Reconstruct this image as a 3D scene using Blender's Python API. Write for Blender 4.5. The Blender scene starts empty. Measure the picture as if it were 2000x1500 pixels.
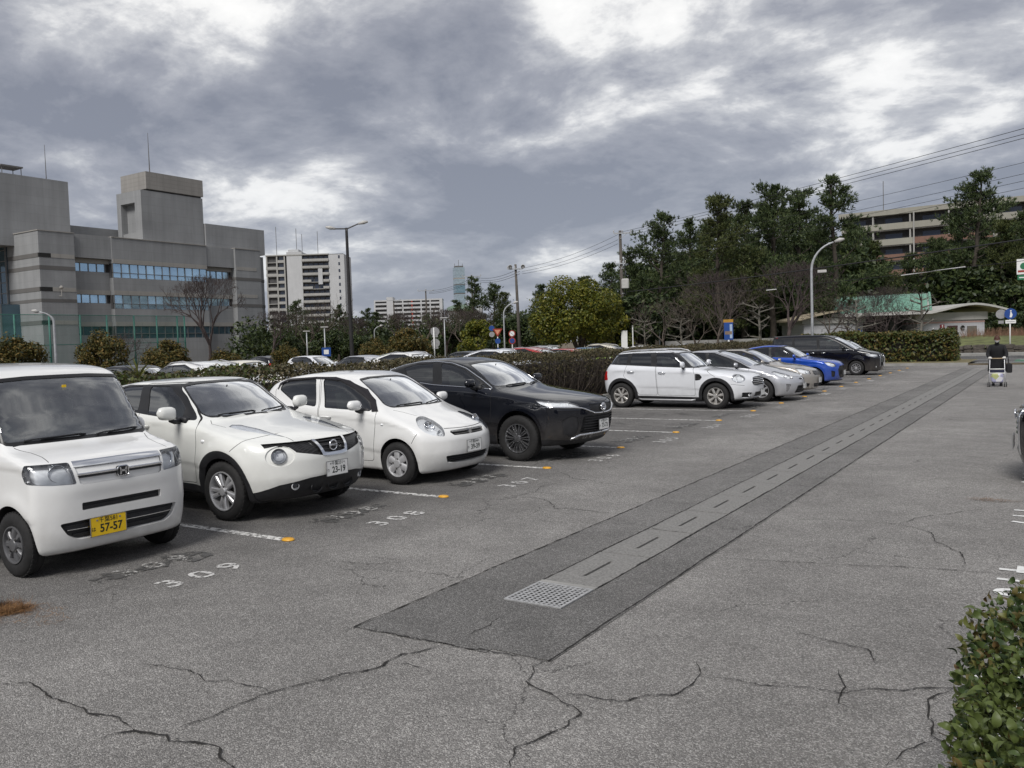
import bpy, bmesh, math, random
import numpy as np
from mathutils import Vector, Matrix

# ------------------------------------------------------------------ camera, sky, sun, exposure
scene = bpy.context.scene
COL = scene.collection
CAM_POS = Vector((0.0, 0.0, 1.87))
cam_data = bpy.data.cameras.new('camera')
cam = bpy.data.objects.new('camera', cam_data)
COL.objects.link(cam)
cam_data.sensor_width = 36.0
cam_data.lens = 1650.0 / 2000.0 * 36.0
cam_data.clip_start = 0.05
cam_data.clip_end = 9000.0
_XR = Vector((0.83848013, 0.54403249, -0.03130054))
_UP = Vector((-0.00021189, 0.05776482, 0.99833020))
_FW = Vector((-0.54493213, 0.83707340, -0.04854993))
_m = Matrix((( _XR.x, _UP.x, -_FW.x, 0), (_XR.y, _UP.y, -_FW.y, 0), (_XR.z, _UP.z, -_FW.z, 0), (0, 0, 0, 1)))
cam.matrix_world = Matrix.Translation(CAM_POS) @ _m
scene.camera = cam

SUN_ELEV, SUN_ROT = math.radians(46), math.radians(168)
world = bpy.data.worlds.new('World')
scene.world = world
world.use_nodes = True
wn, wl = world.node_tree.nodes, world.node_tree.links
wn.clear()

def wnode(t, **kw):
    n = wn.new(t)
    for k, v in kw.items():
        setattr(n, k, v)
    return n

def wmath(op, a=None, b=None, c=None, clamp=False):
    n = wn.new('ShaderNodeMath'); n.operation = op; n.use_clamp = clamp
    for i, v in enumerate((a, b, c)):
        if v is None: continue
        if isinstance(v, (int, float)): n.inputs[i].default_value = v
        else: wl.new(v, n.inputs[i])
    return n.outputs[0]

def wramp(fac, stops, interp='EASE'):
    n = wn.new('ShaderNodeValToRGB'); n.color_ramp.interpolation = interp
    el = n.color_ramp.elements
    while len(el) < len(stops): el.new(0.5)
    for e, (p, c) in zip(el, stops):
        e.position = p; e.color = (*c, 1) if len(c) == 3 else c
    wl.new(fac, n.inputs[0])
    return n.outputs[0]

sky = wnode('ShaderNodeTexSky', sky_type='NISHITA')
sky.sun_disc = False
sky.sun_elevation = SUN_ELEV
sky.sun_rotation = SUN_ROT
sky.air_density = 1.0; sky.dust_density = 1.5
bg_sky = wnode('ShaderNodeBackground'); bg_sky.inputs['Strength'].default_value = 0.08
wl.new(sky.outputs[0], bg_sky.inputs['Color'])
# cloud deck: noise on a flat layer overhead, seen in perspective
tc = wnode('ShaderNodeTexCoord')
sep = wnode('ShaderNodeSeparateXYZ'); wl.new(tc.outputs['Generated'], sep.inputs[0])
zc = wmath('ADD', wmath('MAXIMUM', sep.outputs[2], 0.0), 0.26)
cx = wmath('DIVIDE', sep.outputs[0], zc); cy = wmath('DIVIDE', sep.outputs[1], zc)
comb = wnode('ShaderNodeCombineXYZ'); wl.new(cx, comb.inputs[0]); wl.new(cy, comb.inputs[1])
comb.inputs[2].default_value = 3.7
def wnoise(scale, detail, rough, off, dist=0.0, vec=None):
    mp = wnode('ShaderNodeMapping'); mp.inputs['Location'].default_value = off
    wl.new(vec or comb.outputs[0], mp.inputs[0])
    n = wnode('ShaderNodeTexNoise'); n.inputs['Scale'].default_value = scale
    n.inputs['Detail'].default_value = detail; n.inputs['Roughness'].default_value = rough
    n.inputs['Distortion'].default_value = dist
    wl.new(mp.outputs[0], n.inputs['Vector'])
    return n.outputs['Fac']
SKY_OFF = (9.1, 4.4)
n_big = wnoise(0.85, 4.0, 0.52, (SKY_OFF[0], SKY_OFF[1], 0.0), 0.3)
n_mid = wnoise(2.4, 9.0, 0.6, (5.7 + SKY_OFF[0], 3.2, 1.0), 0.25)
n_fine = wnoise(7.5, 7.0, 0.6, (0.3, 8.1 + SKY_OFF[1], 2.0), 0.3)
dens = wmath('ADD', wmath('MULTIPLY', n_big, 0.50), wmath('MULTIPLY', n_mid, 0.50))
dens = wmath('ADD', dens, wmath('MULTIPLY', wmath('SUBTRACT', n_fine, 0.5), 0.13))
cloud_col = wramp(dens, [(0.36, (0.57, 0.563, 0.548)), (0.418, (0.50, 0.496, 0.487)), (0.46, (0.29, 0.293, 0.306)),
                         (0.505, (0.185, 0.190, 0.213)), (0.575, (0.118, 0.125, 0.150))], 'LINEAR')
# the deck thickens to an even slate blue towards the horizon
hz = wmath('POWER', wmath('SUBTRACT', 1.0, wmath('MAXIMUM', sep.outputs[2], 0.0), clamp=True), 7.0)
mixh = wnode('ShaderNodeMix', data_type='RGBA')
wl.new(wmath('MULTIPLY', hz, 0.66), mixh.inputs['Factor'])
wl.new(cloud_col, mixh.inputs['A']); mixh.inputs['B'].default_value = (0.185, 0.203, 0.25, 1)
bg_cloud = wnode('ShaderNodeBackground'); bg_cloud.inputs['Strength'].default_value = 1.0
wl.new(mixh.outputs['Result'], bg_cloud.inputs['Color'])
mixs = wnode('ShaderNodeMixShader'); mixs.inputs[0].default_value = 0.94
wl.new(bg_sky.outputs[0], mixs.inputs[1]); wl.new(bg_cloud.outputs[0], mixs.inputs[2])
wout = wnode('ShaderNodeOutputWorld'); wl.new(mixs.outputs[0], wout.inputs['Surface'])

sun_data = bpy.data.lights.new('sun', 'SUN')
sun_data.energy = 1.5
sun_data.angle = math.radians(22)
sun_data.color = (1.0, 0.975, 0.94)
sun = bpy.data.objects.new('sun', sun_data)
COL.objects.link(sun)
_sd = Vector((math.sin(SUN_ROT) * math.cos(SUN_ELEV), math.cos(SUN_ROT) * math.cos(SUN_ELEV), math.sin(SUN_ELEV)))
sun.rotation_euler = _sd.to_track_quat('Z', 'Y').to_euler()

vs = scene.view_settings
vs.view_transform = 'Standard'; vs.look = 'None'; vs.gamma = 1.0; vs.use_curve_mapping = False
vs.exposure = 0.97
scene.cycles.max_bounces = 8
scene.cycles.diffuse_bounces = 3
scene.cycles.glossy_bounces = 3
scene.cycles.transparent_max_bounces = 24
scene.cycles.use_denoising = True

# ------------------------------------------------------------------ helpers
RNG = np.random.default_rng(11)
random.seed(5)

def tag(o, label=None, cat=None, group=None, kind=None):
    if label: o['label'] = label
    if cat: o['category'] = cat
    if group: o['group'] = group
    if kind: o['kind'] = kind
    return o

def link(o, parent=None):
    COL.objects.link(o)
    if parent is not None: o.parent = parent
    return o

def empty(name, loc=(0, 0, 0), rz=0.0, parent=None):
    o = bpy.data.objects.new(name, None)
    o.location = loc; o.rotation_euler = (0, 0, rz); o.empty_display_size = 0.2
    return link(o, parent)

def mesh_obj(name, verts, faces, mats, parent=None, smooth=False, fmat=None, loc=None):
    me = bpy.data.meshes.new(name)
    me.from_pydata([tuple(v) for v in verts], [], [tuple(f) for f in faces])
    if not isinstance(mats, (list, tuple)): mats = [mats]
    for m in mats: me.materials.append(m)
    if fmat is not None: me.polygons.foreach_set('material_index', list(fmat))
    if smooth: me.polygons.foreach_set('use_smooth', [True] * len(me.polygons))
    me.update()
    o = bpy.data.objects.new(name, me)
    if loc is not None: o.location = loc
    return link(o, parent)

class MB:
    """collects simple solids and builds them as ONE mesh object"""
    def __init__(self):
        self.v = []; self.f = []; self.m = []; self.mi = 0
    def add(self, verts, faces):
        o = len(self.v)
        self.v.extend([tuple(p) for p in verts]); self.f.extend([tuple(i + o for i in f) for f in faces])
        self.m.extend([self.mi] * len(faces))
        return self
    def box(self, lo, hi, bev=0.0):
        (a, b, c), (d, e, f) = lo, hi
        if bev <= 0:
            vs_ = [(a, b, c), (d, b, c), (d, e, c), (a, e, c), (a, b, f), (d, b, f), (d, e, f), (a, e, f)]
            return self.add(vs_, [(0, 3, 2, 1), (4, 5, 6, 7), (0, 1, 5, 4), (1, 2, 6, 5), (2, 3, 7, 6), (3, 0, 4, 7)])
        k = bev
        ring = [(a + k, b), (d - k, b), (d, b + k), (d, e - k), (d - k, e), (a + k, e), (a, e - k), (a, b + k)]
        ring2 = [(a + 2 * k, b + k), (d - 2 * k, b + k), (d - k, b + 2 * k), (d - k, e - 2 * k), (d - 2 * k, e - k), (a + 2 * k, e - k), (a + k, e - 2 * k), (a + k, b + 2 * k)]
        vs_ = [(x, y, c) for x, y in ring2] + [(x, y, c + k) for x, y in ring] + [(x, y, f - k) for x, y in ring] + [(x, y, f) for x, y in ring2]
        fs = [tuple(range(7, -1, -1)), tuple(range(24, 32))]
        for l in range(3):
            for i in range(8):
                j = (i + 1) % 8
                fs.append((l * 8 + i, l * 8 + j, l * 8 + 8 + j, l * 8 + 8 + i))
        return self.add(vs_, fs)
    def obox(self, c, ax, ay, az, sx, sy, sz):
        c, ax, ay, az = Vector(c), Vector(ax).normalized(), Vector(ay).normalized(), Vector(az).normalized()
        vs_ = [c + ax * (i * sx / 2) + ay * (j * sy / 2) + az * (k * sz / 2) for k in (-1, 1) for i, j in ((-1, -1), (1, -1), (1, 1), (-1, 1))]
        return self.add(vs_, [(0, 3, 2, 1), (4, 5, 6, 7), (0, 1, 5, 4), (1, 2, 6, 5), (2, 3, 7, 6), (3, 0, 4, 7)])
    def bar(self, p, q, w, t, up=(0, 0, 1)):
        p, q = Vector(p), Vector(q); d = q - p
        u = Vector(up); s = d.cross(u)
        if s.length < 1e-6: s = d.cross(Vector((1, 0, 0)))
        s.normalize(); u2 = s.cross(d).normalized()
        return self.obox((p + q) / 2, d, s, u2, d.length, w, t)
    def tube(self, pts, rad, n=8, cap=True):
        pts = [Vector(p) for p in pts]
        rads = rad if isinstance(rad, (list, tuple)) else [rad] * len(pts)
        vs_, fs = [], []
        prev = None
        for i, p in enumerate(pts):
            d = (pts[min(i + 1, len(pts) - 1)] - pts[max(i - 1, 0)])
            if d.length < 1e-9: d = Vector((0, 0, 1))
            d.normalize()
            if prev is None:
                a = d.orthogonal().normalized()
            else:
                a = (prev - d * prev.dot(d))
                a = a.normalized() if a.length > 1e-6 else d.orthogonal().normalized()
            prev = a
            b = d.cross(a)
            for k in range(n):
                t = 2 * math.pi * k / n
                vs_.append(p + (a * math.cos(t) + b * math.sin(t)) * rads[i])
        for i in range(len(pts) - 1):
            for k in range(n):
                j = (k + 1) % n
                fs.append((i * n + k, i * n + j, (i + 1) * n + j, (i + 1) * n + k))
        if cap:
            fs.append(tuple(range(n - 1, -1, -1))); fs.append(tuple((len(pts) - 1) * n + k for k in range(n)))
        return self.add(vs_, fs)
    def lathe(self, prof, n=32, axis='z', c=(0, 0, 0), close=False):
        """prof: (r, h) pairs; axis z or y"""
        vs_, fs = [], []
        for r, h in prof:
            for k in range(n):
                t = 2 * math.pi * k / n
                p = (r * math.cos(t), r * math.sin(t), h) if axis == 'z' else (r * math.cos(t), h, r * math.sin(t))
                vs_.append((p[0] + c[0], p[1] + c[1], p[2] + c[2]))
        for i in range(len(prof) - 1):
            for k in range(n):
                j = (k + 1) % n
                f = (i * n + k, i * n + j, (i + 1) * n + j, (i + 1) * n + k)
                fs.append(f if axis == 'z' else f[::-1])
        if close:
            fs.append(tuple(range(n - 1, -1, -1)) if axis == 'z' else tuple(range(n)))
            l = [(len(prof) - 1) * n + k for k in range(n)]
            fs.append(tuple(l) if axis == 'z' else tuple(l[::-1]))
        return self.add(vs_, fs)
    def prism(self, poly, lo, hi, axis='z'):
        """extrude a 2D polygon; axis z: poly=(x,y); y: (x,z); x: (y,z)"""
        n = len(poly)
        def P(u, v, w):
            return (u, v, w) if axis == 'z' else ((u, w, v) if axis == 'y' else (w, u, v))
        vs_ = [P(u, v, lo) for u, v in poly] + [P(u, v, hi) for u, v in poly]
        fs = [tuple(range(n - 1, -1, -1)), tuple(range(n, 2 * n))] + [(i, (i + 1) % n, n + (i + 1) % n, n + i) for i in range(n)]
        return self.add(vs_, fs)
    def build(self, name, mats, parent=None, smooth=False, loc=None, fix=True, rz=None):
        o = mesh_obj(name, self.v, self.f, mats, parent, smooth, self.m if any(self.m) else None, loc)
        if fix:
            bm = bmesh.new(); bm.from_mesh(o.data)
            bmesh.ops.recalc_face_normals(bm, faces=bm.faces); bm.to_mesh(o.data); bm.free()
        if smooth == 'auto':
            o.data.set_sharp_from_angle(angle=math.radians(38))
        if rz is not None: o.rotation_euler = (0, 0, rz)
        return o

def copy_tree(o, parent=None):
    c = o.copy(); link(c, parent)
    if parent is not None: c.matrix_parent_inverse = o.matrix_parent_inverse.copy()
    for ch in list(o.children):
        copy_tree(ch, c)
    return c

# ------------------------------------------------------------------ materials
MATS = {}
def new_mat(name):
    m = bpy.data.materials.new(name); m.use_nodes = True
    return m, m.node_tree.nodes, m.node_tree.links, m.node_tree.nodes['Principled BSDF']

def mat(name, col, rough=0.6, metal=0.0, var=0.12, scale=6.0, bump=0.0, bscale=60.0, coat=0.0, spec=None, emit=None, detail=4.0):
    """plain surface with procedural tonal variation and fine relief"""
    if name in MATS: return MATS[name]
    m, n, l, b = new_mat(name)
    t = n.new('ShaderNodeTexCoord')
    nz = n.new('ShaderNodeTexNoise'); nz.inputs['Scale'].default_value = scale; nz.inputs['Detail'].default_value = detail
    l.new(t.outputs['Object'], nz.inputs['Vector'])
    r = n.new('ShaderNodeValToRGB')
    r.color_ramp.elements[0].position = 0.3; r.color_ramp.elements[1].position = 0.7
    r.color_ramp.elements[0].color = (*[max(0, c * (1 - var)) for c in col], 1)
    r.color_ramp.elements[1].color = (*[min(1, c * (1 + var)) for c in col], 1)
    l.new(nz.outputs['Fac'], r.inputs[0]); l.new(r.outputs[0], b.inputs['Base Color'])
    b.inputs['Roughness'].default_value = rough; b.inputs['Metallic'].default_value = metal
    if coat: b.inputs['Coat Weight'].default_value = coat; b.inputs['Coat Roughness'].default_value = 0.04
    if spec is not None: b.inputs['Specular IOR Level'].default_value = spec
    if bump:
        nb = n.new('ShaderNodeTexNoise'); nb.inputs['Scale'].default_value = bscale; nb.inputs['Detail'].default_value = 5
        l.new(t.outputs['Object'], nb.inputs['Vector'])
        bp = n.new('ShaderNodeBump'); bp.inputs['Strength'].default_value = bump; bp.inputs['Distance'].default_value = 0.02
        l.new(nb.outputs['Fac'], bp.inputs['Height']); l.new(bp.outputs[0], b.inputs['Normal'])
    if emit:
        b.inputs['Emission Color'].default_value = (*emit[0], 1); b.inputs['Emission Strength'].default_value = emit[1]
    MATS[name] = m
    return m

def foliage_mat(name, cols, rough=0.55, trans=0.25):
    """leaf colour differs from leaf to leaf (random per island) between the given colours"""
    if name in MATS: return MATS[name]
    m, n, l, b = new_mat(name)
    g = n.new('ShaderNodeNewGeometry')
    r = n.new('ShaderNodeValToRGB'); el = r.color_ramp.elements
    while len(el) < len(cols): el.new(0.5)
    for i, c in enumerate(cols):
        el[i].position = i / (len(cols) - 1); el[i].color = (*c, 1)
    l.new(g.outputs['Random Per Island'], r.inputs[0])
    l.new(r.outputs[0], b.inputs['Base Color'])
    b.inputs['Roughness'].default_value = rough
    b.inputs['Specular IOR Level'].default_value = 0.35
    tr = n.new('ShaderNodeBsdfTranslucent'); l.new(r.outputs[0], tr.inputs['Color'])
    mx = n.new('ShaderNodeMixShader'); mx.inputs[0].default_value = trans
    l.new(b.outputs[0], mx.inputs[1]); l.new(tr.outputs[0], mx.inputs[2])
    l.new(mx.outputs[0], n['Material Output'].inputs['Surface'])
    MATS[name] = m
    return m

def text_mesh(body, size, name='text', extrude=0.0, align='CENTER', bold=0.0, sx=1.0):
    """flat text as mesh data in the XY plane (built-in font)"""
    cu = bpy.data.curves.new('txt', 'FONT')
    cu.body = body; cu.size = size; cu.align_x = align; cu.align_y = 'CENTER'
    cu.extrude = extrude; cu.offset = bold; cu.resolution_u = 3
    ob = bpy.data.objects.new('txt', cu)
    COL.objects.link(ob)
    dg = bpy.context.evaluated_depsgraph_get()
    me = bpy.data.meshes.new_from_object(ob.evaluated_get(dg))
    bpy.data.objects.remove(ob); bpy.data.curves.remove(cu)
    me.name = name
    if sx != 1.0: me.transform(Matrix.Diagonal((sx, 1, 1, 1)))
    return me
# ------------------------------------------------------------------ ground, car park, road
def asphalt_mat(name, tone, chip, dark_stalls=False, seed=0.0):
    m, n, l, b = new_mat(name)
    t = n.new('ShaderNodeTexCoord')
    def N(scale, detail=3, rough=.5, w=0.0):
        q = n.new('ShaderNodeTexNoise'); q.inputs['Scale'].default_value = scale; q.inputs['Detail'].default_value = detail; q.inputs['Roughness'].default_value = rough
        mp = n.new('ShaderNodeMapping'); mp.inputs['Location'].default_value = (seed + w, w * 1.7, 0); l.new(t.outputs['Object'], mp.inputs[0]); l.new(mp.outputs[0], q.inputs['Vector'])
        return q.outputs['Fac']
    def mth(op, a, b_, clamp=False):
        q = n.new('ShaderNodeMath'); q.operation = op; q.use_clamp = clamp
        for i, v in enumerate((a, b_)):
            if isinstance(v, (int, float)): q.inputs[i].default_value = v
            else: l.new(v, q.inputs[i])
        return q.outputs[0]
    def rmp(f, a, b_, lo, hi):
        q = n.new('ShaderNodeMapRange'); q.inputs['From Min'].default_value = a; q.inputs['From Max'].default_value = b_
        q.inputs['To Min'].default_value = lo; q.inputs['To Max'].default_value = hi; l.new(f, q.inputs[0]); return q.outputs[0]
    def hair():
        # hairline map cracking, showing only in patches
        w_ = n.new('ShaderNodeTexNoise'); w_.inputs['Scale'].default_value = 1.6; w_.inputs['Detail'].default_value = 7; w_.inputs['Roughness'].default_value = .65; l.new(t.outputs['Object'], w_.inputs['Vector'])
        ws = n.new('ShaderNodeVectorMath'); ws.operation = 'SCALE'; ws.inputs['Scale'].default_value = .55; l.new(w_.outputs['Color'], ws.inputs[0])
        wa = n.new('ShaderNodeVectorMath'); l.new(t.outputs['Object'], wa.inputs[0]); l.new(ws.outputs[0], wa.inputs[1])
        ve = n.new('ShaderNodeTexVoronoi'); ve.feature = 'DISTANCE_TO_EDGE'; ve.inputs['Scale'].default_value = .75; l.new(wa.outputs[0], ve.inputs['Vector'])
        c_ = mth('MULTIPLY', rmp(ve.outputs['Distance'], .0015, .0045, 1.0, 0.0), rmp(N(.5, 3, .5, 14.0), .5, .58, 0.0, 1.0), True)
        return rmp(c_, 0, 1, 1.0, .35)
    vo = n.new('ShaderNodeTexVoronoi'); vo.inputs['Scale'].default_value = 135; l.new(t.outputs['Object'], vo.inputs['Vector'])
    sp_ = n.new('ShaderNodeSeparateColor'); l.new(vo.outputs['Color'], sp_.inputs[0])
    vo2 = n.new('ShaderNodeTexVoronoi'); vo2.inputs['Scale'].default_value = 230; l.new(t.outputs['Object'], vo2.inputs['Vector'])
    sp2 = n.new('ShaderNodeSeparateColor'); l.new(vo2.outputs['Color'], sp2.inputs[0])
    c1 = n.new('ShaderNodeValToRGB'); e = c1.color_ramp.elements
    e[0].position = 0.0; e[0].color = (*[c * .62 for c in tone], 1)
    e[1].position = 1.0; e[1].color = (*chip, 1)
    for p, k in ((.45, .85), (.74, 1.12), (.84, 1.5)):
        q = e.new(p); q.color = (*[c * k for c in tone], 1)
    l.new(sp_.outputs[0], c1.inputs[0])
    v = mth('ADD', mth('MULTIPLY', rmp(sp2.outputs[1], 0, 1, .72, 1.28), 1.0), 0.0)
    big = mth('MULTIPLY', rmp(N(.35, 5, .62, 3.0), .3, .7, .76, 1.16), rmp(N(2.2, 6, .65, 9.0), .3, .7, .86, 1.12))
    big = mth('MULTIPLY', big, hair())
    big = mth('MULTIPLY', big, rmp(N(14, 3, .6, 5.0), .3, .7, .92, 1.08))
    v = mth('MULTIPLY', v, big)
    if dark_stalls:
        # tyre-polished, oil-stained bays: X west of the line ends
        sx = n.new('ShaderNodeSeparateXYZ'); l.new(t.outputs['Object'], sx.inputs[0])
        wob = mth('ADD', sx.outputs[0], rmp(N(.9, 4, .6, 1.0), 0, 1, -.7, .7))
        v = mth('MULTIPLY', v, rmp(wob, -6.7, -5.2, .64, 1.0))
        # drip stains along the middle of each bay front
        yy = mth('FRACT', mth('MULTIPLY', mth('SUBTRACT', sx.outputs[1], 5.67), .4), 0.0)
        cy_ = mth('ABSOLUTE', mth('SUBTRACT', yy, .5), 0.0)
        st = mth('MULTIPLY', rmp(cy_, .05, .3, 1.0, 0.0), rmp(sx.outputs[0], -7.8, -7.0, 1.0, 0.0))
        st = mth('MULTIPLY', st, rmp(N(3.0, 6, .65, 2.0), .45, .6, 0.0, 1.0), True)
        v = mth('MULTIPLY', v, rmp(st, 0, 1, 1.0, .55))
    mx = n.new('ShaderNodeVectorMath'); mx.operation = 'SCALE'; l.new(c1.outputs[0], mx.inputs[0]); l.new(v, mx.inputs['Scale'])
    l.new(mx.outputs[0], b.inputs['Base Color'])
    b.inputs['Roughness'].default_value = .86; b.inputs['Specular IOR Level'].default_value = .35
    bp = n.new('ShaderNodeBump'); bp.inputs['Strength'].default_value = .55; bp.inputs['Distance'].default_value = .006
    l.new(mth('ADD', sp_.outputs[0], mth('MULTIPLY', vo.outputs['Distance'], -8.0)), bp.inputs['Height']); l.new(bp.outputs[0], b.inputs['Normal'])
    MATS[name] = m
    return m

A_LOT = asphalt_mat('asphalt_lot', (.285, .273, .259), (.46, .445, .425), True)
A_PATCH = asphalt_mat('asphalt_patch', (.212, .205, .196), (.36, .35, .34), False, 7.0)
A_ROAD = asphalt_mat('asphalt_road', (.115, .113, .112), (.30, .30, .29), False, 21.0)
M_EARTH = mat('bare_earth', (.13, .105, .07), .95, var=.35, scale=1.2, bump=.5, bscale=14)
M_DRY = mat('dry_turf', (.17, .145, .075), .95, var=.4, scale=2.5, bump=.6, bscale=30)
M_CONC = mat('concrete', (.27, .265, .25), .85, var=.18, scale=2.0, bump=.15, bscale=60)
M_CONCD = mat('concrete_drain', (.205, .20, .19), .9, var=.32, scale=55.0, bump=.35, bscale=140, detail=9.0)
M_DARK = mat('drain_pit', (.012, .012, .012), .95)
M_CRACK = mat('crack_fill', (.018, .016, .014), .95, var=.4, scale=30)

def worn_paint(name, col, wear=.5, scale=26):
    m, n, l, b = new_mat(name)
    t = n.new('ShaderNodeTexCoord')
    g = n.new('ShaderNodeNewGeometry')
    nz = n.new('ShaderNodeTexNoise'); nz.inputs['Scale'].default_value = scale; nz.inputs['Detail'].default_value = 8; nz.inputs['Roughness'].default_value = .65
    l.new(g.outputs['Position'], nz.inputs['Vector'])
    r = n.new('ShaderNodeMapRange'); r.inputs['From Min'].default_value = wear - .035; r.inputs['From Max'].default_value = wear + .035
    l.new(nz.outputs['Fac'], r.inputs[0])
    b.inputs['Base Color'].default_value = (*col, 1); b.inputs['Roughness'].default_value = .75
    n2 = n.new('ShaderNodeTexNoise'); n2.inputs['Scale'].default_value = 7; l.new(g.outputs['Position'], n2.inputs['Vector'])
    rr = n.new('ShaderNodeValToRGB'); rr.color_ramp.elements[0].color = (*[c * .7 for c in col], 1); rr.color_ramp.elements[1].color = (*[min(1, c * 1.1) for c in col], 1)
    l.new(n2.outputs['Fac'], rr.inputs[0]); l.new(rr.outputs[0], b.inputs['Base Color'])
    tr = n.new('ShaderNodeBsdfTransparent'); mx = n.new('ShaderNodeMixShader')
    l.new(r.outputs[0], mx.inputs[0]); l.new(tr.outputs[0], mx.inputs[1]); l.new(b.outputs[0], mx.inputs[2])
    l.new(mx.outputs[0], n['Material Output'].inputs['Surface'])
    MATS[name] = m
    return m
P_LINE = worn_paint('line_paint', (.70, .69, .66), .475, 18)
P_NUM = worn_paint('number_paint', (.60, .59, .57), .45)
P_GHOST = worn_paint('old_number_paint', (.50, .49, .47), .515, 34)
P_BLACK = worn_paint('blackout_paint', (.085, .083, .08), .50, 9)
P_WHITE = worn_paint('bright_paint', (.78, .78, .76), .38)
M_STUD = mat('stud_yellow', (.66, .34, .03), .35, var=.15, scale=40)

def sheet(rects, z):
    v, f = [], []
    for (x0, x1, y0, y1) in rects:
        o = len(v); v += [(x0, y0, z), (x1, y0, z), (x1, y1, z), (x0, y1, z)]; f.append((o, o + 1, o + 2, o + 3))
    return v, f

gnd_o = mesh_obj('ground', [(-4000, -600, -.35), (3000, -600, -.35), (3000, 6000, -.35), (-4000, 6000, -.35)], [(0, 1, 2, 3)], M_EARTH); tag(gnd_o, kind='structure')
DX0, DX1, DY0, DY1 = -3.42, -2.92, 5.03, 43.6
v, f = sheet([(-120, DX0, -14, 49.0), (DX1, 25, -14, 49.0), (DX0, DX1, -14, DY0), (DX0, DX1, DY1, 49.0)], 0.0)
lot = mesh_obj('car_park', v, f, A_LOT); tag(lot, kind='structure')
v, f = sheet([(-3.96, DX0, 4.08, 45.5), (DX1, -2.50, 4.17, 45.3), (DX0, DX1, 4.10, DY0)], .004)
v[2 * 4] = (DX0, 4.11, .004)
patch = mesh_obj('asphalt_patch', v, f, A_PATCH, lot)

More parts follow.
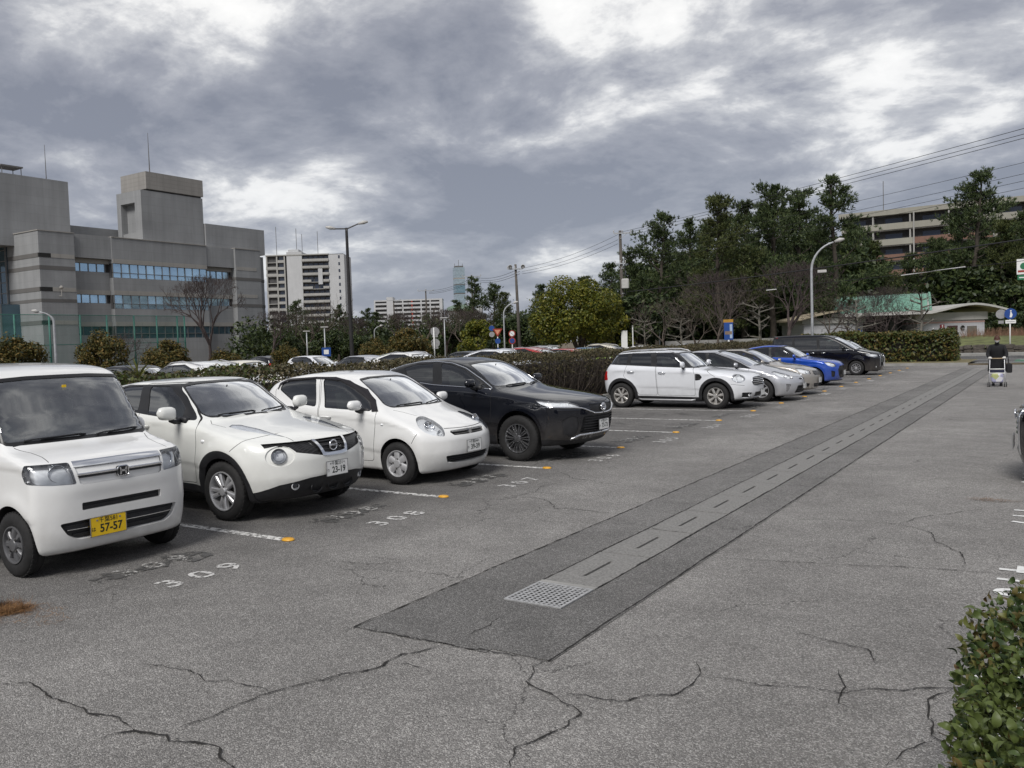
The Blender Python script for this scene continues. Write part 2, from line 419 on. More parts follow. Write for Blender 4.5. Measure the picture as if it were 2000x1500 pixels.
# cracks: ragged openings along measured paths
CRACKS = [
    (9, [(-5.15, 2.32), (-5.10, 2.36), (-4.98, 2.44), (-4.79, 2.43), (-4.59, 2.42), (-4.39, 2.41), (-4.24, 2.40), (-4.07, 2.43), (-3.94, 2.42), (-3.86, 2.39)]),
    (9, [(-3.93, 2.22), (-3.93, 2.33), (-3.86, 2.39), (-3.77, 2.43), (-3.67, 2.44), (-3.60, 2.42), (-3.49, 2.46), (-3.37, 2.49), (-3.27, 2.45), (-3.20, 2.42), (-3.12, 2.40), (-3.03, 2.35)]),
    (8, [(-3.68, 2.45), (-3.68, 2.57), (-3.66, 2.72), (-3.66, 2.83), (-3.62, 3.03), (-3.56, 3.23), (-3.46, 3.34), (-3.43, 3.43), (-3.38, 3.48)]),
    (9, [(-3.57, 3.27), (-3.48, 3.30), (-3.45, 3.43), (-3.38, 3.49), (-3.32, 3.64), (-3.35, 3.73), (-3.35, 3.83), (-3.29, 3.90), (-3.23, 4.08)]),
    (7, [(-4.65, 2.93), (-4.51, 2.99), (-4.37, 3.01), (-4.18, 3.02), (-4.08, 2.99), (-3.95, 3.05), (-3.90, 3.03), (-3.79, 3.06), (-3.68, 3.06), (-3.62, 3.04)]),
    (6, [(-3.98, 3.99), (-3.96, 4.08), (-3.56, 4.08), (-3.31, 4.09), (-3.23, 4.08), (-2.75, 4.14), (-2.48, 4.16)]),
    (7, [(-2.53, 4.16), (-2.53, 4.05), (-2.48, 3.95), (-2.48, 3.84), (-2.35, 3.80), (-2.20, 3.73), (-2.10, 3.68), (-2.01, 3.64), (-2.05, 3.36), (-2.09, 3.23), (-2.12, 3.16), (-2.04, 3.01), (-1.97, 2.91)]),
    (6, [(-2.21, 3.14), (-2.12, 3.15)]),
    (5, [(-3.31, 3.68), (-3.22, 3.72), (-3.11, 3.71), (-3.02, 3.68)]),
    (7, [(-2.21, 3.74), (-2.13, 3.81), (-2.02, 3.81), (-1.91, 3.85), (-1.81, 3.99), (-1.69, 4.09), (-1.67, 4.28), (-1.67, 4.37), (-1.75, 4.55)]),
    (5, [(-1.94, 3.83), (-1.99, 3.93)]),
    (6, [(-1.67, 4.37), (-1.50, 4.41), (-1.31, 4.44), (-1.19, 4.45)]),
    (6, [(-1.32, 4.46), (-0.96, 4.49), (-0.84, 4.64), (-0.65, 4.71), (-0.45, 4.85), (-0.28, 5.02)]),
    (6, [(-2.46, 6.83), (-1.80, 6.97), (-1.13, 7.16), (-0.57, 7.27), (-0.27, 7.30)]),
    (6, [(-1.31, 8.78), (-1.02, 8.56), (-0.91, 8.17), (-0.71, 7.87), (-0.63, 7.34)]),
    (5, [(-2.45, 8.44), (-1.95, 8.75), (-1.57, 8.79), (-1.31, 8.78), (-1.16, 9.19), (-0.76, 9.76), (-0.50, 10.10)]),
    (5, [(-1.44, 5.30), (-0.96, 5.20), (-0.86, 4.99)]),
    (7, [(-1.03, 4.81), (-0.95, 4.62), (-0.94, 4.37), (-0.87, 4.31)]),
    (8, [(-0.45, 4.85), (-0.55, 4.62), (-0.53, 4.43), (-0.48, 4.22), (-0.38, 4.00), (-0.30, 3.85)]),
    (7, [(-0.50, 4.16), (-0.59, 3.98), (-0.62, 3.81)]),
    (6, [(-5.99, 10.40), (-5.54, 9.99), (-4.81, 9.76), (-4.50, 9.74)]),
    (7, [(-5.53, 8.50), (-5.24, 8.56), (-4.96, 8.38), (-4.70, 8.09), (-4.65, 8.17), (-3.96, 8.11)]),
    (6, [(-5.62, 8.40), (-5.55, 8.69), (-5.50, 8.90), (-5.64, 9.27), (-5.58, 9.59)]),
    (5, [(-3.19, 4.30), (-3.17, 4.52), (-3.22, 4.70)]),
    (4, [(-3.88, 7.66), (-3.58, 7.75), (-3.33, 7.60), (-3.04, 7.61)]),
    (5, [(-6.43, 3.57), (-6.38, 3.73), (-6.42, 3.85), (-6.40, 3.96)]),
    (4, [(-3.48, 13.30), (-2.46, 13.79), (-1.53, 13.77)]),
    (4, [(-1.22, 14.00), (-0.68, 13.63), (-0.49, 13.60)]),
    (4, [(-1.69, 11.15), (-1.20, 11.76), (-0.45, 12.36)]),
    (5, [(-5.43, 5.27), (-5.00, 5.33), (-4.78, 5.54)]),
    (4, [(-5.17, 5.51), (-4.99, 5.55), (-4.82, 5.57)]),
]

def ribbon(path, w, z, rng, step=.035, jit=.012, taper=True):
    P = [Vector(p) for p in path]; q = []
    for a, b in zip(P, P[1:]):
        k = max(1, int((b - a).length / step))
        for i in range(k): q.append(a.lerp(b, i / k))
    q.append(P[-1])
    off = 0.0; out = []
    for i, p in enumerate(q):
        d = (q[min(i + 1, len(q) - 1)] - q[max(i - 1, 0)])
        d = d.normalized() if d.length > 1e-9 else Vector((1, 0))
        n = Vector((-d.y, d.x))
        off = off * .72 + rng.normal(0, jit)
        wd = w * (.35 + 1.1 * rng.random() ** 1.5)
        if taper: wd *= min(1, .25 + min(i, len(q) - 1 - i) / max(4, len(q) * .25))
        c = p + n * off
        out.append((c + n * wd / 2, c - n * wd / 2))
    v = []; f = []
    for i, (a, b) in enumerate(out):
        v += [(a.x, a.y, z), (b.x, b.y, z)]
        if i: f.append((2 * i - 2, 2 * i - 1, 2 * i + 1, 2 * i))
    return v, f
for (w, path) in CRACKS:
    inside = sum(-3.96 < x < -2.5 and y > 4.2 for x, y in path) > len(path) / 2
    v, f = ribbon(path, w * .0015, .008, RNG, jit=.008)
    for (a_, b_) in zip(path, path[1:]):                      # crumbled bits and side nicks
        for _ in range(int(math.hypot(b_[0] - a_[0], b_[1] - a_[1]) * 26)):
            u = RNG.random(); cx_, cy_ = a_[0] + (b_[0] - a_[0]) * u + RNG.normal(0, .016), a_[1] + (b_[1] - a_[1]) * u + RNG.normal(0, .016)
            o_ = len(v); r_ = RNG.uniform(.002, .0075) * w / 7; an = sorted(RNG.uniform(0, 6.28, 4)); v += [(cx_ + r_ * math.cos(q) * RNG.uniform(.7, 1.8), cy_ + r_ * math.sin(q), .0085) for q in an]; f.append((o_, o_ + 1, o_ + 2, o_ + 3))
    mesh_obj('crack', v, f, M_CRACK, lot)
# joints along the repair strip
for path, w in (([(-3.965, 4.05), (-3.95, 12), (-3.93, 24), (-3.88, 45)], .014), ([(-2.515, 4.15), (-2.515, 12), (-2.5, 24), (-2.5, 45)], .014), ([(-3.41, 5.6), (-3.41, 43)], .012), ([(-2.93, 5.6), (-2.93, 43)], .012)):
    v, f = ribbon(path, w, .009, RNG, .06, .003, False); mesh_obj('joint', v, f, M_CRACK, lot)

# drain: pit, slotted covers, grate
b = MB(); b.add([(DX0, DY0, .0), (DX1, DY0, .0), (DX1, DY1, .0), (DX0, DY1, .0), (DX0, DY0, -.3), (DX1, DY0, -.3), (DX1, DY1, -.3), (DX0, DY1, -.3)], [(4, 5, 6, 7), (0, 1, 5, 4), (1, 2, 6, 5), (2, 3, 7, 6), (3, 0, 4, 7)])
b.build('drain_channel', M_DARK, lot, fix=False)
cover = None
for k in range(38):
    y0 = 5.60 + k; x0, x1, y1 = DX0 + .012, DX1 - .012, y0 + .98
    if cover is None:
        b = MB(); z0, z1 = -.08, .006
        sx0, sx1, sy0, sy1 = .22, .25, .24, .73
        W, L = x1 - x0, .98
        b.box((0, 0, z0), (sx0, L, z1)); b.box((sx1, 0, z0), (W, L, z1)); b.box((sx0, 0, z0), (sx1, sy0, z1)); b.box((sx0, sy1, z0), (sx1, L, z1))
        cover = b.build('drain_cover', M_CONCD, lot, loc=(x0, y0, 0))
    else:
        o = cover.copy(); link(o, lot); o.location = (x0, y0, RNG.uniform(-.002, .002))
b = MB()
gx0, gx1, gy0, gy1 = DX0 + .01, DX1 - .01, 5.035, 5.535
b.box((gx0, gy0, -.04), (gx1, gy0 + .022, .012)); b.box((gx0, gy1 - .022, -.04), (gx1, gy1, .012)); b.box((gx0, gy0 + .022, -.04), (gx0 + .022, gy1 - .022, .012)); b.box((gx1 - .022, gy0 + .022, -.04), (gx1, gy1 - .022, .012))
n_ = 11
for i in range(1, n_):
    x = gx0 + .011 + (gx1 - gx0 - .022) * i / n_; b.box((x - .0085, gy0 + .022, .006), (x + .0085, gy1 - .022, .010))
    y = gy0 + .011 + (gy1 - gy0 - .022) * i / n_; b.box((gx0 + .022, y - .0075, .006), (gx1 - .022, y + .0075, .0085))
gr = b.build('drain_grate', mat('galvanised', (.40, .40, .40), .55, .35, var=.2, scale=22, bump=.2, bscale=120))
tag(gr, 'square pale metal drain grate with rows of holes set in dark asphalt', 'drain grate')
b = MB(); b.box((DX0 + .01, 5.545, -.05), (DX1 - .01, 5.592, .011)); b.build('drain_edge_stone', M_CONC, lot)

# bays
for k in range(0, 17):
    y = 5.67 + 2.5 * k
    v, f = sheet([(-11.4, -6.44, y - .055, y + .055)], .004)
    pl = mesh_obj('bay_line', v, f, P_LINE, lot)
    if k >= 0:
        b = MB(); b.lathe([(.062, 0), (.062, .008), (.050, .018), (.02, .022), (.001, .022)], 14, 'z')
        st = b.build('line_stud', M_STUD, pl, True); st.location = (-6.375, y, .004); st.scale = (1.15, .9, 1)
def ground_text(txt, x, y, rz, size, m, name='bay_number', z=.006, sx=1.0, bold=.006):
    me = text_mesh(txt, size, name, bold=bold, sx=sx)
    me.materials.clear(); me.materials.append(m)
    o = bpy.data.objects.new(name, me); link(o, lot); o.location = (x, y, z); o.rotation_euler = (0, 0, rz)
    return o
for k in range(0, 16):
    yc = 4.42 + 2.5 * k
    ground_text(' '.join(str(309 - k)), -6.06, yc + .02, math.pi / 2, .35, P_NUM if k % 3 else P_WHITE if k > 8 else P_NUM, sx=1.08)
    g = ground_text(' '.join(str(309 - k)), -6.72, yc + .02, math.pi / 2, .34, P_GHOST, 'old_bay_number', .009)
    v, f = ribbon([(-6.72, yc - .55), (-6.70, yc), (-6.72, yc + .55)], .34, .0065, RNG, .06, .01, False)
    mesh_obj('blackout_patch', v, f, P_BLACK, lot)
for k, yc in enumerate((4.75, 7.15, 9.65, 12.15, 14.65)):
    ground_text(' '.join(str(419 - k)), -.24, yc, -math.pi / 2, .52, P_WHITE, z=.006, sx=.85)
    v, f = sheet([(-.05, 5.0, yc + 1.2, yc + 1.31)], .004); 
    if k > 0: mesh_obj('bay_line', v, f, P_LINE, lot)

# verge, road, pavement beyond the car park
b = MB(); b.box((-40, 49.0, -.3), (-4.0, 49.18, .13)); b.build('kerb', M_CONC, tag(mesh_obj('verge', *sheet([(-40, -4.0, 49.18, 55.2)], .11), M_DRY), kind='structure'))
b = MB(); b.box((-4.0, 49.3, -.3), (25, 49.5, .07)); kb = b.build('kerb', M_EARTH); tag(kb, kind='structure')
road = mesh_obj('road', *sheet([(-60, 40, 49.5, 66.5)], -.03), A_ROAD); tag(road, kind='structure')
for (x0, x1, y0, y1, m) in ((-5.5, 40, 53.4, 53.65, P_WHITE), (-5.5, 40, 58.6, 58.8, P_WHITE), (-2.2, 40, 54.2, 58.0, worn_paint('green_paint', (.06, .16, .10), .36)), (-60, 40, 65.4, 65.6, P_LINE)):
    mesh_obj('road_marking', *sheet([(x0, x1, y0, y1)], -.025), m, road)
for (x0, x1, y0) in ((-1.6, -.6, 56.2), (-2.0, -1.0, 57.4)): mesh_obj('road_marking', *sheet([(x0, x1, y0, y0 + .25)], -.02), P_WHITE, road)
b = MB(); b.box((-60, 66.5, -.3), (40, 69.2, .12)); pv = b.build('pavement', M_CONC); tag(pv, kind='structure')
# bank behind a low stone wall
nx, ny = 46, 14; v = []; f = []
for j in range(ny + 1):
    for i in range(nx + 1):
        x, y = -60 + 100 * i / nx, 69.5 + 38 * j / ny
        t = (y - 69.5) / 38
        z = .45 + .75 * min(1, t * 4) + .06 * math.sin(x * .7) * min(1, t * 6) + RNG.uniform(-.05, .05) * (j > 0)
        if x < -16: z = z * max(.15, 1 - (-16 - x) / 12)
        v.append((x, y, z))
        if i < nx and j < ny: a = j * (nx + 1) + i; f.append((a, a + 1, a + nx + 2, a + nx + 1))
bank = mesh_obj('bank', v, f, mat('bank_turf', (.115, .125, .045), .95, var=.45, scale=1.5, bump=.8, bscale=18), smooth=True); tag(bank, kind='structure')
# the stones of the low wall
wall = empty('stone_wall', (0, 69.3, 0)); tag(wall, 'low dark stone retaining wall at the foot of the grass bank', 'wall')
M_STONE = mat('lava_stone', (.075, .065, .055), .95, var=.45, scale=5, bump=.7, bscale=18)
smesh = []
for q in range(5):
    bm = bmesh.new(); bmesh.ops.create_cube(bm, size=1.0); bmesh.ops.bevel(bm, geom=bm.edges[:], offset=.12, segments=1, affect='EDGES')
    for vv in bm.verts: vv.co += Vector(RNG.normal(0, .045, 3))
    me = bpy.data.meshes.new('stone'); bm.to_mesh(me); bm.free(); me.materials.append(M_STONE); smesh.append(me)
x = -17.0
while x < 22:
    w1 = RNG.uniform(.5, 1.0)
    z = -.05
    while z < .46:
        h1 = RNG.uniform(.24, .36)
        o = bpy.data.objects.new('stone', smesh[RNG.integers(5)]); link(o, wall); o.location = (x + w1 / 2 + RNG.uniform(-.05, .05), RNG.uniform(-.04, .04), z + h1 / 2 + .1); o.scale = (w1 * .97, .5, h1 * .98); o.rotation_euler = (0, RNG.uniform(-.05, .05), 0)
        z += h1
    x += w1
# ------------------------------------------------------------------ cars: body surface + features cut into it
def pchip(pts, n=600):
    p = np.array(sorted(pts), float); x, y = p[:, 0], p[:, 1]
    xs = np.linspace(x[0], x[-1], n)
    if len(x) == 2: return xs, np.interp(xs, x, y)
    h = np.diff(x); d = np.diff(y) / h
    m = np.zeros(len(x)); m[0], m[-1] = d[0], d[-1]
    for i in range(1, len(x) - 1):
        if d[i - 1] * d[i] > 0:
            w1, w2 = 2 * h[i] + h[i - 1], h[i] + 2 * h[i - 1]
            m[i] = (w1 + w2) / (w1 / d[i - 1] + w2 / d[i])
    k = np.clip(np.searchsorted(x, xs, side='right') - 1, 0, len(h) - 1)
    t = (xs - x[k]) / h[k]
    ys = (2*t**3 - 3*t**2 + 1) * y[k] + (t**3 - 2*t**2 + t) * h[k] * m[k] + (-2*t**3 + 3*t**2) * y[k+1] + (t**3 - t**2) * h[k] * m[k+1]
    # soften the joints a little
    ker = np.hanning(13); ker /= ker.sum()
    pad = np.concatenate([2 * ys[0] - ys[6:0:-1], ys, 2 * ys[-1] - ys[-2:-8:-1]])
    return xs, np.convolve(pad, ker, 'valid')

def smax(a, b, k):
    h = np.maximum(k - np.abs(a - b), 0) / k
    return np.maximum(a, b) + h * h * k * 0.25

def sstep(x, a, b):
    t = np.clip((x - a) / (b - a), 0, 1)
    return t * t * (3 - 2 * t)

class Body:
    def __init__(s, sp):
        s.sp = sp
        for k in ('top', 'plan', 'belt', 'sec', 'front', 'rear', 'bot'):
            setattr(s, 't_' + k, pchip(sp[k]))
        s.t_crown = pchip(sp.get('crown', [(-6, .05), (3, .05)]))
        xs, ys = s.t_top; s.slope = np.gradient(ys, xs)
        s.Wm = max(w for _, w in sp['plan'])
        s.x0, s.x1 = min(x for _, x in sp['rear']), max(x for _, x in sp['front'])
        s.xm = sp.get('xm', (s.x0 + s.x1) / 2 - .1)
        s.kf, s.kr = sp.get('kf', .12), sp.get('kr', .12)
        s.zs = sp.get('zs', .62)
    def _i(s, t, x): return np.interp(x, t[0], t[1])
    def f(s, P):
        sp = s.sp
        x, y, z = P[:, 0], np.abs(P[:, 1]), P[:, 2]
        wf = sstep(x, s.xm - .7, s.xm + .7)
        xe = x + (s.kf * wf - s.kr * (1 - wf)) * y * y
        sl = np.interp(xe, s.t_top[0], s.slope)
        top = (z - s._i(s.t_top, xe) + s._i(s.t_crown, x) * y * y) / np.sqrt(1 + np.clip(sl, -2.5, 2.5) ** 2)
        dz = z - s._i(s.t_belt, x)
        w = s._i(s.t_plan, x) - s._i(s.t_sec, dz)
        for (wx, wz, R, b, wd) in sp.get('flare', []):
            d = np.hypot(x - wx, z - wz)
            w = w + b * np.exp(-((d - R) / wd) ** 2) * sstep(-dz, -.05, .12)
        fd = sstep(x, .62, .25) * sstep(x, s.x0 + .1, s.x0 + .5)
        for (d0, dep, wd) in sp.get('crease', [(.10, .010, .05), (.50, .012, .06)]):     # pressed lines along the flanks
            w = w - dep * sstep(-dz, d0, d0 + wd) * fd
        side = y - w
        fc, fn = sp.get('fset', (.25, 3.0)); rc, rn = sp.get('rset', (.2, 4.0))
        fr = x - (s._i(s.t_front, z) - fc * np.clip(y / s.Wm, 0, 1.2) ** fn)
        rr = (s._i(s.t_rear, z) + rc * np.clip(y / s.Wm, 0, 1.2) ** rn) - x
        bo = s._i(s.t_bot, x) - z
        kt = sp.get('kt', .10)
        khood = sp.get('kh', kt)
        kk = kt + (khood - kt) * sstep(x, sp.get('xh', -.5), sp.get('xh', -.5) + .5)
        v = smax(top, side, kk)
        v = smax(v, fr, sp.get('kfr', .09))
        v = smax(v, rr, sp.get('krr', .10))
        for (cx, cz, ry, rz_, dep, yc) in sp.get('dents', []):       # shallow recesses / bulges pressed into the front
            g = dep * np.exp(-(((y - yc) / ry) ** 4 + ((z - cz) / rz_) ** 4)) * sstep(x, cx - .5, cx - .2)
            v = v + g
        return smax(v, bo, .05)
    def cast(s, O, D, tmax=3.2):
        lo = np.zeros(len(O)); hi = np.full(len(O), tmax)
        for _ in range(36):
            m = (lo + hi) / 2
            ins = s.f(O + D * m[:, None]) < 0
            lo = np.where(ins, m, lo); hi = np.where(ins, hi, m)
        return O + D * lo[:, None]
    def hit(s, o, d):
        """first surface point met by a ray coming from outside"""
        o, d = np.array(o, float), np.array(d, float); d /= np.linalg.norm(d)
        t = np.linspace(0, 6, 401); P = o + d * t[:, None]
        v = s.f(P); i = np.argmax(v < 0)
        if v[i] >= 0: return None
        a, b = t[max(i - 1, 0)], t[i]
        for _ in range(30):
            m = (a + b) / 2
            if s.f((o + d * m)[None])[0] < 0: b = m
            else: a = m
        return o + d * b
    def front(s, y, z): return s.hit((3.0, y, z), (-1, 0, 0))
    def side(s, x, z): return s.hit((x, 2.0, z), (0, -1, 0))
    def above(s, x, y): return s.hit((x, y, 3.0), (0, 0, -1))
    def grad(s, P):
        e = .012; g = np.zeros_like(P)
        for k in range(3):
            d = np.zeros(3); d[k] = e
            g[:, k] = s.f(P + d) - s.f(P - d)
        g[np.abs(P[:, 1]) < 1e-6, 1] = 0
        return g / np.maximum(np.linalg.norm(g, axis=1, keepdims=True), 1e-9)
    def half(s, nt=76, dx=.045, nf=42):
        e = s.sp.get('fan', .55)
        xf, xr = s.x1 - e, s.x0 + e
        th = np.linspace(0, math.pi, nt)
        O, D = [], []
        def ring(x, ph):
            for t in th:
                O.append((x, 0, s.zs)); D.append((math.sin(ph), math.cos(ph) * math.sin(t), math.cos(ph) * math.cos(t)))
        nm = max(4, int((xf - xr) / dx))
        rings = [(xr, -math.pi / 2 * (1 - i / nf)) for i in range(nf)] + [(xr + (xf - xr) * i / nm, 0) for i in range(nm + 1)] + [(xf, math.pi / 2 * (i + 1) / nf) for i in range(nf)]
        for r in rings: ring(*r)
        P = s.cast(np.array(O), np.array(D))
        P[np.abs(P[:, 1]) < 1e-5, 1] = 0
        Fc = []
        for i in range(len(rings) - 1):
            for j in range(nt - 1):
                a = i * nt + j
                Fc.append((a, a + 1, a + nt + 1, a + nt))
        return P, Fc

def basis(pr):
    if pr == 'S': return Vector((1, 0, 0)), Vector((0, 0, 1)), Vector((0, 1, 0))
    if pr == 'F': return Vector((0, 1, 0)), Vector((0, 0, 1)), Vector((1, 0, 0))
    if pr == 'B': return Vector((0, 1, 0)), Vector((0, 0, 1)), Vector((-1, 0, 0))
    if pr == 'T': return Vector((1, 0, 0)), Vector((0, 1, 0)), Vector((0, 0, 1))
    a = math.radians(pr)                                # quarter view from azimuth a
    return Vector((-math.sin(a), math.cos(a), 0)), Vector((0, 0, 1)), Vector((math.cos(a), math.sin(a), 0))

def pip(x, y, poly):
    c = False; n = len(poly); j = n - 1
    for i in range(n):
        xi, yi = poly[i]; xj, yj = poly[j]
        if (yi > y) != (yj > y) and x < (xj - xi) * (y - yi) / (yj - yi) + xi: c = not c
        j = i
    return c

def rounded(poly, r=0.02, n=3):
    """polygon with its corners rounded"""
    out = []; N = len(poly)
    for i in range(N):
        p0, p1, p2 = Vector(poly[i - 1]), Vector(poly[i]), Vector(poly[(i + 1) % N])
        a, b = p0 - p1, p2 - p1
        la, lb = a.length, b.length
        k = min(r, la * .45, lb * .45)
        A, B = p1 + a / la * k, p1 + b / lb * k
        for t in range(n + 1):
            u = t / n
            q = A * (1 - u) ** 2 + p1 * 2 * u * (1 - u) + B * u * u
            out.append((q.x, q.y))
    return out

def expand(poly, w):
    """polygon grown by w"""
    N = len(poly); ar = sum(poly[i - 1][0] * poly[i][1] - poly[i][0] * poly[i - 1][1] for i in range(N))
    sg = 1 if ar > 0 else -1; out = []
    for i in range(N):
        p0, p1, p2 = Vector(poly[i - 1]), Vector(poly[i]), Vector(poly[(i + 1) % N])
        d1, d2 = (p1 - p0), (p2 - p1)
        if d1.length < 1e-9 or d2.length < 1e-9: out.append(tuple(p1)); continue
        d1.normalize(); d2.normalize()
        n1, n2 = Vector((d1.y, -d1.x)) * sg, Vector((d2.y, -d2.x)) * sg
        b = n1 + n2
        b = n1 if b.length < .2 else b.normalized()
        q = p1 + b * (w / max(.4, b.dot(n1)))
        out.append((q.x, q.y))
    return out

def circ(cx, cy, r, n=32, a0=0, a1=360, ry=None):
    full = abs(a1 - a0) >= 360
    return [(cx + r * math.cos(math.radians(a0 + (a1 - a0) * i / (n if full else n - 1))), cy + (ry or r) * math.sin(math.radians(a0 + (a1 - a0) * i / (n if full else n - 1)))) for i in range(n)]

class Car:
    def __init__(s, sp, root):
        s.sp, s.body, s.root = sp, Body(sp), root
        P, Fc = s.body.half(**sp.get('res', {}))
        me = bpy.data.meshes.new('tmp'); me.from_pydata(P.tolist(), [], Fc)
        s.bm = bmesh.new(); s.bm.from_mesh(me); bpy.data.meshes.remove(me)
        bmesh.ops.remove_doubles(s.bm, verts=s.bm.verts, dist=2e-4)
        bmesh.ops.recalc_face_normals(s.bm, faces=s.bm.faces)
        # outward?
        f = max(s.bm.faces, key=lambda q: q.calc_center_median().z)
        if f.normal.z < 0: bmesh.ops.reverse_faces(s.bm, faces=s.bm.faces)
    def region(s, pr, poly, cond=None, thr=0.05):
        U, V, D = basis(pr)
        us = [p[0] for p in poly]; vv = [p[1] for p in poly]
        two = cond is not None and cond.__code__.co_argcount == 2
        bb = (min(us), max(us), min(vv), max(vv))
        def info(f):
            a = [v.co.dot(U) for v in f.verts]; b = [v.co.dot(V) for v in f.verts]
            return min(a), max(a), min(b), max(b)
        cand = {}
        for f in s.bm.faces:
            if f.normal.dot(D) < thr: continue
            if cond and not (cond(f.calc_center_median(), f.normal) if two else cond(f.calc_center_median())): continue
            k = info(f)
            if k[1] < bb[0] or k[0] > bb[1] or k[3] < bb[2] or k[2] > bb[3]: continue
            cand[f] = k
        N = len(poly)
        for i in range(N):
            (ax, ay), (bx, by) = poly[i - 1], poly[i]
            if abs(ax - bx) + abs(ay - by) < 1e-7: continue
            lo = (min(ax, bx) - 1e-4, max(ax, bx) + 1e-4, min(ay, by) - 1e-4, max(ay, by) + 1e-4)
            sel = [f for f, k in cand.items() if not (k[1] < lo[0] or k[0] > lo[1] or k[3] < lo[2] or k[2] > lo[3])]
            if not sel: continue
            for f in sel: del cand[f]
            no = U * (by - ay) - V * (bx - ax)
            ed = list({e for f in sel for e in f.edges}); vt = list({v for f in sel for v in f.verts})
            r = bmesh.ops.bisect_plane(s.bm, geom=sel + ed + vt, dist=1e-5, plane_co=U * ax + V * ay, plane_no=no.normalized())
            for g in r['geom']:
                if isinstance(g, bmesh.types.BMFace) and g.is_valid: cand[g] = info(g)
        out = []
        for f in cand:
            if not f.is_valid: continue
            c = f.calc_center_median()
            if pip(c.dot(U), c.dot(V), poly): out.append(f)
        return out
    def take(s, faces):
        """lift faces out of the body: returns verts, faces, boundary edges"""
        vs_, ix, fs = [], {}, []
        cnt = {}
        for f in faces:
            q = []
            for v in f.verts:
                if v not in ix: ix[v] = len(vs_); vs_.append(tuple(v.co))
                q.append(ix[v])
            fs.append(tuple(q))
            for a, b in zip(q, q[1:] + q[:1]):
                k = (min(a, b), max(a, b)); cnt.setdefault(k, []).append((a, b))
        bd = [c[0] for c in cnt.values() if len(c) == 1]
        if faces: bmesh.ops.delete(s.bm, geom=list(faces), context='FACES')
        return np.array(vs_, float).reshape(-1, 3), fs, bd
    def emit(s, name, geo, mats, off=0.0, wall=True, mode='join', parent=None, label=None, wallmat=0, back=None):
        """geometry lifted from the body -> part(s); off<0 sinks it below the skin"""
        V, Fc, bd = geo
        if len(V) == 0: return []
        N = s.body.grad(V)
        W = V + N * off
        if not isinstance(mats, (list, tuple)): mats = [mats]
        verts = W.tolist(); faces = list(Fc); fm = [0] * len(Fc)
        nn = N.tolist()
        if wall and abs(off) > 1e-6:
            base = len(verts); mp = {}
            for a, b in bd:
                if abs(V[a][1]) < 1e-6 and abs(V[b][1]) < 1e-6: continue
                for q in (a, b):
                    if q not in mp:
                        mp[q] = (len(verts), len(verts) + 1)
                        verts.append(V[q].tolist()); verts.append(W[q].tolist()); nn.append(None); nn.append(None)
                faces.append((mp[b][1], mp[a][1], mp[a][0], mp[b][0])); fm.append(min(wallmat, len(mats) - 1))
        def mk(vv, ff, flip, suffix_parent):
            me = bpy.data.meshes.new(name)
            me.from_pydata(vv, [], ff)
            for m in mats: me.materials.append(m)
            me.polygons.foreach_set('material_index', flip)
            me.polygons.foreach_set('use_smooth', [True] * len(ff))
            return me
        mv = [(a, -b, c) for a, b, c in verts]
        mf = [tuple(reversed(f)) for f in faces]
        outs = []
        def setn(me, nv):
            me.update()
            ln = [None] * len(me.loops)
            for p in me.polygons:
                for li in p.loop_indices:
                    q = nv[me.loops[li].vertex_index]
                    ln[li] = tuple(p.normal) if q is None else tuple(q)
            me.normals_split_custom_set(ln)
        nm = [None if q is None else (q[0], -q[1], q[2]) for q in nn]
        if mode == 'join':
            o = len(verts)
            me = mk(verts + mv, faces + [tuple(i + o for i in f) for f in mf], fm + fm, None)
            setn(me, nn + nm)
            outs.append(link(bpy.data.objects.new(name, me), parent or s.root))
        else:
            for vv, ff, q in ((verts, faces, nn), (mv, mf, nm)):
                me = mk(vv, ff, fm, None); setn(me, q)
                outs.append(link(bpy.data.objects.new(name, me), parent or s.root))
                if mode == 'single': break
        if label:
            for o in outs: o['label'] = label
        return outs
    def part(s, name, pr, poly, mats, off=0.0, mode='join', cond=None, thr=.05, **kw):
        return s.emit(name, s.take(s.region(pr, poly, cond, thr)), mats, off, mode=mode, **kw)
    def seam(s, pr, line, w=.006, cond=None, closed=False, thr=.05, mi=1):
        pts = [Vector(p) for p in line]
        if closed:
            out = expand(line, w / 2); inn = expand(line, -w / 2)
            A = set(s.region(pr, out, cond, thr)); B = set(s.region(pr, inn, cond, thr))
            A = set(s.region(pr, out, cond, thr))
            fs = [f for f in A if f.is_valid and f not in B]
        else:
            L, R = [], []
            for i, p in enumerate(pts):
                d = (pts[min(i + 1, len(pts) - 1)] - pts[max(i - 1, 0)]).normalized(); n = Vector((-d.y, d.x)) * w / 2
                L.append(tuple(p + n)); R.append(tuple(p - n))
            fs = s.region(pr, L + R[::-1], cond, thr)
        for f in fs: f.material_index = mi
    def paint(s, pr, poly, mi, cond=None, thr=.05):
        for f in s.region(pr, poly, cond, thr): f.material_index = mi
    def cutout(s, pr, poly, cond=None, thr=.05):
        fs = s.region(pr, poly, cond, thr)
        if fs: bmesh.ops.delete(s.bm, geom=fs, context='FACES')
    def finish(s, mats):
        V = np.array([tuple(v.co) for v in s.bm.verts]); ix = {v: i for i, v in enumerate(s.bm.verts)}
        Fc = [tuple(ix[v] for v in f.verts) for f in s.bm.faces]; fm = [f.material_index for f in s.bm.faces]
        N = s.body.grad(V)
        mv = V * np.array([1, -1, 1]); mn = N * np.array([1, -1, 1])
        # weld the two halves at the centre line
        n = len(V); mp = [i if abs(V[i][1]) < 1e-6 else n + i for i in range(n)]
        me = bpy.data.meshes.new('body')
        me.from_pydata(V.tolist() + mv.tolist(), [], Fc + [tuple(mp[i] for i in reversed(f)) for f in Fc])
        for m in mats: me.materials.append(m)
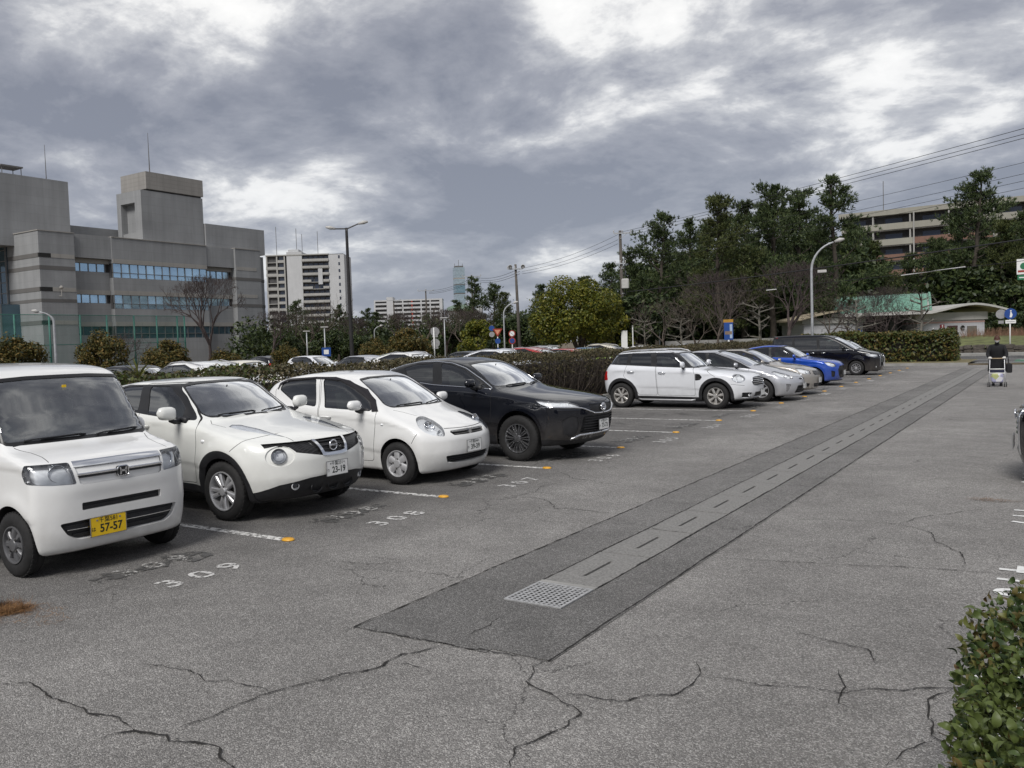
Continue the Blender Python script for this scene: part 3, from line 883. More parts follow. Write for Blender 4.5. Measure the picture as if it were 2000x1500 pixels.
        me.polygons.foreach_set('material_index', fm + fm)
        me.polygons.foreach_set('use_smooth', [True] * len(me.polygons))
        me.update()
        me.normals_split_custom_set_from_vertices(np.vstack([N, mn]).tolist())
        o = link(bpy.data.objects.new('body', me), s.root)
        s.bm.free()
        return o

def paint_mat(name, col, metal=0.0, rough=.32, flake=.05):
    """car paint with clear coat; the inner side of the panel is dark trim"""
    if name in MATS: return MATS[name]
    m, n, l, b = new_mat(name)
    t = n.new('ShaderNodeTexCoord'); nz = n.new('ShaderNodeTexNoise'); nz.inputs['Scale'].default_value = 3.0; nz.inputs['Detail'].default_value = 8
    l.new(t.outputs['Object'], nz.inputs['Vector'])
    r = n.new('ShaderNodeValToRGB'); r.color_ramp.elements[0].position = .3; r.color_ramp.elements[1].position = .75
    r.color_ramp.elements[0].color = (*[c * (1 - flake) for c in col], 1); r.color_ramp.elements[1].color = (*[min(1, c * (1 + flake * .5)) for c in col], 1)
    l.new(nz.outputs['Fac'], r.inputs[0])
    # road film: dust towards the sills, broken up by noise
    sp_ = n.new('ShaderNodeSeparateXYZ'); l.new(t.outputs['Object'], sp_.inputs[0])
    mr = n.new('ShaderNodeMapRange'); mr.inputs['From Min'].default_value = .75; mr.inputs['From Max'].default_value = .2
    mr.inputs['To Min'].default_value = 0; mr.inputs['To Max'].default_value = .5
    l.new(sp_.outputs[2], mr.inputs[0])
    n2 = n.new('ShaderNodeTexNoise'); n2.inputs['Scale'].default_value = 9.0; n2.inputs['Detail'].default_value = 6
    l.new(t.outputs['Object'], n2.inputs['Vector'])
    mm = n.new('ShaderNodeMath'); mm.operation = 'MULTIPLY'; l.new(mr.outputs[0], mm.inputs[0]); l.new(n2.outputs['Fac'], mm.inputs[1])
    dm = n.new('ShaderNodeMix'); dm.data_type = 'RGBA'; l.new(mm.outputs[0], dm.inputs['Factor']); l.new(r.outputs[0], dm.inputs['A'])
    dm.inputs['B'].default_value = (.19, .17, .145, 1)
    g = n.new('ShaderNodeNewGeometry'); mx = n.new('ShaderNodeMix'); mx.data_type = 'RGBA'
    l.new(g.outputs['Backfacing'], mx.inputs['Factor']); l.new(dm.outputs['Result'], mx.inputs['A']); mx.inputs['B'].default_value = (.03, .03, .032, 1)
    l.new(mx.outputs['Result'], b.inputs['Base Color'])
    b.inputs['Roughness'].default_value = rough; b.inputs['Metallic'].default_value = metal
    b.inputs['Coat Weight'].default_value = 1.0; b.inputs['Coat Roughness'].default_value = .025
    if max(col) < .05: b.inputs['Specular IOR Level'].default_value = .0; b.inputs['Coat IOR'].default_value = 1.6
    MATS[name] = m
    return m

def glass_mat(name, tint, boost=1.0, rough=.02, film=.012):
    if name in MATS: return MATS[name]
    m, n, l, b = new_mat(name)
    n.remove(b)
    tr = n.new('ShaderNodeBsdfTransparent'); tr.inputs['Color'].default_value = (*tint, 1)
    gl = n.new('ShaderNodeBsdfGlossy'); gl.inputs['Roughness'].default_value = rough; gl.inputs['Color'].default_value = (.95, .97, 1, 1)
    fr = n.new('ShaderNodeFresnel'); fr.inputs['IOR'].default_value = 1.52
    nz = n.new('ShaderNodeTexNoise'); nz.inputs['Scale'].default_value = 2.5; nz.inputs['Detail'].default_value = 6
    t = n.new('ShaderNodeTexCoord'); l.new(t.outputs['Object'], nz.inputs['Vector'])
    mr = n.new('ShaderNodeMapRange'); mr.inputs['To Min'].default_value = .9 * boost; mr.inputs['To Max'].default_value = 1.15 * boost
    l.new(nz.outputs['Fac'], mr.inputs[0])
    mu = n.new('ShaderNodeMath'); mu.operation = 'MULTIPLY'; mu.use_clamp = True
    l.new(fr.outputs[0], mu.inputs[0]); l.new(mr.outputs[0], mu.inputs[1])
    mx = n.new('ShaderNodeMixShader'); l.new(mu.outputs[0], mx.inputs[0]); l.new(tr.outputs[0], mx.inputs[1]); l.new(gl.outputs[0], mx.inputs[2])
    # film of dust on the pane
    df = n.new('ShaderNodeBsdfDiffuse'); df.inputs['Color'].default_value = (.42, .43, .42, 1)
    m2 = n.new('ShaderNodeMixShader'); m2.inputs[0].default_value = film
    l.new(mx.outputs[0], m2.inputs[1]); l.new(df.outputs[0], m2.inputs[2])
    l.new(m2.outputs[0], n['Material Output'].inputs['Surface'])
    MATS[name] = m
    return m

M_BLACK = mat('black_plastic', (.018, .018, .02), .5, var=.25, scale=14, bump=.08, bscale=240)
M_TRIM = mat('window_rubber', (.012, .012, .013), .38, var=.2)
M_GAP = mat('panel_gap', (.01, .01, .01), .9)
M_CHROME = mat('chrome', (.82, .83, .85), .09, 1.0, var=.06)
M_ALLOY = mat('alloy_silver', (.50, .50, .51), .38, .6, var=.1, scale=10)
M_ALLOYD = mat('alloy_dark', (.13, .13, .135), .35, .7, var=.15, scale=10)
M_TYRE = mat('tyre_rubber', (.013, .0125, .0125), .8, var=.3, scale=20, bump=.15, bscale=120)
M_DISC = mat('brake_steel', (.12, .115, .11), .5, .6, var=.3, scale=18)
M_INT = mat('cabin_trim', (.075, .074, .073), .75, var=.2, scale=20)
M_INTL = mat('seat_cloth', (.17, .165, .155), .9, var=.15, scale=30)
M_PLATE = mat('plate_white', (.78, .78, .76), .4, var=.04)
M_PLATEY = mat('plate_yellow', (.80, .52, .01), .4, var=.05)
M_INK = mat('plate_ink', (.012, .02, .014), .5)
M_REFL = mat('lamp_reflector', (.88, .89, .90), .18, .12, var=.10, scale=26)
M_HOUS = mat('lamp_housing', (.30, .30, .31), .25, .6, var=.3, scale=22)
M_AMBER = mat('amber_lens', (.62, .2, .02), .2, var=.1)
M_RED = mat('red_lens', (.45, .015, .015), .15, var=.15, coat=.5)
G_WS = glass_mat('windscreen_glass', (.66, .74, .72), 4.4, film=.035)
G_SIDE = glass_mat('side_glass', (.34, .38, .37), 2.2)
G_PRIV = glass_mat('privacy_glass', (.045, .045, .05), 2.0)
G_LENS = glass_mat('lamp_lens', (.93, .94, .95), .9)

def wheel(root, x, y, sp, side):
    """one wheel: tyre and rim on an axle empty; side=+1 left, -1 right; outer face at y"""
    R, rr, w = sp['r'], sp['rim'], sp['tw']
    w_e = empty('wheel', (x, y, R), 0, root)
    key = (sp['name'], side)
    if key not in WHEELS:
        s = side
        b = MB()
        prof = [(rr - .012, -.012), (rr + .004, -.002), (rr + (R - rr) * .35, .010), (R - .045, .006), (R - .02, -.004), (R - .006, -.022), (R, -.045),
                (R, -w / 2 + .012), (R - .008, -w / 2), (R, -w / 2 - .012), (R, -w + .045), (R - .02, -w + .004), (rr + .01, -w + .01), (rr - .012, -w + .012)]
        b.lathe([(r, h * s) for r, h in prof], 48, 'y')
        # tread blocks on the shoulder
        for k in range(40):
            a = 2 * math.pi * k / 40
            c = Vector((math.cos(a), 0, math.sin(a))); t = Vector((-math.sin(a), 0, math.cos(a)))
            b.obox(c * (R - .004) + Vector((0, -.034 * s, 0)), c, t, Vector((0, 1, 0)), .012, .028, .03)
        ty = b.build('tyre', M_TYRE, None, 'auto')
        d = MB(); m1 = sp['rmat']
        # barrel and lip
        d.lathe([(rr - .002, -.004 * s), (rr - .004, .006 * s), (rr - .014, .006 * s), (rr - .020, -.006 * s), (rr - .026, -.05 * s), (rr - .05, -.13 * s)], 48, 'y')
        d.mi = 1
        d.lathe([(.001, -.075 * s), (rr * .62, -.075 * s), (rr * .62, -.085 * s), (rr - .03, -.12 * s)], 32, 'y')
        d.mi = 0
        for (a0, hw0, hw1, r0, r1, dz0, dz1) in sp['spokes']:
            a = math.radians(a0)
            c = Vector((math.cos(a), 0, math.sin(a))); t = Vector((-math.sin(a), 0, math.cos(a))); n = Vector((0, s, 0))
            q = []
            for (rd, hw, dd) in ((r0, hw0, dz0), ((r0 + r1) / 2, (hw0 + hw1) / 2, (dz0 + dz1) / 2 + .006), (r1, hw1, dz1)):
                for (e, l) in ((-1, 0), (-.55, .012), (.55, .012), (1, 0)):
                    q.append(c * rd + t * hw * e + n * (dd + l - .012))
                q.append(c * rd + t * hw - n * (.045 - dd)); q.append(c * rd - t * hw - n * (.045 - dd))
            fs = []
            for i in range(2):
                for k in range(6):
                    fs.append((i * 6 + k, i * 6 + (k + 1) % 6, i * 6 + 6 + (k + 1) % 6, i * 6 + 6 + k))
            fs += [(0, 1, 2, 3, 4, 5), (17, 16, 15, 14, 13, 12)]
            d.add(q, fs)
        hr = sp.get('hub', .055)
        d.lathe([(hr + .012, -.03 * s), (hr + .006, .002 * s), (hr, .010 * s), (.001, .013 * s)], 24, 'y')
        for k in range(sp.get('bolts', 5)):
            a = 2 * math.pi * (k + .5) / sp.get('bolts', 5)
            d.mi = 1
            d.lathe([(.010, .0), (.010, .012 * s), (.001, .012 * s)], 8, 'y', (math.cos(a) * hr * 1.35, -.002 * s, math.sin(a) * hr * 1.35))
            d.mi = 0
        rm = d.build('rim', [m1, sp.get('dmat', M_DISC)], None, 'auto')
        WHEELS[key] = (ty.data, rm.data)
        bpy.data.objects.remove(ty); bpy.data.objects.remove(rm)
    td, rd = WHEELS[key]
    for nm, dt in (('tyre', td), ('rim', rd)):
        link(bpy.data.objects.new(nm, dt), w_e)
    w_e.rotation_euler = (0, random.uniform(0, 6.28), 0)
    return w_e
WHEELS = {}

def spokes(n, hw0, hw1, r0, r1, a0=90, twin=0.0, d0=-.012, d1=-.008):
    out = []
    for k in range(n):
        a = a0 + 360 * k / n
        if twin: out += [(a - twin, hw0, hw1, r0, r1, d0, d1), (a + twin, hw0, hw1, r0, r1, d0, d1)]
        else: out.append((a, hw0, hw1, r0, r1, d0, d1))
    return out

def put_text(me, m, parent, loc, normal_front=True, name='lettering', tilt=0.0):
    """text lying on a vertical face that looks along +x of the car"""
    me.materials.clear(); me.materials.append(m)
    o = bpy.data.objects.new(name, me); link(o, parent)
    o.rotation_euler = (math.pi / 2 - tilt, 0, math.pi / 2); o.location = loc
    return o

def number_plate(car, y, z, region_txt, kana, digits, base=None, tilt=0.0, fwd=.012):
    p = car.body.front(y, z)
    x = p[0] + fwd
    e = MB(); e.box((-.006, -.165, -.0825), (.002, .165, .0825), .004)
    o = e.build('number_plate', base or M_PLATE, car.root)
    o.location = (x, y, z)
    f = MB()
    for (a, b_, c, d) in ((-.167, -.0845, .167, -.0815), (-.167, .0815, .167, .0845), (-.167, -.0845, -.163, .0845), (.163, -.0845, .167, .0845)):
        f.box((-.004, a, b_), (.0045, c, d))
    for s in (-1, 1):
        f.lathe([(.008, .0), (.006, .003), (.001, .004)], 8, 'z')
    # only the frame matters: bolt caps are set in place below
    f.v = f.v[:32]; f.f = f.f[:24]; f.m = f.m[:24]
    for s in (-1, 1): f.box((.001, s * .105 - .007, .048), (.006, s * .105 + .007, .062))
    f.build('plate_frame', M_HOUS, o)
    ink = M_INK
    put_text(text_mesh(region_txt, .052, bold=.0004), ink, o, (.0032, 0, .05))
    put_text(text_mesh(digits, .098, bold=.0022, sx=.92), ink, o, (.0032, .022, -.022))
    put_text(text_mesh(kana, .042, bold=.0004), ink, o, (.0032, -.138, -.022))
    return o

def mirror_pair(car, x, y, z, size, mats, stalk=True):
    """door mirrors: a shaped shell on a foot; y is the inner end on the +y side"""
    L, H_, D_ = size
    for s in (1, -1):
        vs_, fs = [], []; n, k = 14, 8
        for i in range(k + 1):
            t = i / k; u = -1 + 2 * t
            r = max(0.03, (1 - abs(u) ** 4.0)) ** .45
            for j in range(n):
                a = 2 * math.pi * j / n
                ca, sa = math.cos(a), math.sin(a)
                px = D_ * .5 * math.copysign(abs(ca) ** .8, ca) * r
                if px < 0: px *= .35
                pz = H_ * .5 * math.copysign(abs(sa) ** .75, sa) * r * (1 - .12 * t)
                vs_.append((x + px - .05 * t * 0, s * (y + L * t), z + pz + .012 * t))
        for i in range(k):
            for j in range(n):
                q = (i * n + j, i * n + (j + 1) % n, (i + 1) * n + (j + 1) % n, (i + 1) * n + j)
                fs.append(q)
        fs += [tuple(range(n)), tuple(k * n + j for j in range(n))]
        b = MB(); b.add(vs_, fs)
        o = b.build('door_mirror', mats[0], car.root, True)
        if stalk:
            st = MB(); st.tube([(x - .02, s * (y - .10), z - H_ * .62), (x, s * (y + .02), z - H_ * .58), (x, s * (y + L * .3), z - H_ * .42)], [.03, .028, .03], 8)
            st.box((x - .07, min(s * (y - .13), s * (y - .06)), z - H_ * .75), (x + .09, max(s * (y - .13), s * (y - .06)), z - H_ * .3), .012)
            st.build('mirror_foot', M_BLACK, o, True)

def wipers(car, pts, m=None):
    """pts: list of (y0,z0,y1,z1) in front view, laid along the windscreen"""
    for (y0, z0, y1, z1) in pts:
        q = []
        for t in np.linspace(0, 1, 9):
            p = car.body.front(y0 + (y1 - y0) * t, z0 + (z1 - z0) * t)
            if p is None: continue
            n = car.body.grad(p[None])[0]
            q.append(p + n * (.022 if 0 < t < 1 else .01))
        b = MB(); b.tube(q, [.009] + [.007] * (len(q) - 2) + [.004], 6)
        q2 = [Vector(p) - Vector(car.body.grad(np.array(p)[None])[0]) * .012 for p in q[2:]]
        b.tube(q2, .006, 5)
        b.build('wiper', M_TRIM, car.root)

def cabin(car, floor_z, dash, seat_x, rear_x, roof_z, w, tall=0.0, cloth=None):
    """what shows through the panes: floor, dashboard, wheel, seats"""
    cloth = cloth or M_INTL
    x1, xr = dash[0], rear_x - .45
    b = MB(); b.box((xr, -w, floor_z - .05), (x1 + .25, w, floor_z)); b.build('cabin_floor', M_INT, car.root)
    b = MB(); dz = dash[1]
    b.prism([(x1 - .02, dz - .10), (x1 - .12, dz - .04), (x1 - .28, dz - .03), (x1 - .34, dz - .16), (x1 - .24, floor_z + .2), (x1 - .02, floor_z + .1)], -w + .06, w - .06, 'y')
    b.build('dashboard', M_INT, car.root)
    # steering wheel on the right (driver) side
    b = MB(); c = Vector((x1 - .40, -.36, dz - .02)); n = Vector((-.86, 0, .5)).normalized(); u = Vector((0, 1, 0)); v = n.cross(u)
    b.tube([c + (u * math.cos(a) + v * math.sin(a)) * .18 for a in np.linspace(0, 2 * math.pi, 25)], .015, 6, cap=False)
    b.bar(c - u * .17, c + u * .17, .05, .02, n); b.bar(c, c + v * -.17, .04, .02, n)
    b.bar(c, c - n * .3, .06, .06)
    b.build('steering_wheel', M_INT, car.root)
    def seat(x, y, wd, h):
        b = MB()
        b.box((x - .05, y - wd / 2, floor_z + .12), (x + .5, y + wd / 2, floor_z + .36), .04)
        P = [(x + .02, floor_z + .30), (x + .10, floor_z + .42), (x - .10, floor_z + h), (x - .20, floor_z + h), (x - .12, floor_z + .30)]
        b.prism(P, y - wd / 2, y + wd / 2, 'y')
        b.box((x - .22, y - .12, floor_z + h + .04), (x - .12, y + .12, floor_z + h + .22), .03)
        b.tube([(x - .16, y - .05, floor_z + h - .05), (x - .17, y - .05, floor_z + h + .1)], .008, 5); b.tube([(x - .16, y + .05, floor_z + h - .05), (x - .17, y + .05, floor_z + h + .1)], .008, 5)
        b.build('seat', cloth, car.root)
    for y in (-.36, .36): seat(seat_x, y, .48, .82 + tall)
    seat(rear_x, 0, w * 1.75, .80 + tall)
    # rear-view mirror
    p = car.body.front(0, roof_z)
    if p is not None:
        b = MB(); b.box((p[0] - .14, -.12, roof_z - .09), (p[0] - .11, .12, roof_z - .03), .008); b.tube([(p[0] - .12, 0, roof_z - .04), (p[0] - .04, 0, roof_z + .03)], .008, 5)
        b.build('inner_mirror', M_TRIM, car.root)

def arches(car, mats_liner=None, ydep=.26):
    """cut the wheel openings and line them"""
    sp = car.sp
    for wx in (0.0, -sp['wb']):
        cz, R = sp['wheel']['r'] + sp.get('adz', .02), sp['arch']
        poly = [(wx + R, -.2)] + circ(wx, cz, R, 26, 0, 180) + [(wx - R, -.2)]
        car.cutout('S', poly, lambda c: c.y > .35, -.6)
        n = 18; W = sp['plan_w']
        for s in (1, -1):
            b = MB(); vs_ = []
            for k in range(n):
                a = -.12 + (math.pi + .24) * k / (n - 1)
                px, pz = wx + (R + .004) * math.cos(a), cz + (R + .004) * math.sin(a)
                h = car.body.side(px, max(pz, .30))
                yo = (h[1] if h is not None else W - .1) - .006
                for yy in (yo, W - .38):
                    vs_.append((px, s * yy, pz))
            b.add(vs_, [(2 * k, 2 * k + 1, 2 * k + 3, 2 * k + 2) for k in range(n - 1)] + [tuple(range(1, 2 * n, 2))])
            b.build('wheel_arch_liner', mats_liner or M_BLACK, car.root)

def all_wheels(car):
    sp = car.sp; y = sp['wy']
    for wx in (0.0, -sp['wb']):
        for s in (1, -1):
            wheel(car.root, wx, s * y, sp['wheel'], s)

def underbody(car):
    sp = car.sp
    b = MB(); b.box((-sp['wb'] - .3, -sp['plan_w'] + .3, .22), (.15, sp['plan_w'] - .3, .32)); b.build('underbody', M_BLACK, car.root)

def headlight(car, pr, poly, lens=None, bowls=(), depth=.05, hm=None, cond=None, thr=.05):
    """lamp cut into the body: sunk housing, bowls inside, clear lens flush with the skin"""
    geo = car.take(car.region(pr, poly, cond, thr))
    if len(geo[0]) == 0: return
    outs = car.emit('headlight', geo, [hm or M_REFL, M_HOUS], -depth, mode='pair', wallmat=1)
    V = geo[0]
    for s, o in zip((1, -1), outs):
        for (bx, by, bz, r, m) in bowls:
            nrm = car.body.grad(np.array([[bx, by, bz]]))[0]
            d = Vector((max(nrm[0], .5), nrm[1] * .5 * s, nrm[2] * .2)).normalized()
            b = MB(); prof = [(r, .0), (r * 1.06, .006), (r * 1.06, -.01), (r * .95, -.012), (r * .8, -.03), (r * .45, -.045), (r * .2, -.05), (r * .2, -.02), (.002, -.012)]
            b.lathe(prof, 24, 'z')
            q = b.build('lamp_bowl', m, o, True)
            q.rotation_mode = 'QUATERNION'; q.rotation_quaternion = d.to_track_quat('Z', 'Y'); q.location = (bx, s * by, bz)
    g2 = (geo[0], geo[1], geo[2])
    N = car.body.grad(V)
    for s, o in zip((1, -1), outs):
        vv = (V + N * .002) * np.array([1, s, 1])
        ff = geo[1] if s > 0 else [tuple(reversed(f)) for f in geo[1]]
        q = mesh_obj('lens', vv.tolist(), ff, lens or G_LENS, o, True)
        q.data.normals_split_custom_set_from_vertices((N * np.array([1, s, 1])).tolist())
    return outs
# ------------------------------------------------------------------ measured car shapes (metres, x from the front axle)
def _w(name, r, rim, tw, sp_, rmat, **k):
    d = dict(name=name, r=r, rim=rim, tw=tw, spokes=sp_, rmat=rmat); d.update(k); return d

SPEC = {}
SPEC['kei'] = dict(
    wb=2.52, plan_w=.7375, wy=.725, arch=.318, adz=.02, kf=.16, kr=.06, kt=0.080, kh=0.042, kfr=0.043, krr=0.056, zs=.66, fan=.45, xm=-1.2,
    top=[(.52, .90), (.46, .965), (.38, 1.0), (.2, 1.045), (0, 1.09), (-.07, 1.125), (-.25, 1.40), (-.42, 1.655), (-.50, 1.73), (-.62, 1.77), (-.9, 1.805), (-1.4, 1.825), (-2.2, 1.81), (-2.7, 1.77), (-2.92, 1.70)],
    crown=[(-3, .07), (-.6, .07), (-.2, .03), (.5, .05)],
    plan=[(-2.9, .66), (-2.7, .72), (-2.4, .7375), (0, .7375), (.25, .735), (.5, .725)],
    belt=[(-2.9, 1.08), (0, 1.06), (.5, .99)],
    sec=[(-.95, .07), (-.8, .035), (-.6, .012), (-.35, 0), (-.12, .0), (-.02, .012), (.04, .035), (.65, .095), (.8, .125)],
    front=[(.16, .40), (.25, .455), (.4, .49), (.55, .50), (.7, .498), (.85, .485), (.95, .45), (1.05, .36), (1.2, .1)],
    rear=[(.2, -2.8), (.4, -2.88), (.9, -2.895), (1.4, -2.86), (1.8, -2.76)], fset=(.17, 4.2), rset=(.12, 5),
    bot=[(-2.9, .28), (-2.3, .2), (-.4, .19), (.1, .19), (.5, .20)], flare=[(0, .28, .36, .016, .08), (-2.52, .28, .36, .012, .09)], dents=[(.5, .56, .50, .15, .016, 0)])
SPEC['crossover'] = dict(
    wb=2.53, plan_w=.8825, wy=.862, arch=.372, adz=.0, kf=.30, kr=.14, kt=0.128, kh=0.090, kfr=0.074, krr=0.098, zs=.62, fan=.6, xm=-1.5, xh=-.6,
    top=[(.93, .79), (.84, .85), (.7, .905), (.3, .985), (0, 1.03), (-.25, 1.075), (-.40, 1.115), (-.7, 1.31), (-.97, 1.475), (-1.1, 1.522), (-1.4, 1.56), (-1.8, 1.555), (-2.3, 1.505), (-2.7, 1.42), (-2.95, 1.29), (-3.1, 1.12), (-3.3, .98)],
    crown=[(-3, .07), (-1, .075), (-.4, .03), (.2, .06), (.9, .10)],
    plan=[(-3.25, .68), (-2.95, .81), (-2.53, .87), (-2.0, .855), (-1.3, .845), (-.6, .848), (0, .868), (.4, .855), (.9, .75)],
    belt=[(-3, 1.24), (-1.5, 1.17), (-.5, 1.12), (.1, 1.04), (.5, .97), (.9, .87)],
    sec=[(-1.0, .15), (-.8, .09), (-.55, .035), (-.35, .012), (-.15, 0), (-.04, .018), (.03, .06), (.42, .19), (.55, .265)],
    front=[(.17, .66), (.26, .77), (.38, .85), (.5, .885), (.65, .885), (.75, .865), (.85, .80), (.95, .65), (1.05, .3)],
    rear=[(.25, -3.0), (.4, -3.2), (.7, -3.25), (1.0, -3.2), (1.3, -3.0), (1.5, -2.85)], fset=(.42, 2.9), rset=(.35, 3),
    bot=[(-3.2, .36), (-2.6, .26), (-.4, .24), (.3, .22), (.9, .23)], flare=[(0, .334, .45, .05, .115), (-2.53, .334, .45, .04, .12)])
SPEC['hatch'] = dict(
    wb=2.44, plan_w=.8325, wy=.815, arch=.325, adz=.02, kf=.27, kr=.14, kt=0.120, kh=0.078, kfr=0.068, krr=0.098, zs=.60, fan=.52, xm=-1.4,
    top=[(.70, .665), (.62, .725), (.45, .80), (.2, .90), (0, .965), (-.15, 1.02), (-.5, 1.24), (-.86, 1.432), (-1.0, 1.475), (-1.3, 1.52), (-1.7, 1.528), (-2.2, 1.485), (-2.55, 1.40), (-2.75, 1.25), (-2.9, 1.02), (-3, .92)],
    crown=[(-3, .06), (-1, .07), (-.3, .04), (.6, .06)],
    plan=[(-2.97, .66), (-2.7, .77), (-2.4, .815), (-1.4, .828), (-.4, .8275), (0, .825), (.3, .81), (.7, .74)],
    belt=[(-2.9, 1.10), (-1.3, 1.03), (-.3, .965), (.2, .885), (.65, .76)],
    sec=[(-.95, .14), (-.8, .08), (-.6, .035), (-.35, .008), (-.15, 0), (-.04, .012), (.03, .045), (.45, .145), (.55, .20)],
    front=[(.12, .53), (.2, .59), (.32, .65), (.45, .68), (.58, .675), (.68, .64), (.78, .56), (.92, .3)],
    rear=[(.25, -2.8), (.4, -2.95), (.8, -2.97), (1.1, -2.9), (1.4, -2.7), (1.5, -2.6)], fset=(.33, 3.0), rset=(.25, 3.5),
    bot=[(-2.95, .28), (-2.3, .19), (-.4, .17), (.2, .15), (.7, .17)], flare=[(0, .287, .37, .016, .10), (-2.44, .287, .37, .016, .10)])
SPEC['suv'] = dict(
    wb=2.69, plan_w=.9275, wy=.907, arch=.42, adz=.02, kf=.27, kr=.14, kt=0.120, kh=0.078, kfr=0.062, krr=0.091, zs=.66, fan=.6, xm=-1.8, xh=-.6,
    top=[(1.12, .86), (1.04, .915), (.85, .975), (.4, 1.05), (0, 1.10), (-.25, 1.14), (-.38, 1.18), (-.75, 1.40), (-1.12, 1.567), (-1.3, 1.61), (-1.6, 1.648), (-2.0, 1.642), (-2.6, 1.55), (-3.1, 1.39), (-3.35, 1.25), (-3.55, 1.17), (-3.66, 1.10), (-3.75, 1.0)],
    crown=[(-3.6, .06), (-1, .07), (-.3, .03), (.3, .05), (1, .06)],
    plan=[(-3.7, .72), (-3.3, .84), (-2.69, .91), (-1.8, .895), (-.6, .895), (0, .915), (.5, .90), (1.05, .80)],
    belt=[(-3.5, 1.17), (-1.5, 1.15), (-.45, 1.10), (.3, 1.03), (1, .89)],
    sec=[(-1.05, .12), (-.85, .06), (-.6, .03), (-.35, .02), (-.15, .0), (-.03, .015), (.03, .06), (.42, .18), (.52, .25)],
    front=[(.2, .80), (.3, .92), (.42, 1.01), (.55, 1.045), (.75, 1.06), (.88, 1.05), (.96, .98), (1.08, .75)],
    rear=[(.3, -3.4), (.5, -3.62), (.9, -3.68), (1.1, -3.64), (1.25, -3.4), (1.5, -3.0)], fset=(.52, 2.8), rset=(.4, 3),
    bot=[(-3.6, .38), (-2.9, .27), (-.4, .25), (.4, .24), (1.05, .26)], flare=[(0, .364, .47, .022, .12), (-2.69, .364, .47, .022, .12)])
SPEC['retro'] = dict(
    wb=2.67, plan_w=.91, wy=.893, arch=.385, adz=.01, kf=.20, kr=.10, kt=0.104, kh=0.090, kfr=0.081, krr=0.084, zs=.62, fan=.55, xm=-1.7, xh=-.6,
    top=[(.96, .74), (.88, .83), (.74, .89), (.3, .96), (0, .995), (-.4, 1.035), (-.54, 1.075), (-.8, 1.275), (-1.07, 1.462), (-1.2, 1.505), (-1.6, 1.545), (-2.2, 1.54), (-2.7, 1.515), (-2.9, 1.49), (-3.0, 1.43), (-3.15, 1.2), (-3.3, 1.02), (-3.4, .93)],
    crown=[(-3, .05), (-1, .06), (-.4, .03), (.2, .07), (.9, .12)],
    plan=[(-3.39, .70), (-3.1, .82), (-2.67, .885), (-1.6, .875), (-.6, .878), (0, .89), (.4, .87), (.9, .74)],
    belt=[(-3.2, 1.13), (-1.5, 1.085), (-.6, 1.05), (.3, .95), (.9, .80)],
    sec=[(-1.0, .14), (-.85, .08), (-.6, .035), (-.35, .012), (-.12, 0), (-.03, .015), (.03, .05), (.40, .14), (.5, .19)],
    front=[(.2, .72), (.3, .85), (.42, .91), (.55, .92), (.7, .905), (.82, .85), (.92, .7)],
    rear=[(.3, -3.2), (.45, -3.36), (.8, -3.395), (1.05, -3.34), (1.3, -3.12), (1.5, -2.95)], fset=(.42, 2.6), rset=(.3, 3.2),
    bot=[(-3.3, .32), (-2.7, .23), (-.4, .2), (.4, .2), (.9, .22)], flare=[(0, .33, .43, .022, .11), (-2.67, .33, .43, .022, .11)])
SPEC['van'] = dict(
    wb=2.85, plan_w=.8475, wy=.83, arch=.36, adz=.02, kf=.20, kr=.06, kt=0.088, kh=0.066, kfr=0.056, krr=0.063, zs=.75, fan=.55, xm=-1.8, xh=-.4,
    top=[(1.0, .84), (.9, .93), (.7, 1.0), (.35, 1.075), (.1, 1.135), (-.4, 1.42), (-.85, 1.655), (-1.1, 1.745), (-1.6, 1.81), (-2.5, 1.822), (-3.3, 1.80), (-3.6, 1.755), (-3.75, 1.65)],
    crown=[(-3.7, .06), (-1, .06), (0, .03), (.9, .05)],
    plan=[(-3.735, .74), (-3.5, .80), (-3.1, .84), (0, .8475), (.4, .83), (.95, .76)],
    belt=[(-3.7, 1.17), (-1.5, 1.12), (-.3, 1.06), (.3, 1.0), (.95, .88)],
    sec=[(-1.0, .09), (-.8, .04), (-.5, .012), (-.2, 0), (-.03, .01), (.03, .03), (.6, .13), (.75, .18)],
    front=[(.15, .82), (.25, .91), (.45, .96), (.7, .965), (.85, .95), (.95, .86), (1.05, .6)],
    rear=[(.25, -3.6), (.4, -3.72), (.9, -3.735), (1.3, -3.70), (1.8, -3.58)], fset=(.34, 3.0), rset=(.12, 5),
    bot=[(-3.7, .3), (-2.9, .2), (.3, .18), (.95, .17)], flare=[(0, .31, .40, .012, .1), (-2.85, .31, .40, .012, .1)])
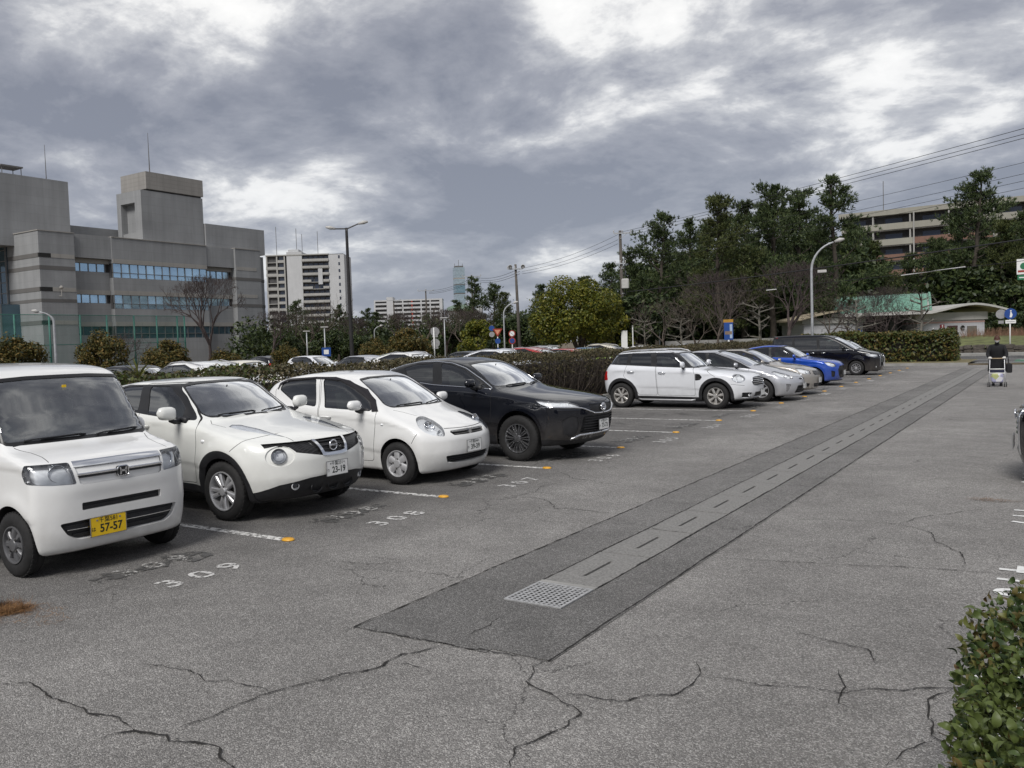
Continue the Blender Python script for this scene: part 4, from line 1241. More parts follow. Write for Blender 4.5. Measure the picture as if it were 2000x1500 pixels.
SPEC['liftback'] = dict(
    wb=2.70, plan_w=.8725, wy=.85, arch=.36, adz=.02, kf=.25, kr=.14, kt=0.112, kh=0.072, kfr=0.068, krr=0.091, zs=.56, fan=.55, xm=-1.7, xh=-.6,
    top=[(.97, .62), (.88, .69), (.5, .825), (.1, .935), (-.2, 1.015), (-.8, 1.275), (-1.3, 1.44), (-1.6, 1.485), (-2.0, 1.475), (-2.6, 1.38), (-3.2, 1.20), (-3.45, 1.08), (-3.6, .95)],
    crown=[(-3.5, .06), (-1, .07), (0, .04), (.9, .06)],
    plan=[(-3.56, .68), (-3.2, .80), (-2.7, .86), (-1.5, .865), (0, .865), (.4, .845), (.92, .73)],
    belt=[(-3.4, 1.10), (-1.5, 1.03), (-.4, .94), (.3, .85), (.9, .70)],
    sec=[(-.9, .12), (-.75, .06), (-.5, .025), (-.25, .0), (-.08, 0), (.0, .015), (.05, .05), (.45, .18), (.55, .24)],
    front=[(.13, .78), (.22, .87), (.38, .92), (.5, .925), (.62, .89), (.72, .8), (.85, .5)],
    rear=[(.25, -3.4), (.4, -3.53), (.9, -3.56), (1.1, -3.48), (1.4, -3.1)], fset=(.46, 2.6), rset=(.3, 3),
    bot=[(-3.5, .28), (-2.7, .18), (.3, .16), (.95, .16)], flare=[(0, .315, .40, .016, .1), (-2.7, .315, .40, .016, .1)])
SPEC['sedan'] = dict(
    wb=2.60, plan_w=.8475, wy=.83, arch=.345, adz=.02, kf=.25, kr=.18, kt=0.112, kh=0.072, kfr=0.068, krr=0.091, zs=.56, fan=.55, xm=-1.65, xh=-.6,
    top=[(.90, .68), (.80, .755), (.3, .90), (-.2, .975), (-.38, 1.02), (-.9, 1.29), (-1.2, 1.41), (-1.5, 1.455), (-1.9, 1.45), (-2.4, 1.31), (-2.85, 1.08), (-3.0, 1.055), (-3.3, 1.03), (-3.5, .95)],
    crown=[(-3.5, .05), (-1, .07), (0, .04), (.9, .06)],
    plan=[(-3.5, .70), (-3.2, .79), (-2.6, .84), (-1.5, .845), (0, .84), (.4, .82), (.85, .73)],
    belt=[(-3.4, 1.04), (-1.5, .98), (-.4, .93), (.3, .86), (.85, .72)],
    sec=[(-.9, .12), (-.75, .06), (-.5, .025), (-.25, .0), (-.08, 0), (.0, .015), (.05, .05), (.45, .18), (.55, .24)],
    front=[(.13, .70), (.22, .79), (.38, .845), (.55, .85), (.68, .82), (.78, .72), (.9, .4)],
    rear=[(.25, -3.35), (.4, -3.49), (.9, -3.51), (1.05, -3.42), (1.2, -3.2)], fset=(.42, 2.6), rset=(.3, 3),
    bot=[(-3.45, .28), (-2.6, .18), (.3, .16), (.85, .16)], flare=[(0, .30, .38, .014, .1), (-2.6, .30, .38, .014, .1)])
SPEC['sport'] = dict(
    wb=2.45, plan_w=.8675, wy=.85, arch=.355, adz=.02, kf=.25, kr=.14, kt=0.104, kh=0.072, kfr=0.068, krr=0.091, zs=.56, fan=.55, xm=-1.5, xh=-.6,
    top=[(.86, .74), (.77, .82), (.3, .93), (-.2, 1.0), (-.35, 1.04), (-.8, 1.30), (-1.05, 1.42), (-1.3, 1.475), (-1.7, 1.495), (-2.2, 1.45), (-2.6, 1.36), (-2.8, 1.2), (-3.0, .98), (-3.1, .9)],
    crown=[(-3, .06), (-1, .07), (0, .04), (.8, .08)],
    plan=[(-3.06, .70), (-2.8, .80), (-2.45, .86), (-1.3, .84), (-.5, .845), (0, .86), (.4, .84), (.83, .74)],
    belt=[(-3, 1.08), (-1.5, 1.03), (-.4, .98), (.3, .91), (.85, .79)],
    sec=[(-.9, .12), (-.75, .06), (-.5, .03), (-.25, .005), (-.08, 0), (.0, .018), (.05, .05), (.45, .18), (.55, .24)],
    front=[(.13, .70), (.22, .78), (.38, .83), (.6, .835), (.75, .80), (.84, .7), (.95, .4)],
    rear=[(.25, -2.9), (.4, -3.03), (.9, -3.06), (1.1, -2.98), (1.4, -2.72)], fset=(.42, 2.6), rset=(.28, 3),
    bot=[(-3, .27), (-2.4, .18), (.3, .16), (.83, .15)], flare=[(0, .31, .40, .02, .1), (-2.45, .31, .40, .02, .1)])
for k_, c_ in dict(kei=(.281, .165, .145), crossover=(.334, .222, .215), hatch=(.290, .185, .165), suv=(.3635, .235, .225), retro=(.337, .222, .205),
                   van=(.315, .20, .19), liftback=(.315, .20, .19), sedan=(.30, .19, .185), sport=(.312, .222, .195)).items():
    SPEC[k_]['wheel'] = dict(name=k_, r=c_[0], rim=c_[1], tw=c_[2], spokes=[], rmat=None)
POSE = dict(kei=(-7.49, 4.36), crossover=(-7.76, 6.86), hatch=(-7.515, 9.455), suv=(-7.18, 12.04), retro=(-7.46, 21.93), van=(-7.44, 39.58))
# ------------------------------------------------------------------ car features
PAINT = {
    'white_pearl': paint_mat('paint_white_pearl', (.80, .80, .785)),
    'white_warm': paint_mat('paint_white_warm', (.785, .79, .755)),
    'white_cool': paint_mat('paint_white_cool', (.74, .755, .785)),
    'navy': paint_mat('paint_navy_black', (.006, .007, .011), 0.0, .25),
    'black': paint_mat('paint_black', (.006, .006, .009), 0.0, .25),
    'silver': paint_mat('paint_silver', (.56, .57, .60), .55, .36),
    'beige_silver': paint_mat('paint_beige_silver', (.44, .41, .37), .55, .36),
    'blue': paint_mat('paint_blue', (.008, .07, .44), .25, .3),
    'cream': paint_mat('paint_cream', (.70, .66, .55)),
    'lime': paint_mat('paint_lime', (.42, .62, .10)),
    'red': paint_mat('paint_red', (.38, .02, .02)),
    'grey': paint_mat('paint_grey', (.22, .215, .21), .5, .35),
    'sky_blue': paint_mat('paint_sky_blue', (.05, .17, .34)),
    'pale_blue': paint_mat('paint_pale_blue', (.40, .46, .60)),
}

M_LENSW = mat('lamp_inner_white', (.74, .75, .77), .3, var=.18, scale=18)
def mesh_mat(name, a, b, scale, ratio):
    if name in MATS: return MATS[name]
    m, n, l, s = new_mat(name)
    t = n.new('ShaderNodeTexCoord'); mp = n.new('ShaderNodeMapping'); mp.inputs['Rotation'].default_value = (math.pi / 2, 0, math.pi / 2)
    l.new(t.outputs['Object'], mp.inputs[0])
    br = n.new('ShaderNodeTexBrick'); br.inputs['Scale'].default_value = scale; br.inputs['Color1'].default_value = (*a, 1); br.inputs['Color2'].default_value = (*a, 1)
    br.inputs['Mortar'].default_value = (*b, 1); br.inputs['Mortar Size'].default_value = .018 * ratio; br.inputs['Brick Width'].default_value = .5; br.inputs['Row Height'].default_value = .32
    l.new(mp.outputs[0], br.inputs['Vector']); l.new(br.outputs['Color'], s.inputs['Base Color'])
    bp = n.new('ShaderNodeBump'); bp.inputs['Distance'].default_value = .01; l.new(br.outputs['Fac'], bp.inputs['Height']); l.new(bp.outputs[0], s.inputs['Normal'])
    s.inputs['Roughness'].default_value = .45
    MATS[name] = m
    return m
M_MESH = mesh_mat('grille_mesh', (.004, .004, .004), (.035, .035, .037), 17, 2.2)

def windscreen(car, poly, frame=.018, tint=None, cond=None, r=.04, top_band=True):
    poly = rounded(poly, r)
    base = cond
    zlo = min(p[1] for p in poly) + .25
    cond = lambda q, nn: nn.z < (.993 if q.z > zlo else .93) and (base is None or base(q))
    g = car.take(car.region('F', poly, cond, .03))
    car.emit('windscreen', g, [tint or G_WS, M_TRIM], -.006, wallmat=1)
    car.part('windscreen_seal', 'F', expand(poly, frame), M_TRIM, -.001, cond=cond, thr=.03)

def side_windows(car, dlo, panes, trim=None, off=-.006, seal=.01, body_pillar=False, r=.03):
    cnd = lambda c: c.y > .3
    for poly, gm in panes:
        poly = rounded(poly, r)
        car.emit('side_window', car.take(car.region('S', poly, cnd)), [gm, M_TRIM], off, mode='pair', wallmat=1)
        if body_pillar: car.part('window_seal', 'S', expand(poly, seal), M_TRIM, 0.0, mode='pair', cond=cnd)
    if dlo and not body_pillar:
        car.part('window_frame', 'S', rounded(dlo, r), trim or M_TRIM, -.001, mode='pair', cond=cnd)

def doors(car, polys, mats, handles=(), hmat=None):
    """each door panel is a part of its own behind a shut line"""
    cnd = lambda c: c.y > .3
    for poly in polys:
        poly = rounded(poly, .05)
        car.seam('S', poly, .007, cnd, True)
        outs = car.part('door', 'S', expand(poly, -.0035), mats, 0.0, mode='pair', cond=cnd)
        for (hx, hz) in handles:
            if not pip(hx, hz, poly): continue
            p = car.body.side(hx, hz)
            for s, o in zip((1, -1), outs):
                b = MB(); y = p[1]
                b.tube([(hx - .10, s * (y + .004), hz - .004), (hx - .085, s * (y + .034), hz), (hx, s * (y + .040), hz + .003), (hx + .085, s * (y + .034), hz), (hx + .10, s * (y + .004), hz - .004)], [.010, .013, .014, .013, .010], 8)
                b.build('door_handle', hmat or mats[0], o, True)

def line_front(car, name, pts, w, m, off=.004, n=24, both=True, flat=.5, parent=None):
    """raised strip that follows the nose along points (y, z); mirrored across the centre when both"""
    q = []
    P = [Vector(p) for p in pts]
    tot = [0]
    for a, b in zip(P, P[1:]): tot.append(tot[-1] + (b - a).length)
    for i in range(n + 1):
        d = tot[-1] * i / n
        k = max(j for j in range(len(tot)) if tot[j] <= d + 1e-9); k = min(k, len(P) - 2)
        u = (d - tot[k]) / max(1e-9, tot[k + 1] - tot[k])
        v = P[k].lerp(P[k + 1], u)
        h = car.body.front(v.x, v.y)
        if h is None: continue
        q.append(h + car.body.grad(h[None])[0] * off)
    if len(q) < 2: return
    b = MB(); b.tube(q, w / 2, 8)
    if both: b2 = [(p[0], -p[1], p[2]) for p in q]; b.tube(b2, w / 2, 8)
    return b.build(name, m, parent or car.root, True)

def slats(car, zs, y, h, m, off=-.012, name='grille_bar', y1=None):
    for i, z in enumerate(zs):
        yy = y if not isinstance(y, (list, tuple)) else y[i]
        q = []
        for t in np.linspace(-1, 1, 15):
            p = car.body.front(abs(t) * yy, z)
            q.append((p[0] + off, t * yy, z))
        b = MB()
        vs_ = []
        for p in q:
            vs_ += [(p[0], p[1], p[2] - h / 2), (p[0] + .008, p[1], p[2] - h / 4), (p[0] + .008, p[1], p[2] + h / 4), (p[0], p[1], p[2] + h / 2), (p[0] - .02, p[1], p[2])]
        fs = []
        for k in range(len(q) - 1):
            for j in range(5):
                fs.append((k * 5 + j, k * 5 + (j + 1) % 5, k * 5 + 5 + (j + 1) % 5, k * 5 + 5 + j))
        b.add(vs_, fs); b.build(name, m, car.root, 'auto')

def emblem_ring(car, z, r, ry, m_ring, m_fill, kind, out=.014):
    x = car.body.front(0, z)[0] + out
    e = MB()
    e.tube([(x, r * math.cos(a), z + ry * math.sin(a)) for a in np.linspace(0, 2 * math.pi, 33)], r * .16, 8, cap=False)
    if kind == 'bar':
        e.box((x - .006, -r * 1.05, z - ry * .2), (x + .010, r * 1.05, z + ry * .2), .003)
    if kind == 'ovals':
        e.tube([(x + .004, r * .34 * math.cos(a), z + ry * .85 * math.sin(a)) for a in np.linspace(0, 2 * math.pi, 25)], r * .11, 6, cap=False)
        e.tube([(x + .004, r * .92 * math.cos(a), z + ry * .32 + ry * .36 * math.sin(a)) for a in np.linspace(0, 2 * math.pi, 25)], r * .10, 6, cap=False)
    o = e.build('emblem', m_ring, car.root, True)
    if m_fill:
        f = MB(); f.lathe([(r * .98, -.004), (.001, .002)], 32, 'z')
        q = f.build('emblem_field', m_fill, o); q.rotation_euler = (0, math.pi / 2, 0); q.location = (x - .002, 0, z); q.scale = (ry / r, 1, 1)
    return o

def fog_lamp(car, y, z, r, m=None):
    for s in (1, -1):
        p = car.body.front(y, z)
        b = MB(); b.lathe([(r, -.02), (r, .004), (r * .9, .006), (r * .8, -.008), (r * .3, -.02), (.001, -.02)], 20, 'z')
        o = b.build('fog_lamp', m or M_REFL, car.root, True)
        o.rotation_euler = (0, math.pi / 2, math.radians(22) * s); o.location = (p[0] - .004, s * y, z)
        q = MB(); q.lathe([(r * .92, .004), (r * .6, .014), (.001, .018)], 20, 'z'); l_ = q.build('lens', G_LENS, o, True)

def side_turn(car, x, z, w=.045):
    p = car.body.side(x, z)
    for s in (1, -1):
        b = MB(); b.lathe([(w / 2, -.004), (w / 2, .004), (w * .3, .011), (.001, .013)], 16, 'z')
        o = b.build('side_repeater', M_REFL, car.root, True)
        o.rotation_euler = (-math.pi / 2 * s, 0, 0); o.location = (x, s * p[1], z); o.scale = (1.3, .8, 1)

def tail_lamps(car, poly, pr='B', m=None):
    car.part('tail_lamp', pr, rounded(poly, .03), m or M_RED, .006, mode='pair')

def rear_glass(car, poly, m=None):
    poly = rounded(poly, .05)
    car.emit('rear_window', car.take(car.region('B', poly, None, .03)), [m or G_PRIV, M_TRIM], -.005, wallmat=1)

def begin(kind, name, paint, label, cat, pose, rz=0.0, group='cars parked in the front row'):
    r = empty(name, (0, 0, 0))
    tag(r, label, cat, group)
    c = Car(SPEC[kind], r); c.paintm = PAINT[paint]; c.pose = pose; c.rz = rz
    return c

def end(c, extra=None):
    c.finish([c.paintm, M_GAP, M_BLACK])
    all_wheels(c); underbody(c)
    c.root.location = (c.pose[0], c.pose[1], 0); c.root.rotation_euler = (0, 0, c.rz)
    return c.root

SPEC['kei']['wheel'].update(rmat=mat('hubcap_grey', (.13, .13, .135), .35, .3, var=.15), spokes=spokes(8, .016, .034, .05, .152, 90, 0, -.004, -.012), hub=.05, bolts=4)
SPEC['crossover']['wheel'].update(rmat=M_ALLOY, spokes=spokes(5, .021, .026, .055, .210, 90, 12), hub=.045)
SPEC['hatch']['wheel'].update(rmat=mat('hubcap_silver', (.52, .52, .53), .38, .45, var=.08), spokes=spokes(6, .040, .050, .03, .172, 90, 0, -.002, -.010), hub=.05, bolts=4)
SPEC['suv']['wheel'].update(rmat=mat('alloy_machined', (.45, .45, .46), .22, .9, var=.12), dmat=M_ALLOYD, spokes=spokes(10, .008, .012, .05, .220, 90, 7), hub=.05)
SPEC['retro']['wheel'].update(rmat=mat('alloy_pale', (.62, .60, .57), .32, .7, var=.08), spokes=spokes(7, .022, .036, .05, .205, 90), hub=.05)
SPEC['van']['wheel'].update(rmat=M_ALLOY, spokes=spokes(10, .009, .011, .05, .185, 90), hub=.045)
for k_ in ('liftback', 'sedan'): SPEC[k_]['wheel'].update(rmat=M_ALLOY, spokes=spokes(5, .022, .035, .05, .18, 90), hub=.05)
SPEC['sport']['wheel'].update(rmat=M_ALLOYD, spokes=spokes(5, .012, .018, .05, .2, 90, 10), hub=.045)

# ---- white boxy kei wagon
def build_kei():
    c = begin('kei', 'parked_kei_car', 'white_pearl', 'white boxy kei wagon with yellow number plate, nearest car at the left edge', 'car', POSE['kei'])
    arches(c)
    ff = lambda q: q.x < .12 and q.z > 1.0
    windscreen(c, [(-.2, 1.145), (.3, 1.142), (.665, 1.14), (.615, 1.655), (.3, 1.675), (-.2, 1.678)], .03, cond=ff)
    side_windows(c, [(-.20, 1.12), (-.50, 1.60), (-2.72, 1.62), (-2.78, 1.12)],
                 [([(-.36, 1.15), (-.60, 1.58), (-.72, 1.59), (-.72, 1.15)], G_SIDE), ([(-.78, 1.14), (-.78, 1.59), (-1.48, 1.60), (-1.48, 1.14)], G_SIDE), ([(-1.56, 1.14), (-1.56, 1.60), (-2.66, 1.60), (-2.7, 1.14)], G_PRIV)])
    headlight(c, 30, rounded([(.175, .972), (.145, .90), (.118, .79), (.30, .798), (.50, .82), (.525, .90), (.505, .975)], .02),
              bowls=[(.372, .515, .885, .070, M_CHROME), (.285, .61, .89, .05, M_CHROME)], depth=.06)
    P = [(-.2, .977), (.408, .974), (.415, .928), (-.2, .925)]
    c.part('grille_bar', 'F', P, M_CHROME, .006)
    c.part('grille', 'F', [(-.2, .923), (.405, .925), (.385, .79), (.36, .778), (-.2, .772)], [PAINT['white_pearl'], M_TRIM], -.010, wallmat=1)
    slats(c, [.862], .40, .026, M_CHROME, .004, 'grille_trim'); slats(c, [.842], .395, .014, M_TRIM, .004, 'grille_dark_line')  # chrome strip with a dark trim line below it
    x = c.body.front(0, .85)[0] + .016
    b = MB(); b.prism(rounded([(-.053, .805), (.053, .805), (.047, .893), (-.047, .893)], .02), x - .03, x, 'x'); e = b.build('emblem', M_TRIM, c.root)
    b = MB(); ring = rounded([(-.053, .805), (.053, .805), (.047, .893), (-.047, .893)], .02) ; ring.append(ring[0])
    b.tube([(x + .002, u, v) for u, v in ring], .0055, 6, cap=False)
    for s in (1, -1): b.prism([(s * .036, .882), (s * .024, .882), (s * .014, .852), (s * .019, .816), (s * .034, .816), (s * .028, .852)], x, x + .007, 'x')
    b.box((x, -.02, .842), (x + .007, .02, .858)); b.build('emblem_letter', M_CHROME, e)
    c.part('upper_intake', 'F', rounded([(-.2, .620), (.375, .620), (.375, .555), (-.2, .555)], .012), [M_BLACK, PAINT['white_pearl']], -.035, wallmat=1)
    c.part('lower_intake', 'F', rounded([(-.2, .482), (.36, .474), (.56, .466), (.50, .36), (.42, .312), (-.2, .308)], .03), [M_BLACK, PAINT['white_pearl']], -.035, wallmat=1)
    slats(c, [.404], .50, .012, M_CHROME, -.012, 'intake_trim'); slats(c, [.585, .44, .36], [.36, .52, .45], .010, M_BLACK, -.022, 'intake_bar')
    number_plate(c, -.16, .395, '千葉581', 'は', '57-57', M_PLATEY)
    c.seam('T', [(-.10, .62), (.05, .56), (.2, .545), (.33, .56)], .007, lambda q: q.z > .9)
    c.seam('T', [(-.095, -.1), (-.10, .3), (-.12, .62)], .012, lambda q: q.z > .9)
    doors(c, [[(-.30, 1.10), (-.36, .62), (-.44, .27), (-1.50, .25), (-1.50, 1.10)]], [PAINT['white_pearl']], [(-1.35, .98)])
    wipers(c, [(.12, 1.135, .58, 1.155), (-.52, 1.135, .02, 1.15)])
    mirror_pair(c, -.50, .755, 1.14, (.09, .19, .22), [PAINT['white_pearl']])
    tail_lamps(c, [(.55, .75), (.72, .75), (.72, 1.15), (.58, 1.15)]); rear_glass(c, [(-.2, 1.12), (.58, 1.12), (.52, 1.58), (-.2, 1.6)])
    b = MB(); p = c.body.front(.02, 1.585); b.box((p[0] - .012, -.02, 1.56), (p[0] - .008, .02, 1.61)); b.build('inspection_sticker', M_PLATEY, c.root)
    cabin(c, .42, (-.12, 1.07), -.95, -1.85, 1.60, .66)
    return end(c)

# ---- white compact crossover with round lamps
def build_crossover():
    c = begin('crossover', 'parked_crossover', 'white_warm', 'white rounded crossover with round lamps in black honeycomb grille, plate 23-19', 'car', POSE['crossover'])
    pm = PAINT['white_warm']
    R = c.sp['arch']
    for wx in (0, -c.sp['wb']):
        ring = [(wx + .50, .30)] + circ(wx, .334, .452, 26, -4, 184) + [(wx - .50, .30)]
        ring = [(wx + .452, .16)] + circ(wx, .334, .452, 26, 0, 180) + [(wx - .452, .16)]
    arches(c)
    for wx in (0, -c.sp['wb']):
        c.part('arch_trim', 'S', [(wx + .455, .12)] + circ(wx, .334, .455, 28, 0, 180) + [(wx - .455, .12)], M_BLACK, .008, mode='pair', cond=lambda q: q.y > .45)
    ff = lambda q: q.x < .1 and q.z > 1.0
    windscreen(c, [(-.2, 1.13), (.35, 1.125), (.575, 1.135), (.605, 1.17), (.555, 1.35), (.51, 1.475), (.3, 1.498), (-.2, 1.505)], .022, cond=ff, r=.05)
    side_windows(c, [(-2.36, 1.31), (-2.2, 1.45), (-1.95, 1.50), (-1.13, 1.505), (-.92, 1.365), (-.75, 1.235), (-.57, 1.095), (-.96, 1.118), (-1.41, 1.152), (-2.1, 1.215)],
                 [([(-1.47, 1.482), (-1.16, 1.478), (-.955, 1.352), (-.80, 1.235), (-.75, 1.125), (-.96, 1.139), (-1.40, 1.174)], G_SIDE),
                  ([(-1.62, 1.483), (-1.95, 1.475), (-2.17, 1.42), (-2.28, 1.31), (-2.1, 1.238), (-1.60, 1.192)], G_PRIV)])
    headlight(c, 'T', [(-.15, .62), (-.19, .54), (-.12, .47), (.14, .445), (.37, .45), (.575, .437), (.35, .53), (.05, .612)], bowls=[], depth=.010, hm=M_LENSW, cond=lambda q: q.z > .8)
    # round lamps set in shallow sockets
    lamp = circ(.054, .725, .083, 28)
    headlight(c, 40, lamp, bowls=[(.66, .625, .725, .055, M_CHROME)], depth=.055)
    c.part('lamp_socket', 40, circ(.040, .722, .158, 32, ry=.108), [pm, pm], -.016, mode='pair')
    gp = [(-.2, .866), (.436, .863), (.62, .862), (.735, .860), (.735, .815), (.636, .832), (.53, .812), (.483, .752), (.187, .691), (.02, .678), (-.2, .678)]
    V_out = [(-.2, .675), (.10, .678), (.185, .688), (.240, .862), (.205, .862), (.155, .722), (.09, .712), (-.2, .709)]
    c.part('grille_trim', 'F', V_out, M_CHROME, .010)
    c.part('grille', 'F', gp, [M_MESH, M_TRIM], -.022, wallmat=1)
    slats(c, [.745, .79, .835], [.15, .165, .18], .012, M_BLACK, -.014)
    emblem_ring(c, .783, .055, .055, M_CHROME, None, 'bar', .008)
    x = c.body.front(0, .783)[0] + .0195
    put_text(text_mesh('NISSAN', .024), M_TRIM, c.root, (x, 0, .783), name='emblem_lettering')
    low = [(-.2, .478), (.163, .470), (.358, .462), (.65, .412), (.80, .345), (.95, .30), (.95, -.1), (-.2, -.1)]
    c.part('lower_bumper', 'F', low, [M_BLACK, M_BLACK], -.006, cond=lambda q: q.x > .2, thr=-.6)
    c.part('sill_trim', 'S', [(-2.08, .38), (-.43, .355), (-.43, -.1), (-2.08, -.1)], M_BLACK, .004, mode='pair', cond=lambda q: q.y > .3, thr=-.6)
    fog_lamp(c, .50, .385, .042)
    for y in (.0, .24): 
        p = c.body.front(y, .33)
        for s in ((1, -1) if y else (1,)):
            b = MB(); b.lathe([(.075, .0), (.082, .010), (.088, .0), (.07, -.03), (.001, -.03)], 20, 'z'); o = b.build('bumper_recess', M_TRIM, c.root, True)
            o.rotation_euler = (0, math.pi / 2, 0); o.location = (p[0] + .002, s * y, .335); o.scale = (.7, 1, 1)
    number_plate(c, 0, .53, '千葉331', 'り', '23-19', fwd=.02)
    c.seam('T', [(-.46, .62), (-.36, .685), (-.15, .655)], .007, lambda q: q.z > .9); c.seam('T', [(.57, .437), (.69, .432)], .007, lambda q: q.z > .8)
    c.seam('S', [(.185, .785), (.33, .904), (.42, .945)], .007, lambda q: q.y > .3)
    doors(c, [[(-1.58, 1.515), (-1.12, 1.517), (-.90, 1.385), (-.64, 1.16), (-.45, 1.04), (-.455, .85), (-.52, .6), (-.55, .38), (-1.52, .37), (-1.55, .8), (-1.53, 1.17)]], [pm], [(-1.42, 1.02)])
    side_turn(c, -.318, .874, .05)
    wipers(c, [(.10, 1.13, .60, 1.15), (-.48, 1.125, .02, 1.14)])
    mirror_pair(c, -.74, .88, 1.185, (.24, .165, .13), [pm])
    tail_lamps(c, [(.5, .8), (.8, .85), (.75, 1.15), (.6, 1.1)])
    cabin(c, .50, (-.42, 1.04), -1.25, -2.0, 1.43, .70)
    return end(c)

# ---- white small hatchback with rain visors
def build_hatch():
    c = begin('hatch', 'parked_hatchback', 'white_pearl', 'small white hatchback with dark window visors and silver wheel covers, plate 39-39', 'car', POSE['hatch'])
    pm = PAINT['white_pearl']
    arches(c)
    ff = lambda q: q.x < .1 and q.z > .95
    windscreen(c, [(-.2, 1.045), (.30, 1.04), (.56, 1.04), (.60, 1.07), (.56, 1.2), (.50, 1.405), (.3, 1.428), (-.2, 1.436)], .018, cond=ff)
    cnd = lambda q: q.y > .3
    vis = [(-2.36, 1.28), (-2.34, 1.37), (-2.2, 1.43), (-1.6, 1.458), (-1.22, 1.452), (-.97, 1.40), (-.68, 1.27), (-.483, 1.131), (-.35, .985), (-.44, .98), (-.53, 1.105), (-.63, 1.175), (-.87, 1.305), (-1.106, 1.40), (-1.424, 1.428), (-1.588, 1.432), (-2.2, 1.398), (-2.31, 1.345)]
    side_windows(c, None, [([(-2.31, 1.28), (-2.28, 1.36), (-2.15, 1.398), (-1.588, 1.428), (-1.53, 1.048), (-1.97, 1.098)], G_PRIV),
                           ([(-1.424, 1.425), (-1.106, 1.396), (-.87, 1.298), (-.63, 1.168), (-.53, 1.10), (-.47, 1.0), (-.78, 1.012), (-1.336, 1.035)], G_SIDE)], body_pillar=True)
    c.part('rain_visor', 'S', vis, mat('visor_smoke', (.02, .018, .019), .12, var=.1), .014, mode='pair', cond=cnd)
    headlight(c, 40, rounded([(.347, .874), (.285, .903), (.2, .898), (.0915, .842), (.0105, .769), (-.0037, .681), (.0104, .645), (.189, .673), (.279, .716), (.345, .778)], .03),
              bowls=[(.36, .545, .785, .075, M_CHROME), (.50, .51, .69, .035, M_REFL)], depth=.05, cond=lambda q: q.x > -.1)
    c.part('grille', 'F', rounded([(-.2, .716), (.20, .714), (.355, .712), (.385, .69), (.34, .647), (.05, .641), (-.2, .641)], .012), [M_TRIM, pm], -.022, wallmat=1)
    slats(c, [.693, .663], [.355, .335], .010, M_CHROME, -.006); slats(c, [.678], .35, .006, M_BLACK, -.014)
    b = MB(); x = c.body.front(0, .678)[0] + .012
    b.prism([(-.034, .716), (.034, .716), (.026, .69), (.034, .66), (.022, .642), (-.022, .642), (-.034, .66), (-.026, .69)], x - .02, x, 'x'); b.build('emblem', M_CHROME, c.root)
    c.part('lower_intake', 'F', rounded([(-.2, .376), (.414, .384), (.50, .380), (.46, .285), (.34, .272), (.14, .262), (-.2, .262)], .02), [M_BLACK, pm], -.03, wallmat=1)
    slats(c, [.295, .32, .345], [.36, .42, .45], .010, M_BLACK, -.014, 'intake_bar')
    number_plate(c, .02, .478, '千葉544', 'わ', '39-39')
    c.seam('T', [(-.221, .60), (-.10, .53), (.09, .465)], .007, lambda q: q.z > .8)
    c.seam('F', [(.42, .742), (.3, .738), (.15, .733), (-.1, .731)], .007, lambda q: q.x > .3)
    c.seam('S', [(.259, .569), (.30, .64), (.335, .70)], .007, cnd)
    doors(c, [[(-1.47, 1.46), (-1.22, 1.452), (-.97, 1.392), (-.36, .98), (-.365, .82), (-.46, .30), (-1.42, .29), (-1.44, 1.0)],
              [(-1.50, 1.46), (-1.46, 1.0), (-1.44, .29), (-2.02, .32), (-2.12, .55), (-2.32, .75), (-2.42, 1.28), (-2.2, 1.42)]], [pm], [(-1.30, .90), (-2.15, .93)])
    side_turn(c, -.245, .813, .04)
    wipers(c, [(.08, 1.035, .56, 1.06), (-.48, 1.035, .02, 1.05)])
    mirror_pair(c, -.60, .85, 1.075, (.25, .15, .13), [pm])
    tail_lamps(c, [(.45, .75), (.75, .8), (.72, 1.2), (.55, 1.1)]); rear_glass(c, [(-.2, 1.05), (.55, 1.05), (.48, 1.38), (-.2, 1.4)])
    cabin(c, .40, (-.22, .97), -1.12, -1.85, 1.37, .70)
    return end(c)

